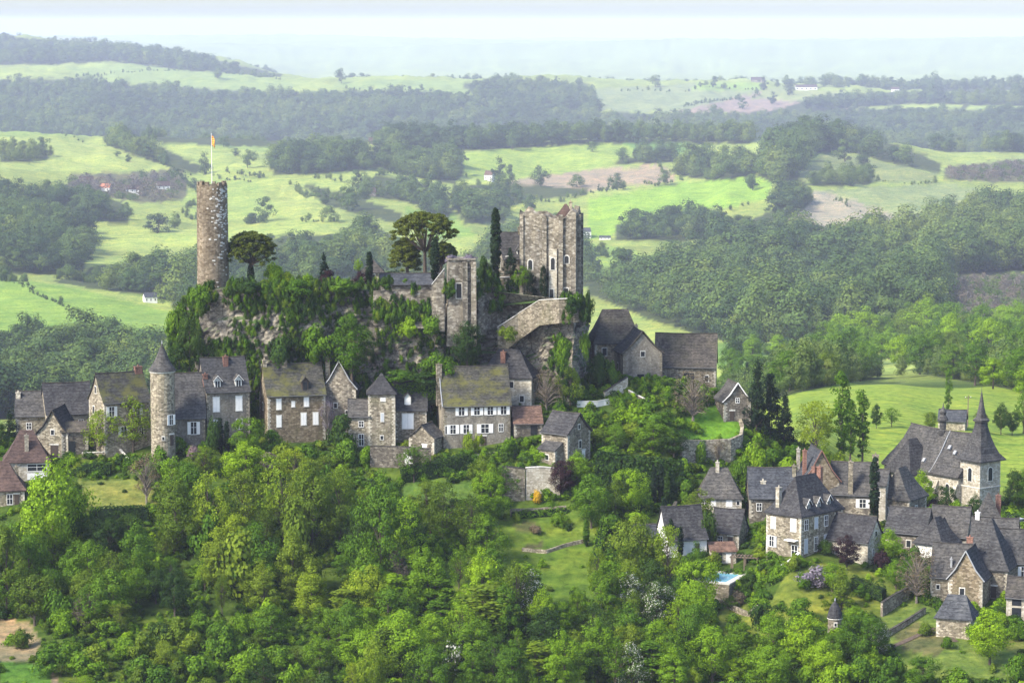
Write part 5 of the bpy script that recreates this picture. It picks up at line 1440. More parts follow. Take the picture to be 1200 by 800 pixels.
house('gabled_house', 'rough stone gable with pale verge between two slate roofs', 1131, 711, 6.0, 7.5, 5.0, 'gy', 5.0, 'slate', 'rubble_brown', rot=-12, feats=[('f', 0.4, 2.2, 0.8, 1.1, 'd')], verge=('lead', 'l'))
house('stone_house', 'house with steep slate roof, pale hips and one roof window in the cluster', 1154, 700, 8.0, 8.5, 5.4, 'hip', 8.2, 'slate', 'rubble_dark', rot=-14, ridge=0.8, feats=[('f', 0.22, 3.2, 1.0, 1.5, 'g'), ('f', 0.7, 0.2, 1.0, 2.0, 'door')], dorm=[(0.45, dict(dw=1.2, dh=1.1, z0=0.6, y_in=1.3))], flare=0.8)
house('stone_house', 'slate house with chimney rising at the back of the cluster', 1163, 678, 8.2, 7, 5.8, 'gx', 5.0, 'slate', 'rubble_dark', rot=-6, chim=[(0.1, 0.5, 0.6, 0.8, 0.7, 'white_render')], feats=[('f', 0.8, 2.8, 0.8, 1.3, 'g')])
house('stone_house', 'broad slate house with shuttered window at the village edge', 1193, 694, 8.4, 7.2, 5.6, 'gx', 5.4, 'slate', 'rubble', rot=0, feats=[('f', 0.14, 3.0, 1.0, 1.7, 'gs'), ('f', 0.5, 0.2, 1.1, 2.2, 'door'), ('f', 0.62, 3.0, 1.0, 1.7, 'gs')])
house('open_porch', 'slate porch roof on pale posts at the edge of the village', 1196, 728, 5.0, 4, 4.4, 'gx', 3.2, 'lauze', 'cream', rot=-8, feats=[('f', 0.35, 0.2, 1.6, 2.2, 'dark'), ('f', 0.35, 2.8, 1.6, 1.2, 'dark')], cat='porch')
house('stone_hut', 'small squat stone hut with blue grey slate roof in the lower garden', 1117, 747, 5.9, 5.2, 3.6, 'hip', 3.4, 'slate_blue', 'rubble', rot=-12, ridge=3.2, feats=[('r', 0.5, 0.4, 0.8, 1.6, 'door')], cat='hut', verge=None)
def dovecote():
    p, th = place(978, 753, None, 0)
    root = empty('dovecote', p, th, 'small round stone dovecote with domed slate cap among the bushes', 'dovecote')
    b = MB(); b.lathe([(1.35, -3), (1.28, 0), (1.2, 2.5), (1.17, 4.5)], 18); b.build('wall', M['rubble'], root)
    r = MB(); roof_cone(r, 1.2, 4.5, 2.9, 18, 0.14, True); ro = r.build('roof', M['slate'], root)
    q = MB(); q.lathe([(0.1, 7.3), (0.14, 7.5), (0.03, 7.9)], 6); q.build('finial', M['lead'], ro)
    q = MB(); q.lathe([(1.2, 4.25), (1.36, 4.3), (1.36, 4.42), (1.2, 4.46)], 18); q.build('cornice', M['pale_stone'], root)
    opening(root, ((-0.5, -1.26), (1, 0), 1.0), 0.62, 3.2, 0.35, 0.5, 'd')
dovecote()

def church():
    p = ground(1157, 600)
    th = math.radians(36)
    root = empty('church', p, th, 'stone church with bowed slate nave roof, ridge lantern and slender spire', 'church')
    HOUSES.append((p.x, p.y, 12, -math.sin(th) * 14, math.cos(th) * 14))
    # nave (ridge along local y), with a rounded east end
    b = MB()
    xl, xr, y0, y1, h, rh = -3.8, 6.8, 4.6, 25.0, 7.2, 8.2
    out = [(xl, y0), (xr, y0), (xr, y1)] + [((xl + xr) / 2 + (xr - xl) / 2 * math.cos(a), y1 + 4.2 * math.sin(a)) for a in [PI * k / 8 for k in range(1, 8)]] + [(xl, y1)]
    b.ring([[(x, y, z) for x, y in out] for z in (-5, h)])
    b.build('nave_wall', M['cream'], root)
    r = MB()
    cx = (xl + xr) / 2
    def lp(t, z):
        """outline shrunk towards the ridge line"""
        res = []
        for x, y in [(xl - 0.6, y0 - 0.5), (xl - 0.6, y0 + 4), (xl - 0.6, y0 + 9), (xl - 0.6, y1)] + [(cx - (xr - xl + 1.2) / 2 * math.cos(a), y1 + 4.8 * math.sin(a)) for a in [PI * k / 8 for k in range(1, 8)]] + [(xr + 0.6, y1), (xr + 0.6, y0 + 9), (xr + 0.6, y0 + 4), (xr + 0.6, y0 - 0.5)]:
            ry = min(y, y1 - 1.2)
            q_ = jit((x + (cx - x) * t, y + (ry - y) * t, z - 0.35 * t * math.sin(PI * min(max((y - y0) / (y1 - y0), 0), 1))), 0.12, 0.5)
            res.append(q_)
        return res
    r.ring([lp(0, h - 0.45), lp(0, h - 0.2), lp(0.2, h + 1.25), lp(0.45, h + 3.0), lp(0.72, h + 5.1), lp(0.992, h + rh)])
    ro = r.build('nave_roof', M['slate'], root)
    q = MB(); q.tube([(cx, y0 + (y1 - y0 - 1) * k / 8, h + rh - 0.35 * math.sin(PI * k / 8) + 0.03) for k in range(9)], [0.15] * 9, 5); q.build('ridge_course', M['lauze'], ro)
    q = MB(); q.tube([(xl - 0.7, 12.4, h - 0.15), (xl + 1.0, 12.4, h + 1.55), (xl + 2.8, 12.4, h + 3.95), (cx, 12.4, h + rh - 0.2)], [0.12] * 4, 4); q.build('flashing', M['lead'], ro)
    for yy, zz in ((15.5, 1.9), (8.2, 4.2), (10.3, 5.0)):
        t = (zz) / rh
        q = MB(); x = xl - 0.6 + (cx - xl + 0.6) * (zz / rh) ** 0.9 - 0.15
        q.add([(x - 0.35, yy - 0.35, h + zz - 0.3), (x + 0.2, yy - 0.35, h + zz + 0.4), (x + 0.2, yy + 0.35, h + zz + 0.4), (x - 0.35, yy + 0.35, h + zz - 0.3), (x - 0.35 + 0.3, yy - 0.35, h + zz - 0.6), (x + 0.5, yy - 0.35, h + zz + 0.1), (x + 0.5, yy + 0.35, h + zz + 0.1), (x - 0.05, yy + 0.35, h + zz - 0.6)], [(0, 1, 2, 3), (7, 6, 5, 4), (0, 4, 5, 1), (1, 5, 6, 2), (2, 6, 7, 3), (3, 7, 4, 0)])
        q.build('skylight', M['lead'], ro)
    # side chapel
    b = MB(); b.box(-6.8, xl + 0.3, 15.2, 22.4, -5, 6.5); b.build('chapel_wall', M['cream'], root)
    r = MB(); roof_hip(r, 8.0, 7.4, 6.6, 6.6, 2.4, o=0.5, x0=-3.0, y0=15.1, flare=0.74); r.build('chapel_roof', M['slate'], root)
    # buttresses along the side
    for yy in (5.0, 10.6):
        q = MB(); q.ring([[(xl - dp, yy - 0.5, z), (xl + 0.1, yy - 0.5, z), (xl + 0.1, yy + 0.5, z), (xl - dp, yy + 0.5, z)] for z, dp in ((-5, 1.2), (4, 1.1), (5.6, 0.3))]); q.build('buttress', M['cream'], root)
    fl = ((xl, y1), (0, -1), y1 - y0)
    for u in (0.62, 0.85):
        opening(root, fl, u, 2.4, 1.0, 2.8, 'arch')
    opening(root, ((-6.8, 22.4), (0, -1), 7.2), 0.5, 1.8, 1.0, 2.6, 'arch')
    # lantern on the ridge
    q = MB(); zr = h + rh - 0.5
    q.lathe([(r_ * 1.25, zr + z_ * 1.35) for r_, z_ in ((0.75, -0.6), (0.8, 0), (0.55, 0.2), (0.55, 1.5), (0.95, 1.6), (0.9, 1.8), (0.55, 2.3), (0.45, 2.5), (0.62, 2.9), (0.42, 3.3), (0.1, 3.7), (0.05, 4.3))], 12, cx, 14.6)
    q.build('lantern', M['slate'], root)
    # tower
    w, d, ht = 5.8, 5.6, 11.0
    b = MB(); b.box(-w / 2, w / 2, -0.6, d - 0.6, -5, ht - 0.2); b.build('tower_wall', M['cream'], root)
    q = MB(); q.box(-w / 2 - 0.12, w / 2 + 0.12, -0.72, d - 0.48, ht * 0.47, ht * 0.47 + 0.2); q.build('string_course', M['pale_stone'], root)
    fr, fL = ((-w / 2, -0.6), (1, 0), w), ((-w / 2, d - 0.6), (0, -1), d)
    opening(root, fr, 0.5, 6.6, 1.1, 2.7, 'arch'); opening(root, fL, 0.5, 6.4, 1.0, 2.7, 'arch')
    opening(root, fr, 0.5, 2.2, 0.5, 0.9, 'd')
    q = MB()
    def sq(s, z, k=0.0):
        c = [(-1, -1), (0, -1 - k), (1, -1), (1 + k, 0), (1, 1), (0, 1 + k), (-1, 1), (-1 - k, 0)]
        return [(x * s, d / 2 - 0.6 + y * s, z) for x, y in c]
    q.ring([sq(w / 2 + 0.75, ht - 0.45), sq(w / 2 + 0.75, ht - 0.2), sq(2.65, ht + 1.0), sq(2.05, ht + 2.4, 0.06), sq(1.45, ht + 4.3, 0.12), sq(0.95, ht + 6.5, 0.2), sq(0.85, ht + 7.4, 0.22)])
    sp = q.build('spire', M['slate'], root)
    q = MB(); q.ring([sq(1.15, ht + 7.4, 0.2), sq(1.2, ht + 7.75, 0.2), sq(0.74, ht + 8.3, 0.25), sq(0.38, ht + 10.6, 0.3), sq(0.05, ht + 13.6, 0.3)]); q.build('spire_tip', M['slate'], sp)
    q = MB(); q.tube([(0, d / 2 - 0.6, ht + 13.5), (0, d / 2 - 0.6, ht + 14.6)], [0.05, 0.03], 5); q.build('spire_cross', M['iron'], sp)
church()
house('farm_shed', 'shed with bright blue slate roof in the meadow behind the church', 1115, 504, 6.6, 5, 2.6, 'gx', 2.3, 'slate_blue', 'rubble', rot=-6, cat='shed', d0=640)

# ------------------------------------------------------------------ garden walls, pool, steps
wall_run('terrace_wall', 'ivy topped terrace wall with white arched door under the square tower', [(434, 546), (470, 547), (505, 546)], [4.0, 4.0, 3.4], 0.6, 'rubble_dark', 'lauze')
p_, th_ = place(479, 548, None, 0)
wr = empty('arched_door', ground(479, 548.5) + Vector((0, -0.45, 0.3)), th_, 'white arched wooden door in the terrace wall under the square tower', 'door')
opening(wr, ((-1, 0), (1, 0), 2), 0.5, 0, 1.5, 2.6, 'archw')
wall_run('retaining_wall', 'pale stone retaining wall below the garden stone barn', [(588, 584), (594, 585), (615, 585)], [6.2, 6.4, 6.0], 0.7, 'rubble', 'lauze')
wall_run('retaining_wall', 'creeper covered retaining wall section beside a golden shrub', [(616, 584), (634, 583), (656, 580)], [6.0, 6.0, 5.2], 0.7, 'cream', 'pale_stone')
wall_run('low_wall', 'low dry stone wall between two terraced garden beds', [(598, 604), (630, 603), (664, 600)], 1.3, 0.5, 'rubble', None)
wall_run('low_wall', 'low stone edging of the lowest vegetable bed', [(612, 645), (640, 648), (664, 640), (690, 634)], 0.6, 0.4, 'rubble', None)
wall_run('garden_wall', 'low pale wall in front of the two lime trees', [(96, 537), (120, 536), (140, 532), (150, 544)], 1.1, 0.45, 'rubble', 'pale_stone')
wall_run('retaining_wall', 'rubble retaining wall under the swimming pool terrace', [(832, 699), (846, 701), (858, 694)], [2.6, 2.6, 2.2], 0.6, 'rubble', None)
wall_run('garden_wall', 'ivy capped garden wall beside the bare twiggy tree', [(1033, 722), (1048, 712), (1066, 700)], [2.4, 2.4, 2.0], 0.5, 'rubble', 'lauze')
wall_run('garden_wall', 'low wall with worn coping along the sloping vegetable plot', [(1036, 748), (1058, 735), (1084, 718)], 0.9, 0.45, 'rubble', 'lauze')
wall_run('low_wall', 'curving dry stone edging of the rockery below the pool', [(838, 704), (858, 714), (878, 722), (890, 712)], 0.8, 0.5, 'rubble', None)
wall_run('garden_wall', 'white coped steps wall between the mansion and the lawn', [(908, 672), (926, 664), (936, 658)], [1.0, 1.2, 1.6], 0.5, 'rubble', 'white')
def pool():
    c = ground(843, 688)
    c.z += 1.5
    th = math.radians(-24)
    root = empty('swimming_pool', c, th, 'small blue swimming pool with pale paved surround', 'swimming pool')
    b = MB()
    L, Wd = 5.2, 8.0
    for x0, x1, y0, y1 in ((-L / 2 - 1.2, L / 2 + 1.2, -Wd / 2 - 1.2, -Wd / 2), (-L / 2 - 1.2, L / 2 + 1.2, Wd / 2, Wd / 2 + 1.2), (-L / 2 - 1.2, -L / 2, -Wd / 2, Wd / 2), (L / 2, L / 2 + 1.2, -Wd / 2, Wd / 2)):
        b.box(x0, x1, y0, y1, 0.2, 0.45)
    b.build('deck', M['paving'], root)
    q = MB(); q.box(-L / 2 - 1.1, L / 2 + 1.1, -Wd / 2 - 1.1, Wd / 2 + 1.1, -4, 0.198); q.build('retaining_base', M['rubble'], root)
    q = MB(); q.box(-L / 2 + 0.002, L / 2 - 0.002, -Wd / 2 + 0.002, Wd / 2 - 0.002, 0.2, 0.36); q.build('water', M['pool'], root)
pool()
house('pool_house', 'pool shelter with weathered pink tile roof and open front', 848, 660, 4.6, 3.6, 2.3, 'shed', 0.9, 'red_tile', 'cream', rot=10, feats=[('f', 0.3, 0.1, 1.2, 1.9, 'dark'), ('f', 0.7, 0.1, 1.0, 1.8, 'wdoor')], cat='pool house')
def pergola():
    p = ground(872, 668)
    root = empty('pergola', p, math.radians(-12), 'rustic timber pergola beside the pool shelter', 'pergola')
    for x in (-2.4, 0, 2.4):
        for y in (0, 2.2):
            b = MB(); b.box(x - 0.1, x + 0.1, y - 0.1, y + 0.1, -1, 2.3); b.build('post', M['brown_wood'], root)
    for y in (0, 2.2):
        b = MB(); b.box(-2.7, 2.7, y - 0.09, y + 0.09, 2.302, 2.48); b.build('beam', M['brown_wood'], root)
    for k in range(9):
        x = -2.5 + 0.62 * k
        b = MB(); b.box(x - 0.06, x + 0.06, -0.4, 2.6, 2.484, 2.6); b.build('rafter', M['brown_wood'], root)
pergola()

# ------------------------------------------------------------------ far farms and hamlets
def far_house(label, px, py, d0, w, d, h, rh, roofm, wallm, rot=0.0, name='farmhouse', cat='farmhouse', nwin=3):
    D_ = ground(px, py, FD(d0))
    s = 1.0
    fe = [('f', (k + 0.5) / nwin, h * 0.35, w * 0.07, h * 0.35, 'd') for k in range(nwin)]
    return house(name, label, px, py, w, d, h, 'gx', rh, roofm, wallm, rot=rot, d0=FD(d0), feats=fe, cat=cat)
far_house('white farmhouse with grey roof in the fields beyond the castle keep', 686, 279, 1950, 14, 11, 8, 4, 'slate_blue', 'white', 12)
far_house('low white farm shed next to the farmhouse beyond the keep', 709, 281, 1950, 13, 8, 3.0, 1.6, 'slate_blue', 'white', 0, 'farm_shed', 'shed')
far_house('white house at the top corner of the green field beside the wooded valley', 177, 355, 1600, 10, 9, 5, 3, 'slate_blue', 'white', 10)
far_house('whitewashed hut in bare scrub on the wooded hillside', 1172, 369, 1600, 10, 8, 5, 3.2, 'maroon_tile', 'white', -10, 'hut', 'hut', 1)
far_house('big pale warehouse in the misty valley', 342, 152, 3400, 52, 26, 9, 6, 'grey_w' if 'grey_w' in M else 'slate_blue', 'white', 5, 'warehouse', 'warehouse', 4)
far_house('white house with brown roof on the skyline of the upper pasture', 29, 148, 2700, 20, 14, 8, 7, 'maroon_tile', 'white', 15)
far_house('pale farm building at the end of the upper pasture', 4, 142, 2700, 12, 12, 8, 7, 'red_tile', 'white', -10)
far_house('dark roofed farmhouse between trees on the upper pasture edge', 163, 154, 2700, 20, 13, 5, 8, 'maroon_tile', 'white', 0)
far_house('farmhouse with two pale gables on the upper pasture edge', 198, 157, 2700, 22, 13, 6, 9, 'maroon_tile', 'white_render', 12)
far_house('brown roofed house of the hamlet under purple trees', 102, 218, 2300, 19, 12, 6, 7, 'maroon_tile', 'rubble_brown', 8)
far_house('pale rounded barn roof in the hamlet under purple trees', 122, 224, 2200, 15, 12, 5, 5, 'terracotta', 'white_render', -20)
far_house('hamlet house with rose coloured roof and pale wall', 155, 226, 2200, 18, 11, 5, 5, 'maroon_tile', 'white_render', 0)
far_house('low hamlet house at the field corner by a dark fir', 192, 222, 2250, 17, 11, 5, 6, 'maroon_tile', 'white_render', 10)
far_house('long dark roofed farmhouse above the tree row beyond the castle', 440, 170, 2600, 24, 13, 5, 8, 'maroon_tile', 'rubble', 0)
far_house('white gabled house among trees behind the umbrella pine', 572, 212, 2250, 13, 11, 9, 6, 'red_tile', 'white', -25)
far_house('pale farm roofs among orchard trees above the umbrella pine', 433, 229, 2100, 18, 10, 4, 6, 'maroon_tile', 'rubble', 10)
far_house('long pale farm on the far plateau ridge', 945, 106, 4700, 70, 24, 10, 8, 'maroon_tile', 'white', 5, nwin=5)
far_house('lone house against the sky on the far plateau', 888, 97, 4800, 45, 24, 9, 9, 'maroon_tile', 'rubble', 0)
far_house('distant white house at the edge of the far plateau wood', 1049, 108, 4700, 26, 18, 9, 7, 'maroon_tile', 'white', 0)

def parked_car(px, py, rot, paint, label):
    """small hatchback: body, cabin, glazing, wheels with hubs, lamps"""
    p = ground(px, py); root = empty('parked_car', p, math.radians(rot), label, 'car', 'cars parked below the church')
    b = MB()
    prof = [(-2.0, 0.35), (2.0, 0.35), (2.02, 0.72), (1.15, 0.86), (-1.8, 0.9), (-2.02, 0.75)]
    b.ring([[(x, y, z) for x, z in prof] for y in (-0.82, 0.82)])
    prof = [(-1.85, 0.88), (0.98, 0.86), (0.35, 1.42), (-1.35, 1.45)]
    b.ring([[(x, y * (1 if z < 1 else 0.85), z) for x, z in prof] for y in (-0.8, 0.8)])
    b.build('body', paint, root)
    for nm, q in (('windscreen', [(0.93, -0.68, 0.93), (0.93, 0.68, 0.93), (0.42, 0.6, 1.38), (0.42, -0.6, 1.38)]), ('rear_window', [(-1.85, 0.66, 0.95), (-1.85, -0.66, 0.95), (-1.45, -0.58, 1.4), (-1.45, 0.58, 1.4)]),
                  ('side_window', [(-1.5, -0.80, 0.95), (0.7, -0.80, 0.95), (0.3, -0.72, 1.36), (-1.3, -0.72, 1.36)]), ('side_window', [(0.7, 0.80, 0.95), (-1.5, 0.80, 0.95), (-1.3, 0.72, 1.36), (0.3, 0.72, 1.36)])):
        g = MB(); c = Vector((0, 0, 1.1)); n = (Vector(q[1]) - Vector(q[0])).cross(Vector(q[2]) - Vector(q[1])).normalized() * 0.02
        o_ = [tuple(Vector(v) + n) for v in q]; g.add([tuple(Vector(v) - n) for v in q] + o_, [(3, 2, 1, 0), (4, 5, 6, 7), (0, 1, 5, 4), (1, 2, 6, 5), (2, 3, 7, 6), (3, 0, 4, 7)]); g.build(nm, M['glass'], root)
    for x in (-1.25, 1.25):
        for y in (-0.78, 0.78):
            wb = MB(); wb.ring([[(x + 0.31 * math.cos(2 * PI * i / 12), y + dy, 0.31 + 0.31 * math.sin(2 * PI * i / 12)) for i in range(12)] for dy in (-0.1, 0.1)])
            wo_ = wb.build('wheel', M['iron'], root)
            hbm = MB(); hbm.ring([[(x + 0.17 * math.cos(2 * PI * i / 10), y + dy, 0.31 + 0.17 * math.sin(2 * PI * i / 10)) for i in range(10)] for dy in (-0.115, 0.115)]); hbm.build('hub', M['lead'], wo_)
    for y in (-0.6, 0.6):
        lb = MB(); lb.box(1.95, 2.05, y - 0.15, y + 0.15, 0.6, 0.74); lb.build('headlight', M['white'], root)
M['car_dark'] = plain_mat('dark_car_paint', (0.03, 0.032, 0.036), 0.25, 0.05, spec=0.6)
M['car_silver'] = plain_mat('silver_car_paint', (0.42, 0.43, 0.45), 0.3, 0.05, spec=0.6)
parked_car(1185, 611, 35, M['car_dark'], 'dark car parked by the pyramid roofed cottage')
parked_car(1196, 615, 35, M['car_silver'], 'silver car parked nearer the village edge')
def pole(px, py, h, label, d0=400):
    p = ground(px, py, d0); root = empty('utility_pole', p, 0.4, label, 'utility pole')
    b = MB(); b.tube([(0, 0, -1), (0, 0, h)], [0.16, 0.11], 7); b.build('pole', M['brown_wood'], root)
    b = MB(); b.box(-0.9, 0.9, -0.06, 0.06, h - 0.7, h - 0.55); c_ = b.build('crossarm', M['brown_wood'], root)
    for x in (-0.75, 0, 0.75):
        b = MB(); b.lathe([(0.05, h - 0.55), (0.09, h - 0.45), (0.05, h - 0.3)], 6, x, 0); b.build('insulator', M['white'], c_)
pole(1134, 500, 8.0, 'thin wooden pole in the meadow between the lantern and the spire', 600)

def lane(name, pts, width, mat):
    """a lane laid on the ground a few millimetres proud of it, with a soft wavering edge"""
    W3 = [ground(x, y) for x, y in pts]
    L, R = [], []
    for k in range(len(W3) - 1):
        A, B = W3[k], W3[k + 1]
        n = max(2, int((B - A).length / 1.2))
        d_ = Vector((B.x - A.x, B.y - A.y, 0)).normalized(); nv = Vector((-d_.y, d_.x, 0))
        for q in range(n + (1 if k == len(W3) - 2 else 0)):
            p = A.lerp(B, q / n)
            for lst, s in ((L, 1), (R, -1)):
                w_ = width / 2 * (1 + 0.15 * mnoise.noise(p * 0.4 + Vector((s * 9, 0, 0))))
                e = p + nv * s * w_
                lst.append((e.x, e.y, ground_z(e.x, e.y) + 0.10))
    n = len(L); mb = MB()
    mb.add(L + R, [(k, n + k, n + k + 1, k + 1) for k in range(n - 1)])
    tag(mb.build(name, mat, None, True), kind='structure')
M['lane'] = plain_mat('worn_lane', (0.17, 0.16, 0.14), 0.95, 0.3, 0.8)
lane('lane', [(505, 549), (535, 541), (575, 534), (610, 533)], 3.2, M['lane'])
lane('parking_area', [(1172, 612), (1195, 616), (1215, 620)], 7.0, M['lane'])
lane('footpath', [(1040, 760), (1068, 748), (1098, 735), (1120, 752)], 1.1, M['soil'])
# ------------------------------------------------------------------ trees and bushes near the village
FORMS = {}
def trunk_mesh(name, seed, H, z0, r, cc, limbs=14, mat='bark', lean=0.03):
    rg = random.Random(seed)
    mb = MB()
    topz = z0 + (H - z0) * 0.72
    path = []
    for k in range(6):
        t = k / 5
        path.append((math.sin(t * 2 + seed) * lean * H * t, math.cos(t * 3 + seed) * lean * H * t, -0.8 + (topz + 0.8) * t))
    mb.tube(path, [r * (1.35 if k == 0 else 1) * (1 - 0.78 * k / 5) for k in range(6)], 7)
    ids = list(range(len(cc))); rg.shuffle(ids)
    for i in ids[:limbs]:
        c = Vector(cc[i])
        t = min(0.95, max(0.22, (c.z * 0.62) / topz))
        f = t * 5; k = min(int(f), 4)
        a = Vector(path[k]).lerp(Vector(path[k + 1]), f - k)
        mid = a.lerp(c, 0.5) + Vector((rg.uniform(-.2, .2), rg.uniform(-.2, .2), 0.12 * (c - a).length))
        rr = r * (1 - 0.75 * t) * 0.55
        mb.tube([a, mid, c], [rr, rr * 0.6, rr * 0.18], 4)
    return mb.mesh(name, M[mat])

def form(kind, H, Wd, z0, shape, ncl, per, leaf, cr, n, r, limbs=14, mat='bark', **kw):
    lst = []
    for k in range(n):
        sd = abs(hash_(kind)) % 1000 + k * 17
        me, cc = crown_mesh(kind + '_crown', LEAF['mid'], sd, shape if isinstance(shape, str) else shape[k % len(shape)], ncl, per, Wd, H - z0 - cr * 0.6, z0 + cr * 0.4, leaf, cr, **kw)
        tm = trunk_mesh(kind + '_trunk', sd + 1, H, z0, r, cc, limbs, mat) if r else None
        lst.append((me, tm, Wd + cr * 0.7, H))
    FORMS[kind] = lst
def hash_(s):
    h = 7
    for ch in s: h = (h * 31 + ord(ch)) % 100003
    return h
form('broad', 10.0, 7.6, 1.6, ['round', 'egg', 'round', 'egg', 'dome'], 60, 150, 0.28, 1.1, 5, 0.24)
form('airy', 10.0, 7.4, 2.0, ['egg', 'round', 'flame', 'egg'], 66, 62, 0.27, 0.85, 4, 0.2, limbs=40, jit=0.9)
form('tall', 14.0, 7.4, 1.2, ['egg', 'flame', 'egg'], 84, 140, 0.28, 1.05, 3, 0.28)
form('poplar', 17.0, 3.2, 1.5, 'column', 64, 64, 0.40, 0.75, 2, 0.25)
form('spruce', 14.0, 6.6, 0.8, 'cone', 90, 60, 0.38, 0.8, 3, 0.25, droop=0.35)
form('cypress', 12.0, 1.5, 0.2, 'column', 170, 70, 0.26, 0.36, 2, 0.14, limbs=0, lumpy=0.25)
form('bare', 10.0, 8.6, 1.6, ['round', 'dome'], 90, 26, 0.24, 0.9, 2, 0.28, limbs=80, mat='bark_grey', jit=1.2)
form('bush', 2.6, 3.0, 0.1, ['dome', 'round', 'dome', 'round'], 26, 90, 0.25, 0.62, 4, 0)
form('ball', 2.4, 2.2, 0.1, 'round', 40, 70, 0.20, 0.40, 1, 0)
form('tuft', 1.2, 1.7, 0.0, 'dome', 12, 50, 0.23, 0.42, 4, 0)
for v_ in FORMS.values():
    for me, tm, _, _ in v_:
        pass

VEG = []            # everything that needs a label that singles it out
def tone_words(t):
    return {'bright': 'bright green', 'mid': 'mid green', 'dark': 'dark green', 'olive': 'olive green', 'yellow': 'yellow green', 'gold': 'golden yellow', 'grey': 'bare grey brown',
            'purple': 'dark purple', 'pink': 'pink flowering', 'wisteria': 'mauve flowering', 'white': 'white blossoming', 'conifer': 'blackish green', 'pine': 'dark pine', 'wood_far': 'hazy green'}[t]
PLANTN = {'broad': ('broadleaf_tree', 'round crowned tree', 'tree'), 'airy': ('young_tree', 'airy young tree', 'tree'), 'tall': ('tall_tree', 'tall leafy tree', 'tree'), 'poplar': ('poplar_tree', 'narrow poplar', 'tree'),
          'spruce': ('spruce_tree', 'spruce', 'tree'), 'cypress': ('cypress_tree', 'slim cypress', 'tree'), 'bare': ('twiggy_tree', 'twiggy tree', 'tree'), 'bush': ('bush', 'bush', 'bush'), 'ball': ('clipped_bush', 'clipped round bush', 'bush')}
rgv = random.Random(11)
def plant(px, py, hpx, wpx, kind, tone, label=None, D=None, base=None, group=None, d0=400):
    p = base if base is not None else (P(px, py, D) if D else ground(px, py, d0))
    mpp = p.y / FPX
    h, w = hpx * mpp, wpx * mpp
    me, tm, W0, H0 = FORMS[kind][rgv.randrange(len(FORMS[kind]))]
    nm, ph, cat = PLANTN[kind]
    s = (w / W0, w / W0, h / H0)
    yaw = rgv.uniform(0, 2 * PI)
    def setmat(o):
        o.material_slots[0].link = 'OBJECT'
        o.material_slots[0].material = LEAF[tone]
    if tm is None:
        o = link(nm, me); setmat(o)
    else:
        o = link(nm, None); o.empty_display_size = 0.5
        c = link('crown', me, o); setmat(c)
        link('trunk', tm, o)
    o.location = p; o.scale = s; o.rotation_euler = (0, 0, yaw)
    tag(o, label, cat, group or {'tree': 'trees of the hillside', 'bush': 'bushes of the hillside'}[cat])
    size = 'small ' if h < (6 if cat == 'tree' else 1.6) else ('large ' if h > (13 if cat == 'tree' else 3.6) else '')
    VEG.append((o, None if label else size + tone_words(tone) + ' ' + ph, px, py - hpx * 0.5, p))
    return o

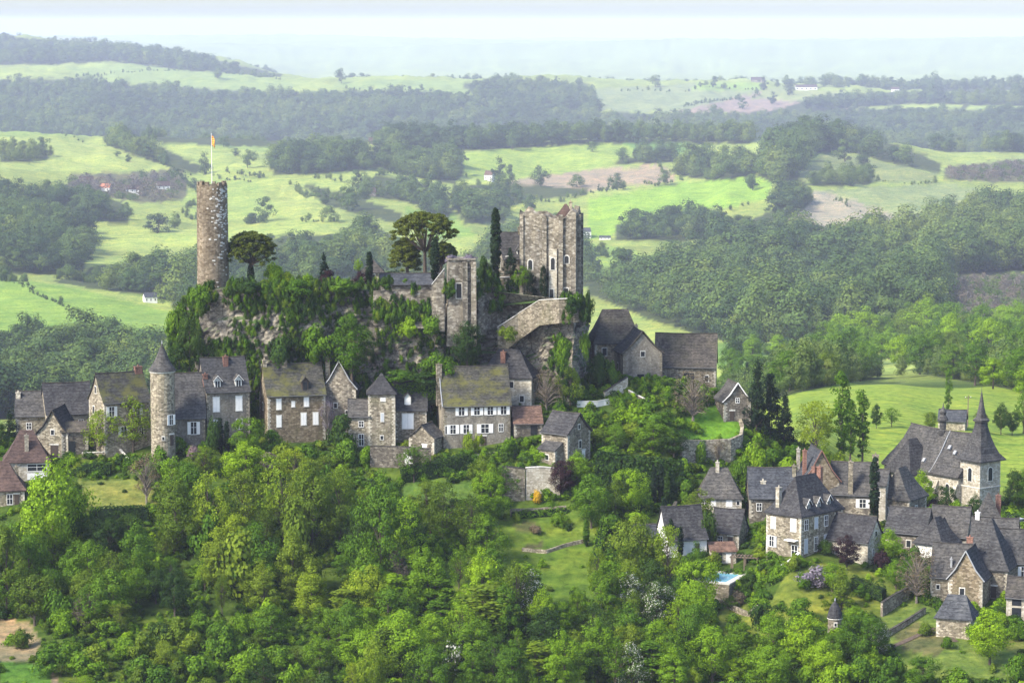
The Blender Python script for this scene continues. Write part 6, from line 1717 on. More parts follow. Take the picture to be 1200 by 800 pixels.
# --- trees and bushes read one by one from the photograph: foot, height, width, form, tone
PLANTS = [
 # west end
 (62,668,130,88,'broad','bright'),(90,640,70,50,'broad','mid'),(35,705,85,60,'broad','mid'),(8,722,112,56,'broad','olive'),(118,536,56,40,'airy','yellow'),(156,530,66,58,'airy','yellow'),
 (172,590,58,44,'bare','grey'),(12,520,40,26,'spruce','conifer'),(2,530,36,24,'broad','dark'),(252,532,42,24,'bush','dark'),(258,532,44,9,'cypress','conifer'),(266,532,40,8,'cypress','conifer'),
 (271,506,28,20,'airy','pink'),(290,538,50,38,'broad','mid'),(288,575,58,58,'broad','bright'),(316,552,22,28,'bush','pink'),(330,548,30,34,'bush','olive'),(320,530,26,28,'bush','mid'),(384,516,50,26,'bare','wisteria'),(400,530,44,34,'bush','dark'),(405,545,30,34,'bush','mid'),(428,545,22,20,'bush','bright'),
 (210,530,18,24,'bush','mid'),(228,538,16,20,'bush','pink'),(345,565,44,44,'airy','yellow'),(380,570,40,36,'airy','olive'),(240,560,40,40,'airy','olive'),(185,560,36,36,'bush','mid'),(360,545,24,34,'bush','mid'),
 # slope below the western houses
 (205,650,105,62,'tall','olive'),(246,655,110,60,'airy','yellow'),(222,610,70,46,'broad','mid'),(285,640,95,62,'airy','olive'),(332,640,112,70,'airy','yellow'),(365,655,118,66,'tall','olive'),(398,640,92,54,'airy','yellow'),(300,700,90,66,'broad','mid'),(258,700,80,60,'tall','olive'),(345,705,84,60,'broad','olive'),
 (160,690,80,52,'broad','mid'),(128,655,50,44,'broad','dark'),(150,640,40,48,'broad','dark'),(105,700,70,50,'broad','mid'),(205,725,62,44,'broad','dark'),(318,755,50,52,'broad','mid'),(70,735,44,48,'bush','mid'),(130,705,60,42,'airy','olive'),
 (447,695,152,66,'tall','mid'),(475,660,80,60,'broad','bright'),(482,690,60,40,'tall','bright'),(465,700,62,36,'airy','grey'),(520,640,76,52,'airy','olive'),(552,645,70,56,'airy','olive'),(575,612,72,46,'tall','bright'),(570,665,66,52,'broad','mid'),(500,605,44,44,'broad','olive'),(538,690,50,36,'airy','mid'),(420,660,70,44,'broad','dark'),(430,720,80,52,'broad','mid'),(412,690,66,50,'tall','mid'),(500,720,82,56,'tall','bright'),(455,745,60,60,'broad','mid'),
 (566,735,100,58,'tall','bright'),(606,750,100,54,'airy','olive'),(622,742,76,46,'tall','white'),(590,760,80,48,'broad','mid'),(640,770,60,56,'broad','dark'),(540,770,70,52,'airy','bright'),(530,795,46,40,'bush','white'),(470,800,88,72,'broad','bright'),(430,795,60,60,'broad','bright'),(410,760,60,50,'broad','mid'),(555,812,52,40,'tall','mid'),(600,815,70,52,'tall','mid'),(660,815,80,52,'tall','bright'),(345,808,32,34,'bush','bright'),
 (700,700,66,30,'airy','yellow'),(706,740,84,44,'tall','mid'),(716,735,80,30,'poplar','bright'),(745,690,88,66,'broad','olive'),(782,700,86,46,'airy','yellow'),(765,715,62,44,'broad','dark'),(740,735,66,50,'broad','white'),(770,740,60,48,'broad','white'),(800,720,50,36,'broad','mid'),(816,700,70,32,'tall','mid'),(735,780,76,60,'tall','mid'),(772,790,70,52,'tall','bright'),(700,800,80,50,'tall','bright'),(812,775,70,56,'broad','mid'),(835,800,70,60,'broad','bright'),(740,810,60,44,'broad','white'),(790,815,60,52,'tall','bright'),
 # middle gardens
 (693,618,64,56,'broad','mid'),(736,606,58,44,'broad','bright'),(722,608,52,28,'tall','olive'),(660,584,46,38,'broad','purple'),(676,566,38,34,'broad','bright'),(630,590,16,14,'bush','gold'),(645,600,14,20,'bush','mid'),(687,640,32,9,'cypress','mid'),(655,618,20,22,'bush','mid'),(606,612,12,10,'bush','yellow'),(628,625,10,18,'bush','grey'),(716,625,26,30,'bush','mid'),(745,618,20,34,'bush','bright'),
 (602,528,14,15,'ball','bright'),(618,526,14,15,'ball','bright'),(596,536,24,24,'bush','mid'),(630,540,16,26,'bush','bright'),(540,522,20,16,'bush','dark'),(548,532,26,16,'bush','yellow'),(560,530,22,14,'bush','yellow'),(600,500,26,12,'spruce','dark'),(609,498,28,12,'spruce','dark'),(668,478,48,36,'airy','yellow'),(640,482,54,44,'bare','grey'),(655,485,18,20,'bush','mid'),(660,500,22,34,'bush','mid'),(690,505,24,38,'bush','mid'),(700,520,20,40,'bush','olive'),(742,500,26,40,'bush','bright'),(765,508,26,44,'bush','mid'),(720,530,34,34,'broad','mid'),(765,532,40,48,'broad','mid'),(790,538,36,36,'broad','dark'),(712,548,26,40,'bush','mid'),(740,512,18,30,'bush','olive'),
 (766,592,46,8,'cypress','conifer'),(774,590,48,8,'cypress','conifer'),(782,594,40,8,'cypress','dark'),(778,640,58,9,'cypress','conifer'),(786,650,44,8,'cypress','conifer'),(797,655,40,8,'cypress','conifer'),(805,592,30,24,'bush','mid'),(818,612,40,44,'airy','olive'),(795,580,26,26,'bush','dark'),
 (812,494,66,60,'bare','grey'),(798,503,14,20,'bush','bright'),(813,506,12,18,'bush','bright'),(842,543,28,22,'bare','grey'),(820,545,28,20,'bush','mid'),(700,455,40,30,'bush','dark'),(718,450,26,20,'bush','mid'),(735,425,16,14,'bush','olive'),
 # conifers, yellow tree and poplars
 (875,470,48,22,'spruce','conifer'),(887,508,88,36,'spruce','conifer'),(902,516,84,40,'spruce','conifer'),(919,520,62,32,'spruce','conifer'),(955,538,68,62,'airy','yellow'),(965,560,38,34,'broad','yellow'),(985,545,112,24,'poplar','mid'),(996,540,74,18,'poplar','mid'),(1010,548,92,22,'poplar','mid'),(1027,502,30,15,'broad','dark'),(1111,488,58,9,'poplar','mid'),(1045,500,22,22,'airy','mid'),(1150,507,24,18,'broad','purple'),(1173,509,38,24,'broad','dark'),(1186,510,28,20,'broad','dark'),(1199,508,50,32,'airy','mid'),(1090,504,22,20,'broad','olive'),
 (885,560,40,34,'bush','bright'),(905,560,34,36,'bush','mid'),(925,572,36,34,'bush','bright'),(940,560,30,30,'bush','olive'),(900,585,24,28,'bush','mid'),(872,570,36,26,'bush','mid'),(945,600,18,14,'bush','bright'),(985,560,30,36,'bush','yellow'),(930,545,26,26,'bush','mid'),(868,600,26,20,'bush','mid'),
 # lower village
 (1024,618,86,13,'cypress','conifer'),(1080,598,48,36,'broad','bright'),(1108,604,36,28,'broad','dark'),(1092,622,30,24,'bush','mid'),(1120,634,52,28,'tall','bright'),(1142,612,34,24,'broad','dark'),(1188,600,52,34,'broad','dark'),(1204,600,54,30,'broad','mid'),(1150,642,38,24,'broad','bright'),(1108,630,26,7,'cypress','conifer'),(1090,600,22,22,'bush','purple'),(1072,618,24,24,'bush','mid'),(1134,650,26,24,'bush','olive'),
 (1042,660,42,40,'broad','bright'),(1032,668,24,24,'bush','purple'),(992,668,42,34,'broad','purple'),(1074,706,72,56,'bare','grey'),(1062,698,46,30,'airy','mid'),(1050,690,36,36,'broad','bright'),(986,714,54,40,'spruce','olive'),(975,692,34,46,'broad','bright'),(958,688,26,42,'bush','wisteria'),(942,690,20,24,'bush','mid'),(930,668,20,24,'bush','olive'),(968,650,18,22,'bush','dark'),(892,655,14,30,'bush','olive'),(905,662,16,24,'bush','mid'),(880,692,22,18,'bush','dark'),(890,738,34,30,'bush','dark'),(866,708,16,26,'bush','grey'),(938,728,28,36,'bush','mid'),(916,718,14,14,'bush','mid'),(832,640,44,22,'bush','dark'),(1100,664,20,16,'bush','olive'),(1010,700,16,20,'bush','mid'),
 (945,782,66,64,'broad','bright'),(905,770,56,52,'broad','bright'),(1012,780,62,50,'broad','mid'),(1000,745,36,32,'broad','bright'),(1030,770,44,36,'broad','white'),(965,800,52,50,'broad','bright'),(900,810,56,60,'broad','bright'),(1160,778,66,62,'broad','bright'),(1082,808,40,38,'broad','mid'),(1050,800,34,30,'bush','mid'),(1140,752,22,22,'bush','mid'),(1165,752,26,26,'bush','dark'),(1190,750,20,26,'bush','mid'),(1192,800,34,34,'bush','mid'),(1110,760,14,18,'bush','mid'),(870,770,44,40,'broad','mid'),(860,742,24,26,'bush','mid'),(1120,808,26,40,'bush','mid'),(1092,700,22,16,'bush','dark'),(1085,745,16,20,'bush','olive'),(990,805,30,44,'bush','bright'),
 (838,716,14,26,'bush','mid'),(856,712,14,22,'bush','olive'),(1070,668,28,24,'bush','mid'),(1100,676,24,20,'bush','olive'),(1136,676,24,18,'bush','bright'),(1180,655,30,22,'broad','mid'),(1128,640,26,22,'broad','mid'),(1006,632,26,18,'bush','mid'),
 # lower left clearing
 (60,790,30,44,'bush','mid'),(110,785,30,40,'bush','olive'),(150,770,24,36,'bush','bright'),(170,800,32,46,'bush','mid'),(195,790,40,40,'broad','olive'),(235,800,36,44,'bush','mid'),(265,775,40,40,'bush','mid'),(225,765,24,34,'bush','olive'),(300,790,34,40,'bush','mid'),(330,785,30,38,'bush','mid'),(375,790,44,44,'broad','mid'),(385,750,40,40,'broad','mid'),(95,740,40,36,'airy','grey'),(25,760,24,26,'bush','olive'),(140,742,36,34,'airy','olive'),
]
for t in PLANTS:
    plant(*t)

# --- the castle terrace
TOPS = [(380,333,38,19,'spruce','conifer'),(383,335,18,24,'bush','purple'),(426,335,18,27,'bush','purple'),(433,334,40,10,'cypress','conifer'),(510,332,54,12,'cypress','conifer'),(581,330,86,14,'cypress','conifer'),(322,336,28,28,'bush','bright'),(335,337,18,22,'bush','yellow'),(360,337,16,24,'bush','bright'),(598,325,36,20,'spruce','conifer'),(566,332,30,24,'bush','dark'),(574,334,20,20,'bush','mid'),(612,340,30,26,'airy','bright'),(622,358,46,15,'tall','conifer'),(637,360,52,15,'tall','conifer'),(420,322,20,12,'airy','bright'),(448,340,16,22,'bush','bright'),(550,308,10,18,'bush','wisteria'),(530,308,9,18,'bush','wisteria')]
for px, py, h, w, k, t in TOPS:
    dd = {0: 577}.get(0)
    if px > 595: dd = 568
    if px in (530, 550): dd = 563
    if px == 581: dd = 568
    if px in (433, 510): dd = 565
    plant(px, py, h, w, k, t, D=dd)
CLIFF = [(412,446,84,50,'tall','mid',557),(548,432,56,40,'broad','dark',556),(515,444,30,44,'bush','mid',556),(470,448,14,44,'bush','mid',555),(500,450,14,40,'bush','dark',555),(222,432,62,36,'broad','dark',562),(210,448,46,36,'broad','dark',561),(206,402,44,26,'bush','mid',575),(232,362,28,28,'bush','mid',563),(330,440,50,36,'bush','dark',558),(372,425,44,40,'bush','mid',558),(478,396,24,24,'bush','bright',558),(505,392,22,30,'bush','mid',557),(660,432,36,24,'bush','mid',558),(686,424,36,14,'bush','mid',562),(670,368,20,22,'bush','dark',558),(596,402,20,24,'bush','olive',562),(350,346,18,34,'bush','mid',559),(290,346,16,30,'bush','dark',560),(404,344,16,34,'bush','mid',560),(690,372,30,12,'bush','dark',566)]
for px, py, h, w, k, t, dd in CLIFF:
    plant(px, py, h, w, k, t, D=dd)

# --- two umbrella pines: parasol of needles on bare spreading limbs
def umbrella_pine(px, py, D, hpx, wpx, label, lean=0.0, seed=1, flat=0.36, ivy=True):
    p = P(px, py, D); mpp = D / FPX
    H, Wd = hpx * mpp, wpx * mpp
    root = empty('umbrella_pine', p, 0, label, 'tree', 'pines on the castle terrace')
    rng = np.random.default_rng(seed)
    n = 230
    th = rng.random(n) * 2 * np.pi
    rr = np.sqrt(rng.random(n))
    ch = H * flat
    zt = (H - ch * 0.62) + ch * 0.60 * np.sqrt(np.clip(1 - rr ** 2.2, 0, 1)) - rng.random(n) ** 1.5 * ch * 0.5
    cx, cy2 = rr * Wd / 2 * np.cos(th) * (1 + 0.08 * np.sin(3 * th)) + lean * Wd, rr * Wd / 2 * np.sin(th)
    cc = np.stack([cx, cy2, zt - rr * ch * 0.12], 1)
    k = 140
    idx = np.repeat(np.arange(n), k)
    d = rng.normal(size=(n * k, 3)); d /= np.linalg.norm(d, axis=1, keepdims=True)
    pos = cc[idx] + d * 0.62 * np.array([1.15, 1.15, 0.6]) * (0.4 + 0.6 * rng.random((n * k, 1)))
    v, f = leaf_quads(pos, d + np.array([0, 0, 0.6]) + rng.normal(size=d.shape) * 0.5, 0.32 * (0.6 + 0.8 * rng.random(n * k)), rng, 0.5)
    link('crown', np_mesh('pine_crown', v, f, LEAF['pine']), root)
    mb = MB()
    fork = Vector((lean * Wd * 0.4, 0, H * 0.42))
    mb.tube([(0, 0, -1), (lean * Wd * 0.1, 0, H * 0.2), fork], [0.42, 0.36, 0.3], 8)
    rg = random.Random(seed)
    for i in rg.sample(range(n), 46):
        c = Vector(cc[i]); m1 = fork.lerp(c, 0.45) + Vector((0, 0, -0.25 * (c - fork).length * 0.35))
        mb.tube([fork, m1, c], [0.15, 0.10, 0.03], 5)
    mb.build('trunk', M['bark'], root)
    if ivy:
        n2 = 900
        t = rng.random(n2); a = rng.random(n2) * 2 * np.pi
        rad = 0.75 * np.sin(np.pi * np.clip(t * 0.9 + 0.1, 0, 1)) ** 0.4
        pos = np.stack([rad * np.cos(a), rad * np.sin(a), t * H * 0.42], 1)
        v, f = leaf_quads(pos, pos * np.array([1, 1, 0]) + rng.normal(size=pos.shape) * 0.3, np.full(n2, 0.3), rng)
        link('trunk_ivy', np_mesh('trunk_ivy', v, f, LEAF['conifer']), root)['kind'] = 'stuff'
umbrella_pine(294, 337, 577, 67, 60, 'umbrella pine with dark ivy clad trunk next to the round tower', 0, 3, 0.52)
umbrella_pine(498, 330, 577, 84, 76, 'large spreading umbrella pine above the blue slate castle roof', 0.0, 8, 0.42, False)
umbrella_pine(516, 330, 575, 46, 30, 'smaller umbrella pine leaning over the flat topped wall tower', 0.1, 5, 0.42, False)
umbrella_pine(478, 330, 579, 52, 34, 'ragged dark pine beneath the large spreading umbrella pine', -0.1, 12, 0.7, False)

# --- hedges: clipped runs of leaves
def hedge(label, pts, hgt, wid, tone, name='hedge', D=None, dens=26, leaf=0.34):
    W3 = [P(x, y, D) if D else ground(x, y) for x, y in pts]
    rng = np.random.default_rng(len(label))
    V, Nn, S = [], [], []
    core = MB()
    for A, B in zip(W3, W3[1:]):
        A, B = A - W3[0], B - W3[0]
        dv = (B - A); L = dv.length; u = dv.normalized(); hv = Vector((u.x, u.y, 0)).normalized(); nv = Vector((-hv.y, hv.x, 0))
        area = L * (2 * hgt + wid)
        n = int(area * dens)
        t = rng.random(n) * L
        q = rng.random(n) * (2 * hgt + wid)
        for ti, qi in zip(t, q):
            p = A + u * ti
            if qi < hgt: pos, nn = p + nv * wid / 2 + Vector((0, 0, qi)), nv
            elif qi < 2 * hgt: pos, nn = p - nv * wid / 2 + Vector((0, 0, qi - hgt)), -nv
            else: pos, nn = p + nv * (qi - 2 * hgt - wid / 2) + Vector((0, 0, hgt)), Vector((0, 0, 1))
            bump = mnoise.noise((pos + W3[0]) * 0.55) * 0.6 + mnoise.noise((pos + W3[0]) * 1.5) * 0.35
            V.append(pos + nn * (bump + rng.normal() * 0.1)); Nn.append(nn + Vector(rng.normal(size=3)) * 0.5); S.append(leaf * (0.6 + 0.8 * rng.random()))
        e = 0.82
        c = [(A + nv * wid / 2 * e), (A - nv * wid / 2 * e), (B - nv * wid / 2 * e), (B + nv * wid / 2 * e)]
        core.add([(a.x, a.y, a.z - 1.0) for a in c] + [(a.x, a.y, a.z + hgt * 0.9) for a in c], [(3, 2, 1, 0), (4, 5, 6, 7), (0, 1, 5, 4), (1, 2, 6, 5), (2, 3, 7, 6), (3, 0, 4, 7)])
    v, f = leaf_quads(np.array(V), np.array(Nn), np.array(S), rng)
    root = empty(name, W3[0], 0, label, 'hedge')
    o = link('foliage', np_mesh('hedge_foliage', v, f, LEAF[tone]), root); o['kind'] = 'stuff'
    core.build('light_block_core', LEAF['conifer'], root)  # added dark box hidden inside the leaves to block light passing through
hedge('tall dark clipped hedge below the pale garden lawn', [(106, 616), (140, 615), (174, 614)], 3.5, 1.6, 'dark')
hedge('low dark hedge against the wall under the manor with the cream gable', [(98, 556), (130, 556)], 2.2, 1.2, 'dark')
hedge('ivy hedge on the wall in front of the round stair tower', [(146, 548), (172, 545), (205, 540)], 2.0, 1.2, 'mid')
hedge('narrow bright hedge running down beside the terraced garden', [(711, 618), (703, 640), (697, 664)], 1.9, 1.6, 'bright')
hedge('long tall dark conifer hedge above the cypress trio', [(700, 566), (730, 572), (765, 576), (800, 578)], 6.2, 3.4, 'dark', leaf=0.6, dens=18)
hedge('dark hedge dividing the mansion lawn from the village', [(1000, 690), (1018, 698), (1036, 704)], 2.4, 1.6, 'dark')
hedge('clipped box hedge on the castle terrace behind the purple bush', [(446, 334), (468, 334)], 2.6, 2.0, 'conifer', D=577)
hedge('lower clipped box hedge on the castle terrace under the pines', [(466, 334), (488, 334)], 1.7, 2.0, 'conifer', D=575)
hedge('green bank hedge above the pale stone retaining wall', [(600, 606), (630, 604), (664, 600)], 1.1, 1.4, 'mid')
hedge('shaggy hedge hanging over the lane wall below the long grey house', [(470, 562), (510, 556), (548, 546)], 2.6, 2.6, 'dark')
hedge('green hedge bank behind the square tower house under the cliff', [(455, 476), (490, 470), (524, 462)], 4.2, 4.0, 'mid', D=558)

# --- woods that fill in between, tree by tree
OPEN = [[(592,598),(705,592),(708,640),(694,690),(640,690),(640,650),(592,650)], [(92,562),(182,562),(180,592),(95,592)], [(470,566),(555,562),(555,585),(470,590)], [(818,655),(870,650),(1060,690),(1040,722),(905,735),(830,735)], [(1036,715),(1190,740),(1190,775),(1040,775)], [(0,722),(44,730),(46,775),(0,772)]]
def fill(poly, n, mind, kinds, tones, hr, wr, d0=400, avoid=True, seed=1):
    rg = random.Random(seed)
    xs = [p[0] for p in poly]; ys = [p[1] for p in poly]
    placed = [(q[2], q[3] + 0) for q in VEG]
    pts = []
    tries = 0
    lawns = [f[0] for f in LAWN_POLYS]
    while len(pts) < n and tries < n * 60:
        tries += 1
        x, y = rg.uniform(min(xs), max(xs)), rg.uniform(min(ys), max(ys))
        ax, ay = np.array([x]), np.array([y])
        if not in_poly(ax, ay, poly)[0]: continue
        if avoid and any(in_poly(ax, ay, l)[0] for l in lawns): continue
        if any((x - a) ** 2 + ((y - b) * 1.5) ** 2 < mind ** 2 for a, b in pts): continue
        h = rg.uniform(*hr)
        if d0 < 500 and any(in_poly(np.array([x] * 4), np.array([y - h * q for q in (0.25, 0.5, 0.75, 0.95)]), l).any() for l in OPEN): continue
        if any((x - a) ** 2 + ((y - h * 0.5 - b) * 1.3) ** 2 < (mind * 0.75) ** 2 for a, b in placed): continue
        pts.append((x, y))
        plant(x, y, h, h * rg.uniform(*wr), rg.choice(kinds), rg.choice(tones), d0=d0)
fill([(185,600),(430,600),(430,735),(300,740),(190,700)], 26, 26, ['airy', 'airy', 'tall', 'airy', 'bush'], ['olive', 'bright', 'yellow', 'olive', 'mid'], (26, 80), (0.5, 0.9), seed=2)
fill([(400,680),(500,660),(600,700),(700,690),(860,720),(880,815),(400,820)], 62, 23, ['broad', 'tall', 'airy', 'airy', 'tall', 'poplar'], ['bright', 'mid', 'bright', 'yellow', 'bright', 'olive', 'mid', 'dark'], (30, 74), (0.5, 0.95), seed=3)
fill([(0,660),(180,640),(190,730),(60,740),(0,730)], 14, 24, ['broad', 'broad', 'airy'], ['mid', 'olive', 'dark', 'mid'], (40, 66), (0.75, 1.0), seed=4)
fill([(60,740),(420,730),(420,815),(60,815)], 46, 17, ['bush', 'bush', 'bush', 'airy'], ['mid', 'olive', 'mid', 'bright', 'dark', 'olive'], (10, 34), (0.9, 1.6), avoid=True, seed=5)
fill([(860,745),(1020,760),(1040,815),(860,815)], 12, 22, ['broad', 'bush', 'bush'], ['bright', 'mid', 'bright'], (24, 42), (0.9, 1.2), seed=6)
fill([(470,560),(600,590),(590,640),(470,640)], 6, 24, ['airy', 'broad'], ['olive', 'mid'], (30, 50), (0.8, 1.0), seed=7)
# wood beyond the meadow
fill([(838,478),(845,432),(925,412),(965,418),(960,455),(905,470)], 17, 15, ['broad', 'broad', 'airy', 'tall'], ['mid', 'bright', 'mid', 'olive', 'dark'], (30, 50), (0.75, 1.05), d0=600, avoid=False, seed=8)
fill([(960,458),(962,420),(1005,396),(1040,390),(1110,396),(1215,400),(1215,470),(1150,455),(1090,444),(1010,450)], 56, 14, ['broad', 'broad', 'tall', 'broad'], ['mid', 'bright', 'mid', 'olive', 'bright', 'mid'], (34, 56), (0.8, 1.1), d0=745, avoid=False, seed=9)

# --- single trees that stand in the far fields
def far_tree_mesh(k):
    return FARTREES[k].data
SINGLES = [(290,197,22,20),(240,205,26,18),(310,259,30,26),(276,183,10,10),(262,172,14,16),(335,192,20,18),(185,273,28,30),(205,268,22,18),(882,223,20,20),(1012,195,26,22),(990,190,28,24),(880,221,16,14),(694,178,14,12),(600,176,24,20),(744,168,20,14),(709,167,22,13),(692,168,24,16),(584,215,30,18),(597,214,22,16),(634,218,26,20),(676,220,18,18),(1192,165,18,14),(1167,166,16,16),(150,190,10,12),(137,184,7,9),(450,180,20,16),(870,128,14,14),(925,112,14,12),(768,102,16,14),(1095,106,22,16),(1130,112,20,16),(255,92,16,14),(400,98,18,14),(895,106,16,12),(420,222,24,22),(358,205,18,14),(560,255,28,26),(620,250,22,22),(735,305,16,18),(940,278,14,16),(38,455,42,38),(905,122,14,12)]
for k, (px, py, h, w) in enumerate(SINGLES):
    p = ground(px, py, FD(1300) if py > 150 else FD(2600))
    mpp = p.y / FPX
    o = link('field_tree', None); o.empty_display_size = 0.5
    link('crown', far_tree_mesh([0, 6, 2, 8, 4, 1, 10, 3][k % 8]), o); link('trunk', FORMS['broad'][k % 5][1], o)
    hh, ww = h * mpp, w * mpp
    o.location = p - Vector((0, 0, hh * 0.08)); o.scale = (ww / 10, ww / 10, hh / 12.5); o.rotation_euler = (0, 0, k * 1.3)
    tag(o, None, 'tree', 'single trees in the far fields')
    VEG.append((o, 'single hazy tree', px, py - h * 0.5, p))

# --- ground cover of the hill and ivy on the rock: nobody could count it
def near_scatter():
    rng = np.random.default_rng(17)
    protos = []
    tones = ['mid', 'dark', 'bright', 'olive', 'mid', 'dark', 'bright', 'mid']
    for k in range(8):
        me = FORMS['tuft'][k % 4][0].copy()
        me.materials.clear(); me.materials.append(LEAF[tones[k]])
        protos.append(proto('undergrowth_%02d' % k, me))
    X = rng.uniform(-125, 125, 52000); Y = rng.uniform(440, 600, 52000)
    k = np.abs(X / Y) < 0.21
    X, Y = X[k], Y[k]
    Z = ground_z_np(X, Y)
    px, py = project(X, Y, Z)
    keep = np.ones(len(X), bool)
    for f in LAWN_POLYS:
        keep &= ~(in_poly(px, py, f[0]) & (Y < f[2]) & (Y > f[1])) | (rng.random(len(X)) < 0.03)
    for hx, hy, r, ox, oy in HOUSES:
        keep &= (X - hx - ox) ** 2 + (Y - hy - oy) ** 2 > (r + 0.6) ** 2
    clump = fnoise(X, Y, 7, 41) + 0.6 * fnoise(X, Y, 3, 42)
    dens = np.where(py < 545, 0.5, 0.62)
    # open grass at the lower left, shrubs in drifts
    openg = in_poly(px, py, [(40, 700), (400, 690), (420, 830), (40, 830)])
    keep &= (clump > np.where(openg, -0.2, -0.22)) & (rng.random(len(X)) < dens)
    keep &= ~((px > 850) & (Y > 575))
    X, Y, Z = X[keep], Y[keep], Z[keep]
    n = len(X)
    s = (0.5 + 0.9 * rng.random(n) ** 1.6 + 0.3 * np.clip(clump[keep], 0, 1)) * np.where(openg[keep], 0.7, 1.0)
    print('UNDERGROWTH', n)
    scatter('undergrowth', np.stack([X, Y, Z - 0.1], 1), rng.random(n) * 6.28, np.stack([s * 1.1, s * 1.1, s * rng.uniform(0.7, 1.3, n)], 1), rng.integers(0, 8, n), protos)
near_scatter()

IVY = [([(195,440),(200,380),(205,345),(240,332),(262,345),(232,372),(236,410),(225,440)], 0.8), ([(262,356),(268,330),(440,326),(440,362),(400,356),(370,372),(340,352),(300,366)], 0.95), ([(325,360),(345,345),(378,352),(400,370),(392,420),(400,470),(330,470),(335,420)], 0.6), ([(236,400),(300,402),(320,470),(236,470)], 0.55), ([(436,352),(466,366),(470,395),(440,410),(430,400)], 0.55), ([(490,372),(525,380),(525,404),(495,400)], 0.4), ([(535,385),(560,390),(560,440),(525,440)], 0.4), ([(655,350),(690,345),(692,380),(672,368)], 0.6), ([(640,400),(668,395),(668,440),(640,440)], 0.4), ([(205,442),(700,446),(700,480),(205,480)], 0.5), ([(270,340),(540,360),(560,440),(270,440)], 0.14)]
def ivy_scatter():
    rng = np.random.default_rng(23)
    protos = []
    for k in range(6):
        me = FORMS['tuft'][k % 4][0].copy()
        me.materials.clear(); me.materials.append(LEAF[['mid', 'dark', 'dark', 'mid', 'dark', 'olive'][k]])
        protos.append(proto('ivy_%02d' % k, me))
    R, C, _ = ROCKV.shape
    nfront = sum(1 for q in ROCKD if q[1] < 592)
    pts = []
    for _ in range(46000):
        r, c = rng.integers(4, R), rng.integers(0, C)
        p = ROCKV[r, c]
        if p[1] > 596: continue
        px, py = project(p[0], p[1], p[2])
        dn = 0
        for poly, w in IVY:
            if in_poly(np.array([px]), np.array([py]), poly)[0]: dn = max(dn, w)
        if rng.random() < dn * (0.25 + 0.95 * (0.5 + mnoise.noise(Vector(p) * 0.22))) * 0.55:
            pts.append(p + rng.normal(size=3) * 0.25 + np.array([0, -0.25, -0.3]))
    # creeper that climbs the ramparts
    for _ in range(2300):
        px, py = rng.uniform(438, 690), rng.uniform(330, 380)
        nz = mnoise.noise(Vector((px * 0.05, py * 0.07, 2)))
        zone = (436 < px < 505 and (nz > 0.12 or py > 358)) or (520 < px < 532 and 312 < py < 352) or (556 < px < 622 and (py < 348 or nz > 0.2)) or (660 < px < 690 and py > 354 and nz > 0.05)
        if zone and rng.random() < 0.55:
            d_ = 560.6 if px < 505 else 560.2 if px < 540 else (564.5 + (px - 556) * 0.1 if px < 590 else 570.6) if px < 640 else 558.2
            p = P(px, py, d_); pts.append(np.array(p))
    pts = np.array(pts); n = len(pts)
    print('IVY', n)
    s = 0.32 + 0.5 * rng.random(n) ** 1.5
    scatter('cliff_ivy', pts, rng.random(n) * 6.28, np.stack([s, s, s * rng.uniform(1.2, 2.6, n)], 1), rng.integers(0, 6, n), protos)
ivy_scatter()

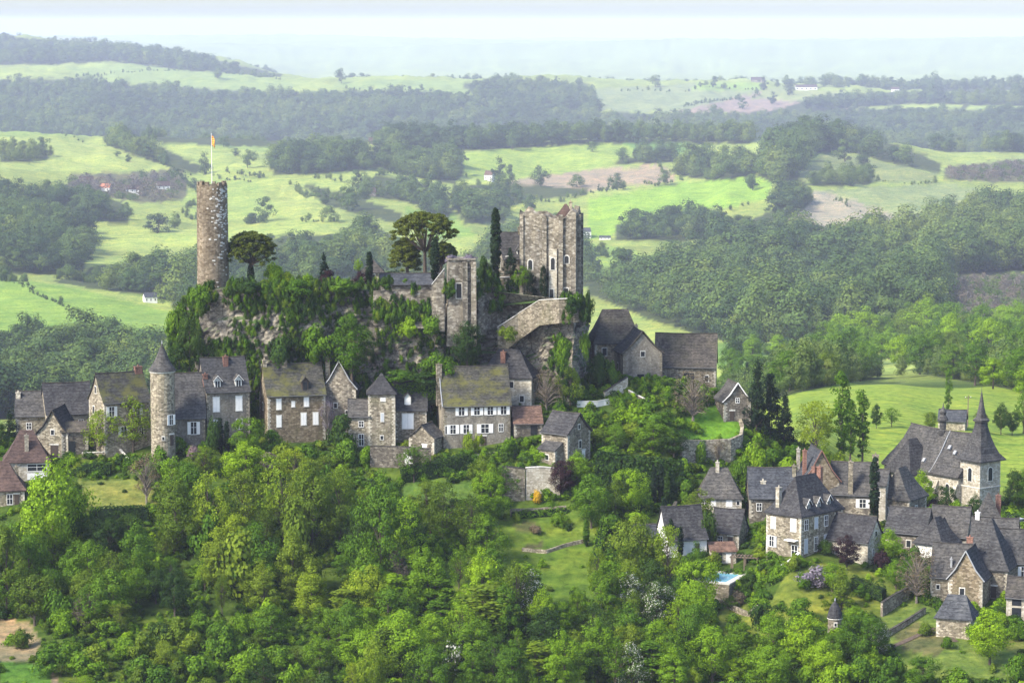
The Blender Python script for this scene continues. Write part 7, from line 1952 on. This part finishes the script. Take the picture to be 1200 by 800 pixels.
# ------------------------------------------------------------------ labels: every plant is named by its look, the landmark next to it and, if needed, its place in the row
MARKS = [(250,280,'the round castle tower'),(294,300,'the ivy clad umbrella pine'),(490,290,'the large umbrella pine'),(540,345,'the flat topped wall tower'),(642,300,'the castle keep'),(340,385,'the ivied cliff'),(480,415,'the bare cliff face'),(640,385,'the ramp wall'),(25,545,'the maroon hipped house'),(62,510,'the bowed roof barn'),(148,490,'the cream gabled manor'),(191,480,'the round stair tower'),(268,470,'the white dormered house'),(348,470,'the lichen roofed house'),(396,465,'the plain gabled house'),(448,490,'the square stair tower'),(555,480,'the long grey house'),(592,450,'the hipped cream house'),(620,492,'the red tiled shed'),(655,510,'the garden barn'),(722,400,'the pavilion house'),(752,425,'the gabled barn'),(805,425,'the long barn'),(700,470,'the white terrace wall'),(832,515,'the curved retaining wall'),(866,478,'the dark cottage'),(843,580,'the white garage house'),(806,625,'the white walled house'),(848,630,'the creeper clad cottage'),(925,610,'the mansion'),(905,570,'the bluish slate house'),(962,560,'the brick edged gable'),(1000,570,'the tall chimney house'),(1048,575,'the high hipped house'),(995,630,'the cream gabled cottage'),(1085,635,'the white corner house'),(1110,635,'the deep roofed house'),(1160,610,'the pyramid roofed cottage'),(1150,670,'the clustered roofs'),(1117,720,'the stone hut'),(978,725,'the round dovecote'),(1150,540,'the church spire'),(1085,540,'the church nave'),(1115,495,'the blue roofed shed'),(845,672,'the swimming pool'),(885,672,'the timber pergola'),(752,550,'the conifer hedge'),(705,640,'the narrow bright hedge'),(660,640,'the terraced lawn'),(620,560,'the pale retaining wall'),(140,600,'the tall dark hedge'),(135,575,'the pale garden lawn'),(22,750,'the brown earth plot'),(300,640,'the middle of the yellow wood'),(220,600,'the top of the yellow wood'),(380,600,'the slope under the plain gable'),(150,680,'the western thicket'),(120,770,'the lower grassy clearing'),(300,770,'the shrubby clearing'),(450,640,'the big dark tree slope'),(480,740,'the western lower wood'),(580,690,'the wood under the lawn'),(640,770,'the lower wood'),(740,740,'the blossoming thicket'),(820,760,'the wood under the pool'),(930,770,'the dovecote thicket'),(1080,745,'the vegetable plot'),(1160,770,'the lowest village garden'),(1040,440,'the back of the meadow'),(1000,430,'the meadow corner'),(1100,425,'the meadow wood'),(1170,430,'the outer meadow wood'),(870,440,'the valley mouth'),(920,440,'the black conifers'),(950,680,'the mansion lawn'),(1070,670,'the bare village tree'),
 (240,195,'the upper pasture'),(290,250,'the pasture beyond the round tower'),(170,270,'the hamlet field'),(600,200,'the convex green field'),(690,170,'the long treeline'),(880,220,'the bright sloping field'),(1000,190,'the wooded spur'),(900,110,'the far plateau farm'),(1110,105,'the far plateau wood'),(300,95,'the far ridge field'),(440,200,'the tree row village'),(40,450,'the valley floor'),(1180,160,'the reddish scrub'),(740,300,'the white farm')]
ORD = ['', 'second', 'third', 'fourth', 'fifth', 'sixth', 'seventh', 'eighth', 'ninth', 'tenth', 'eleventh', 'twelfth', 'thirteenth', 'fourteenth', 'fifteenth', 'sixteenth', 'seventeenth', 'eighteenth', 'nineteenth', 'twentieth']
buckets = {}
for o, phrase, px, py, p in VEG:
    if phrase is None: continue
    best = min(MARKS, key=lambda m_: (m_[0] - px) ** 2 + ((m_[1] - py) * 1.3) ** 2)
    dx, dy = px - best[0], py - best[1]
    rel = 'beside' if math.hypot(dx, dy) < 16 else (('below' if dy > 0 else 'above') if abs(dy) > abs(dx) * 0.7 else ('left of' if dx < 0 else 'right of'))
    buckets.setdefault('%s %s %s' % (phrase, rel, best[2]), []).append((px, o))
for ph, lst in buckets.items():
    lst.sort(key=lambda t: t[0])
    for k, (px, o) in enumerate(lst):
        if len(lst) == 1: o['label'] = ph
        elif k == 0: o['label'] = 'leftmost ' + ph
        elif k == len(lst) - 1 and len(lst) > 1: o['label'] = 'rightmost ' + ph
        else: o['label'] = ORD[k] + ' from left ' + ph
# ------------------------------------------------------------------ haze: one closed box of even air round the whole place
hb = MB()
hb.box(-21000, 21000, -300, 66000, -470.0, 40.0)
m, nt = new_mat('haze_air')
pv = nt.nodes.new('ShaderNodeVolumePrincipled')
pv.inputs['Color'].default_value = (0.65, 0.685, 0.87, 1)
pv.inputs['Density'].default_value = HAZE_DENSITY
pv.inputs['Density Attribute'].default_value = ''
pv.inputs['Anisotropy'].default_value = 0.0
o_ = nt.nodes.new('ShaderNodeOutputMaterial')
nt.links.new(pv.outputs[0], o_.inputs['Volume'])
haze = tag(hb.build('haze', m), kind='stuff')
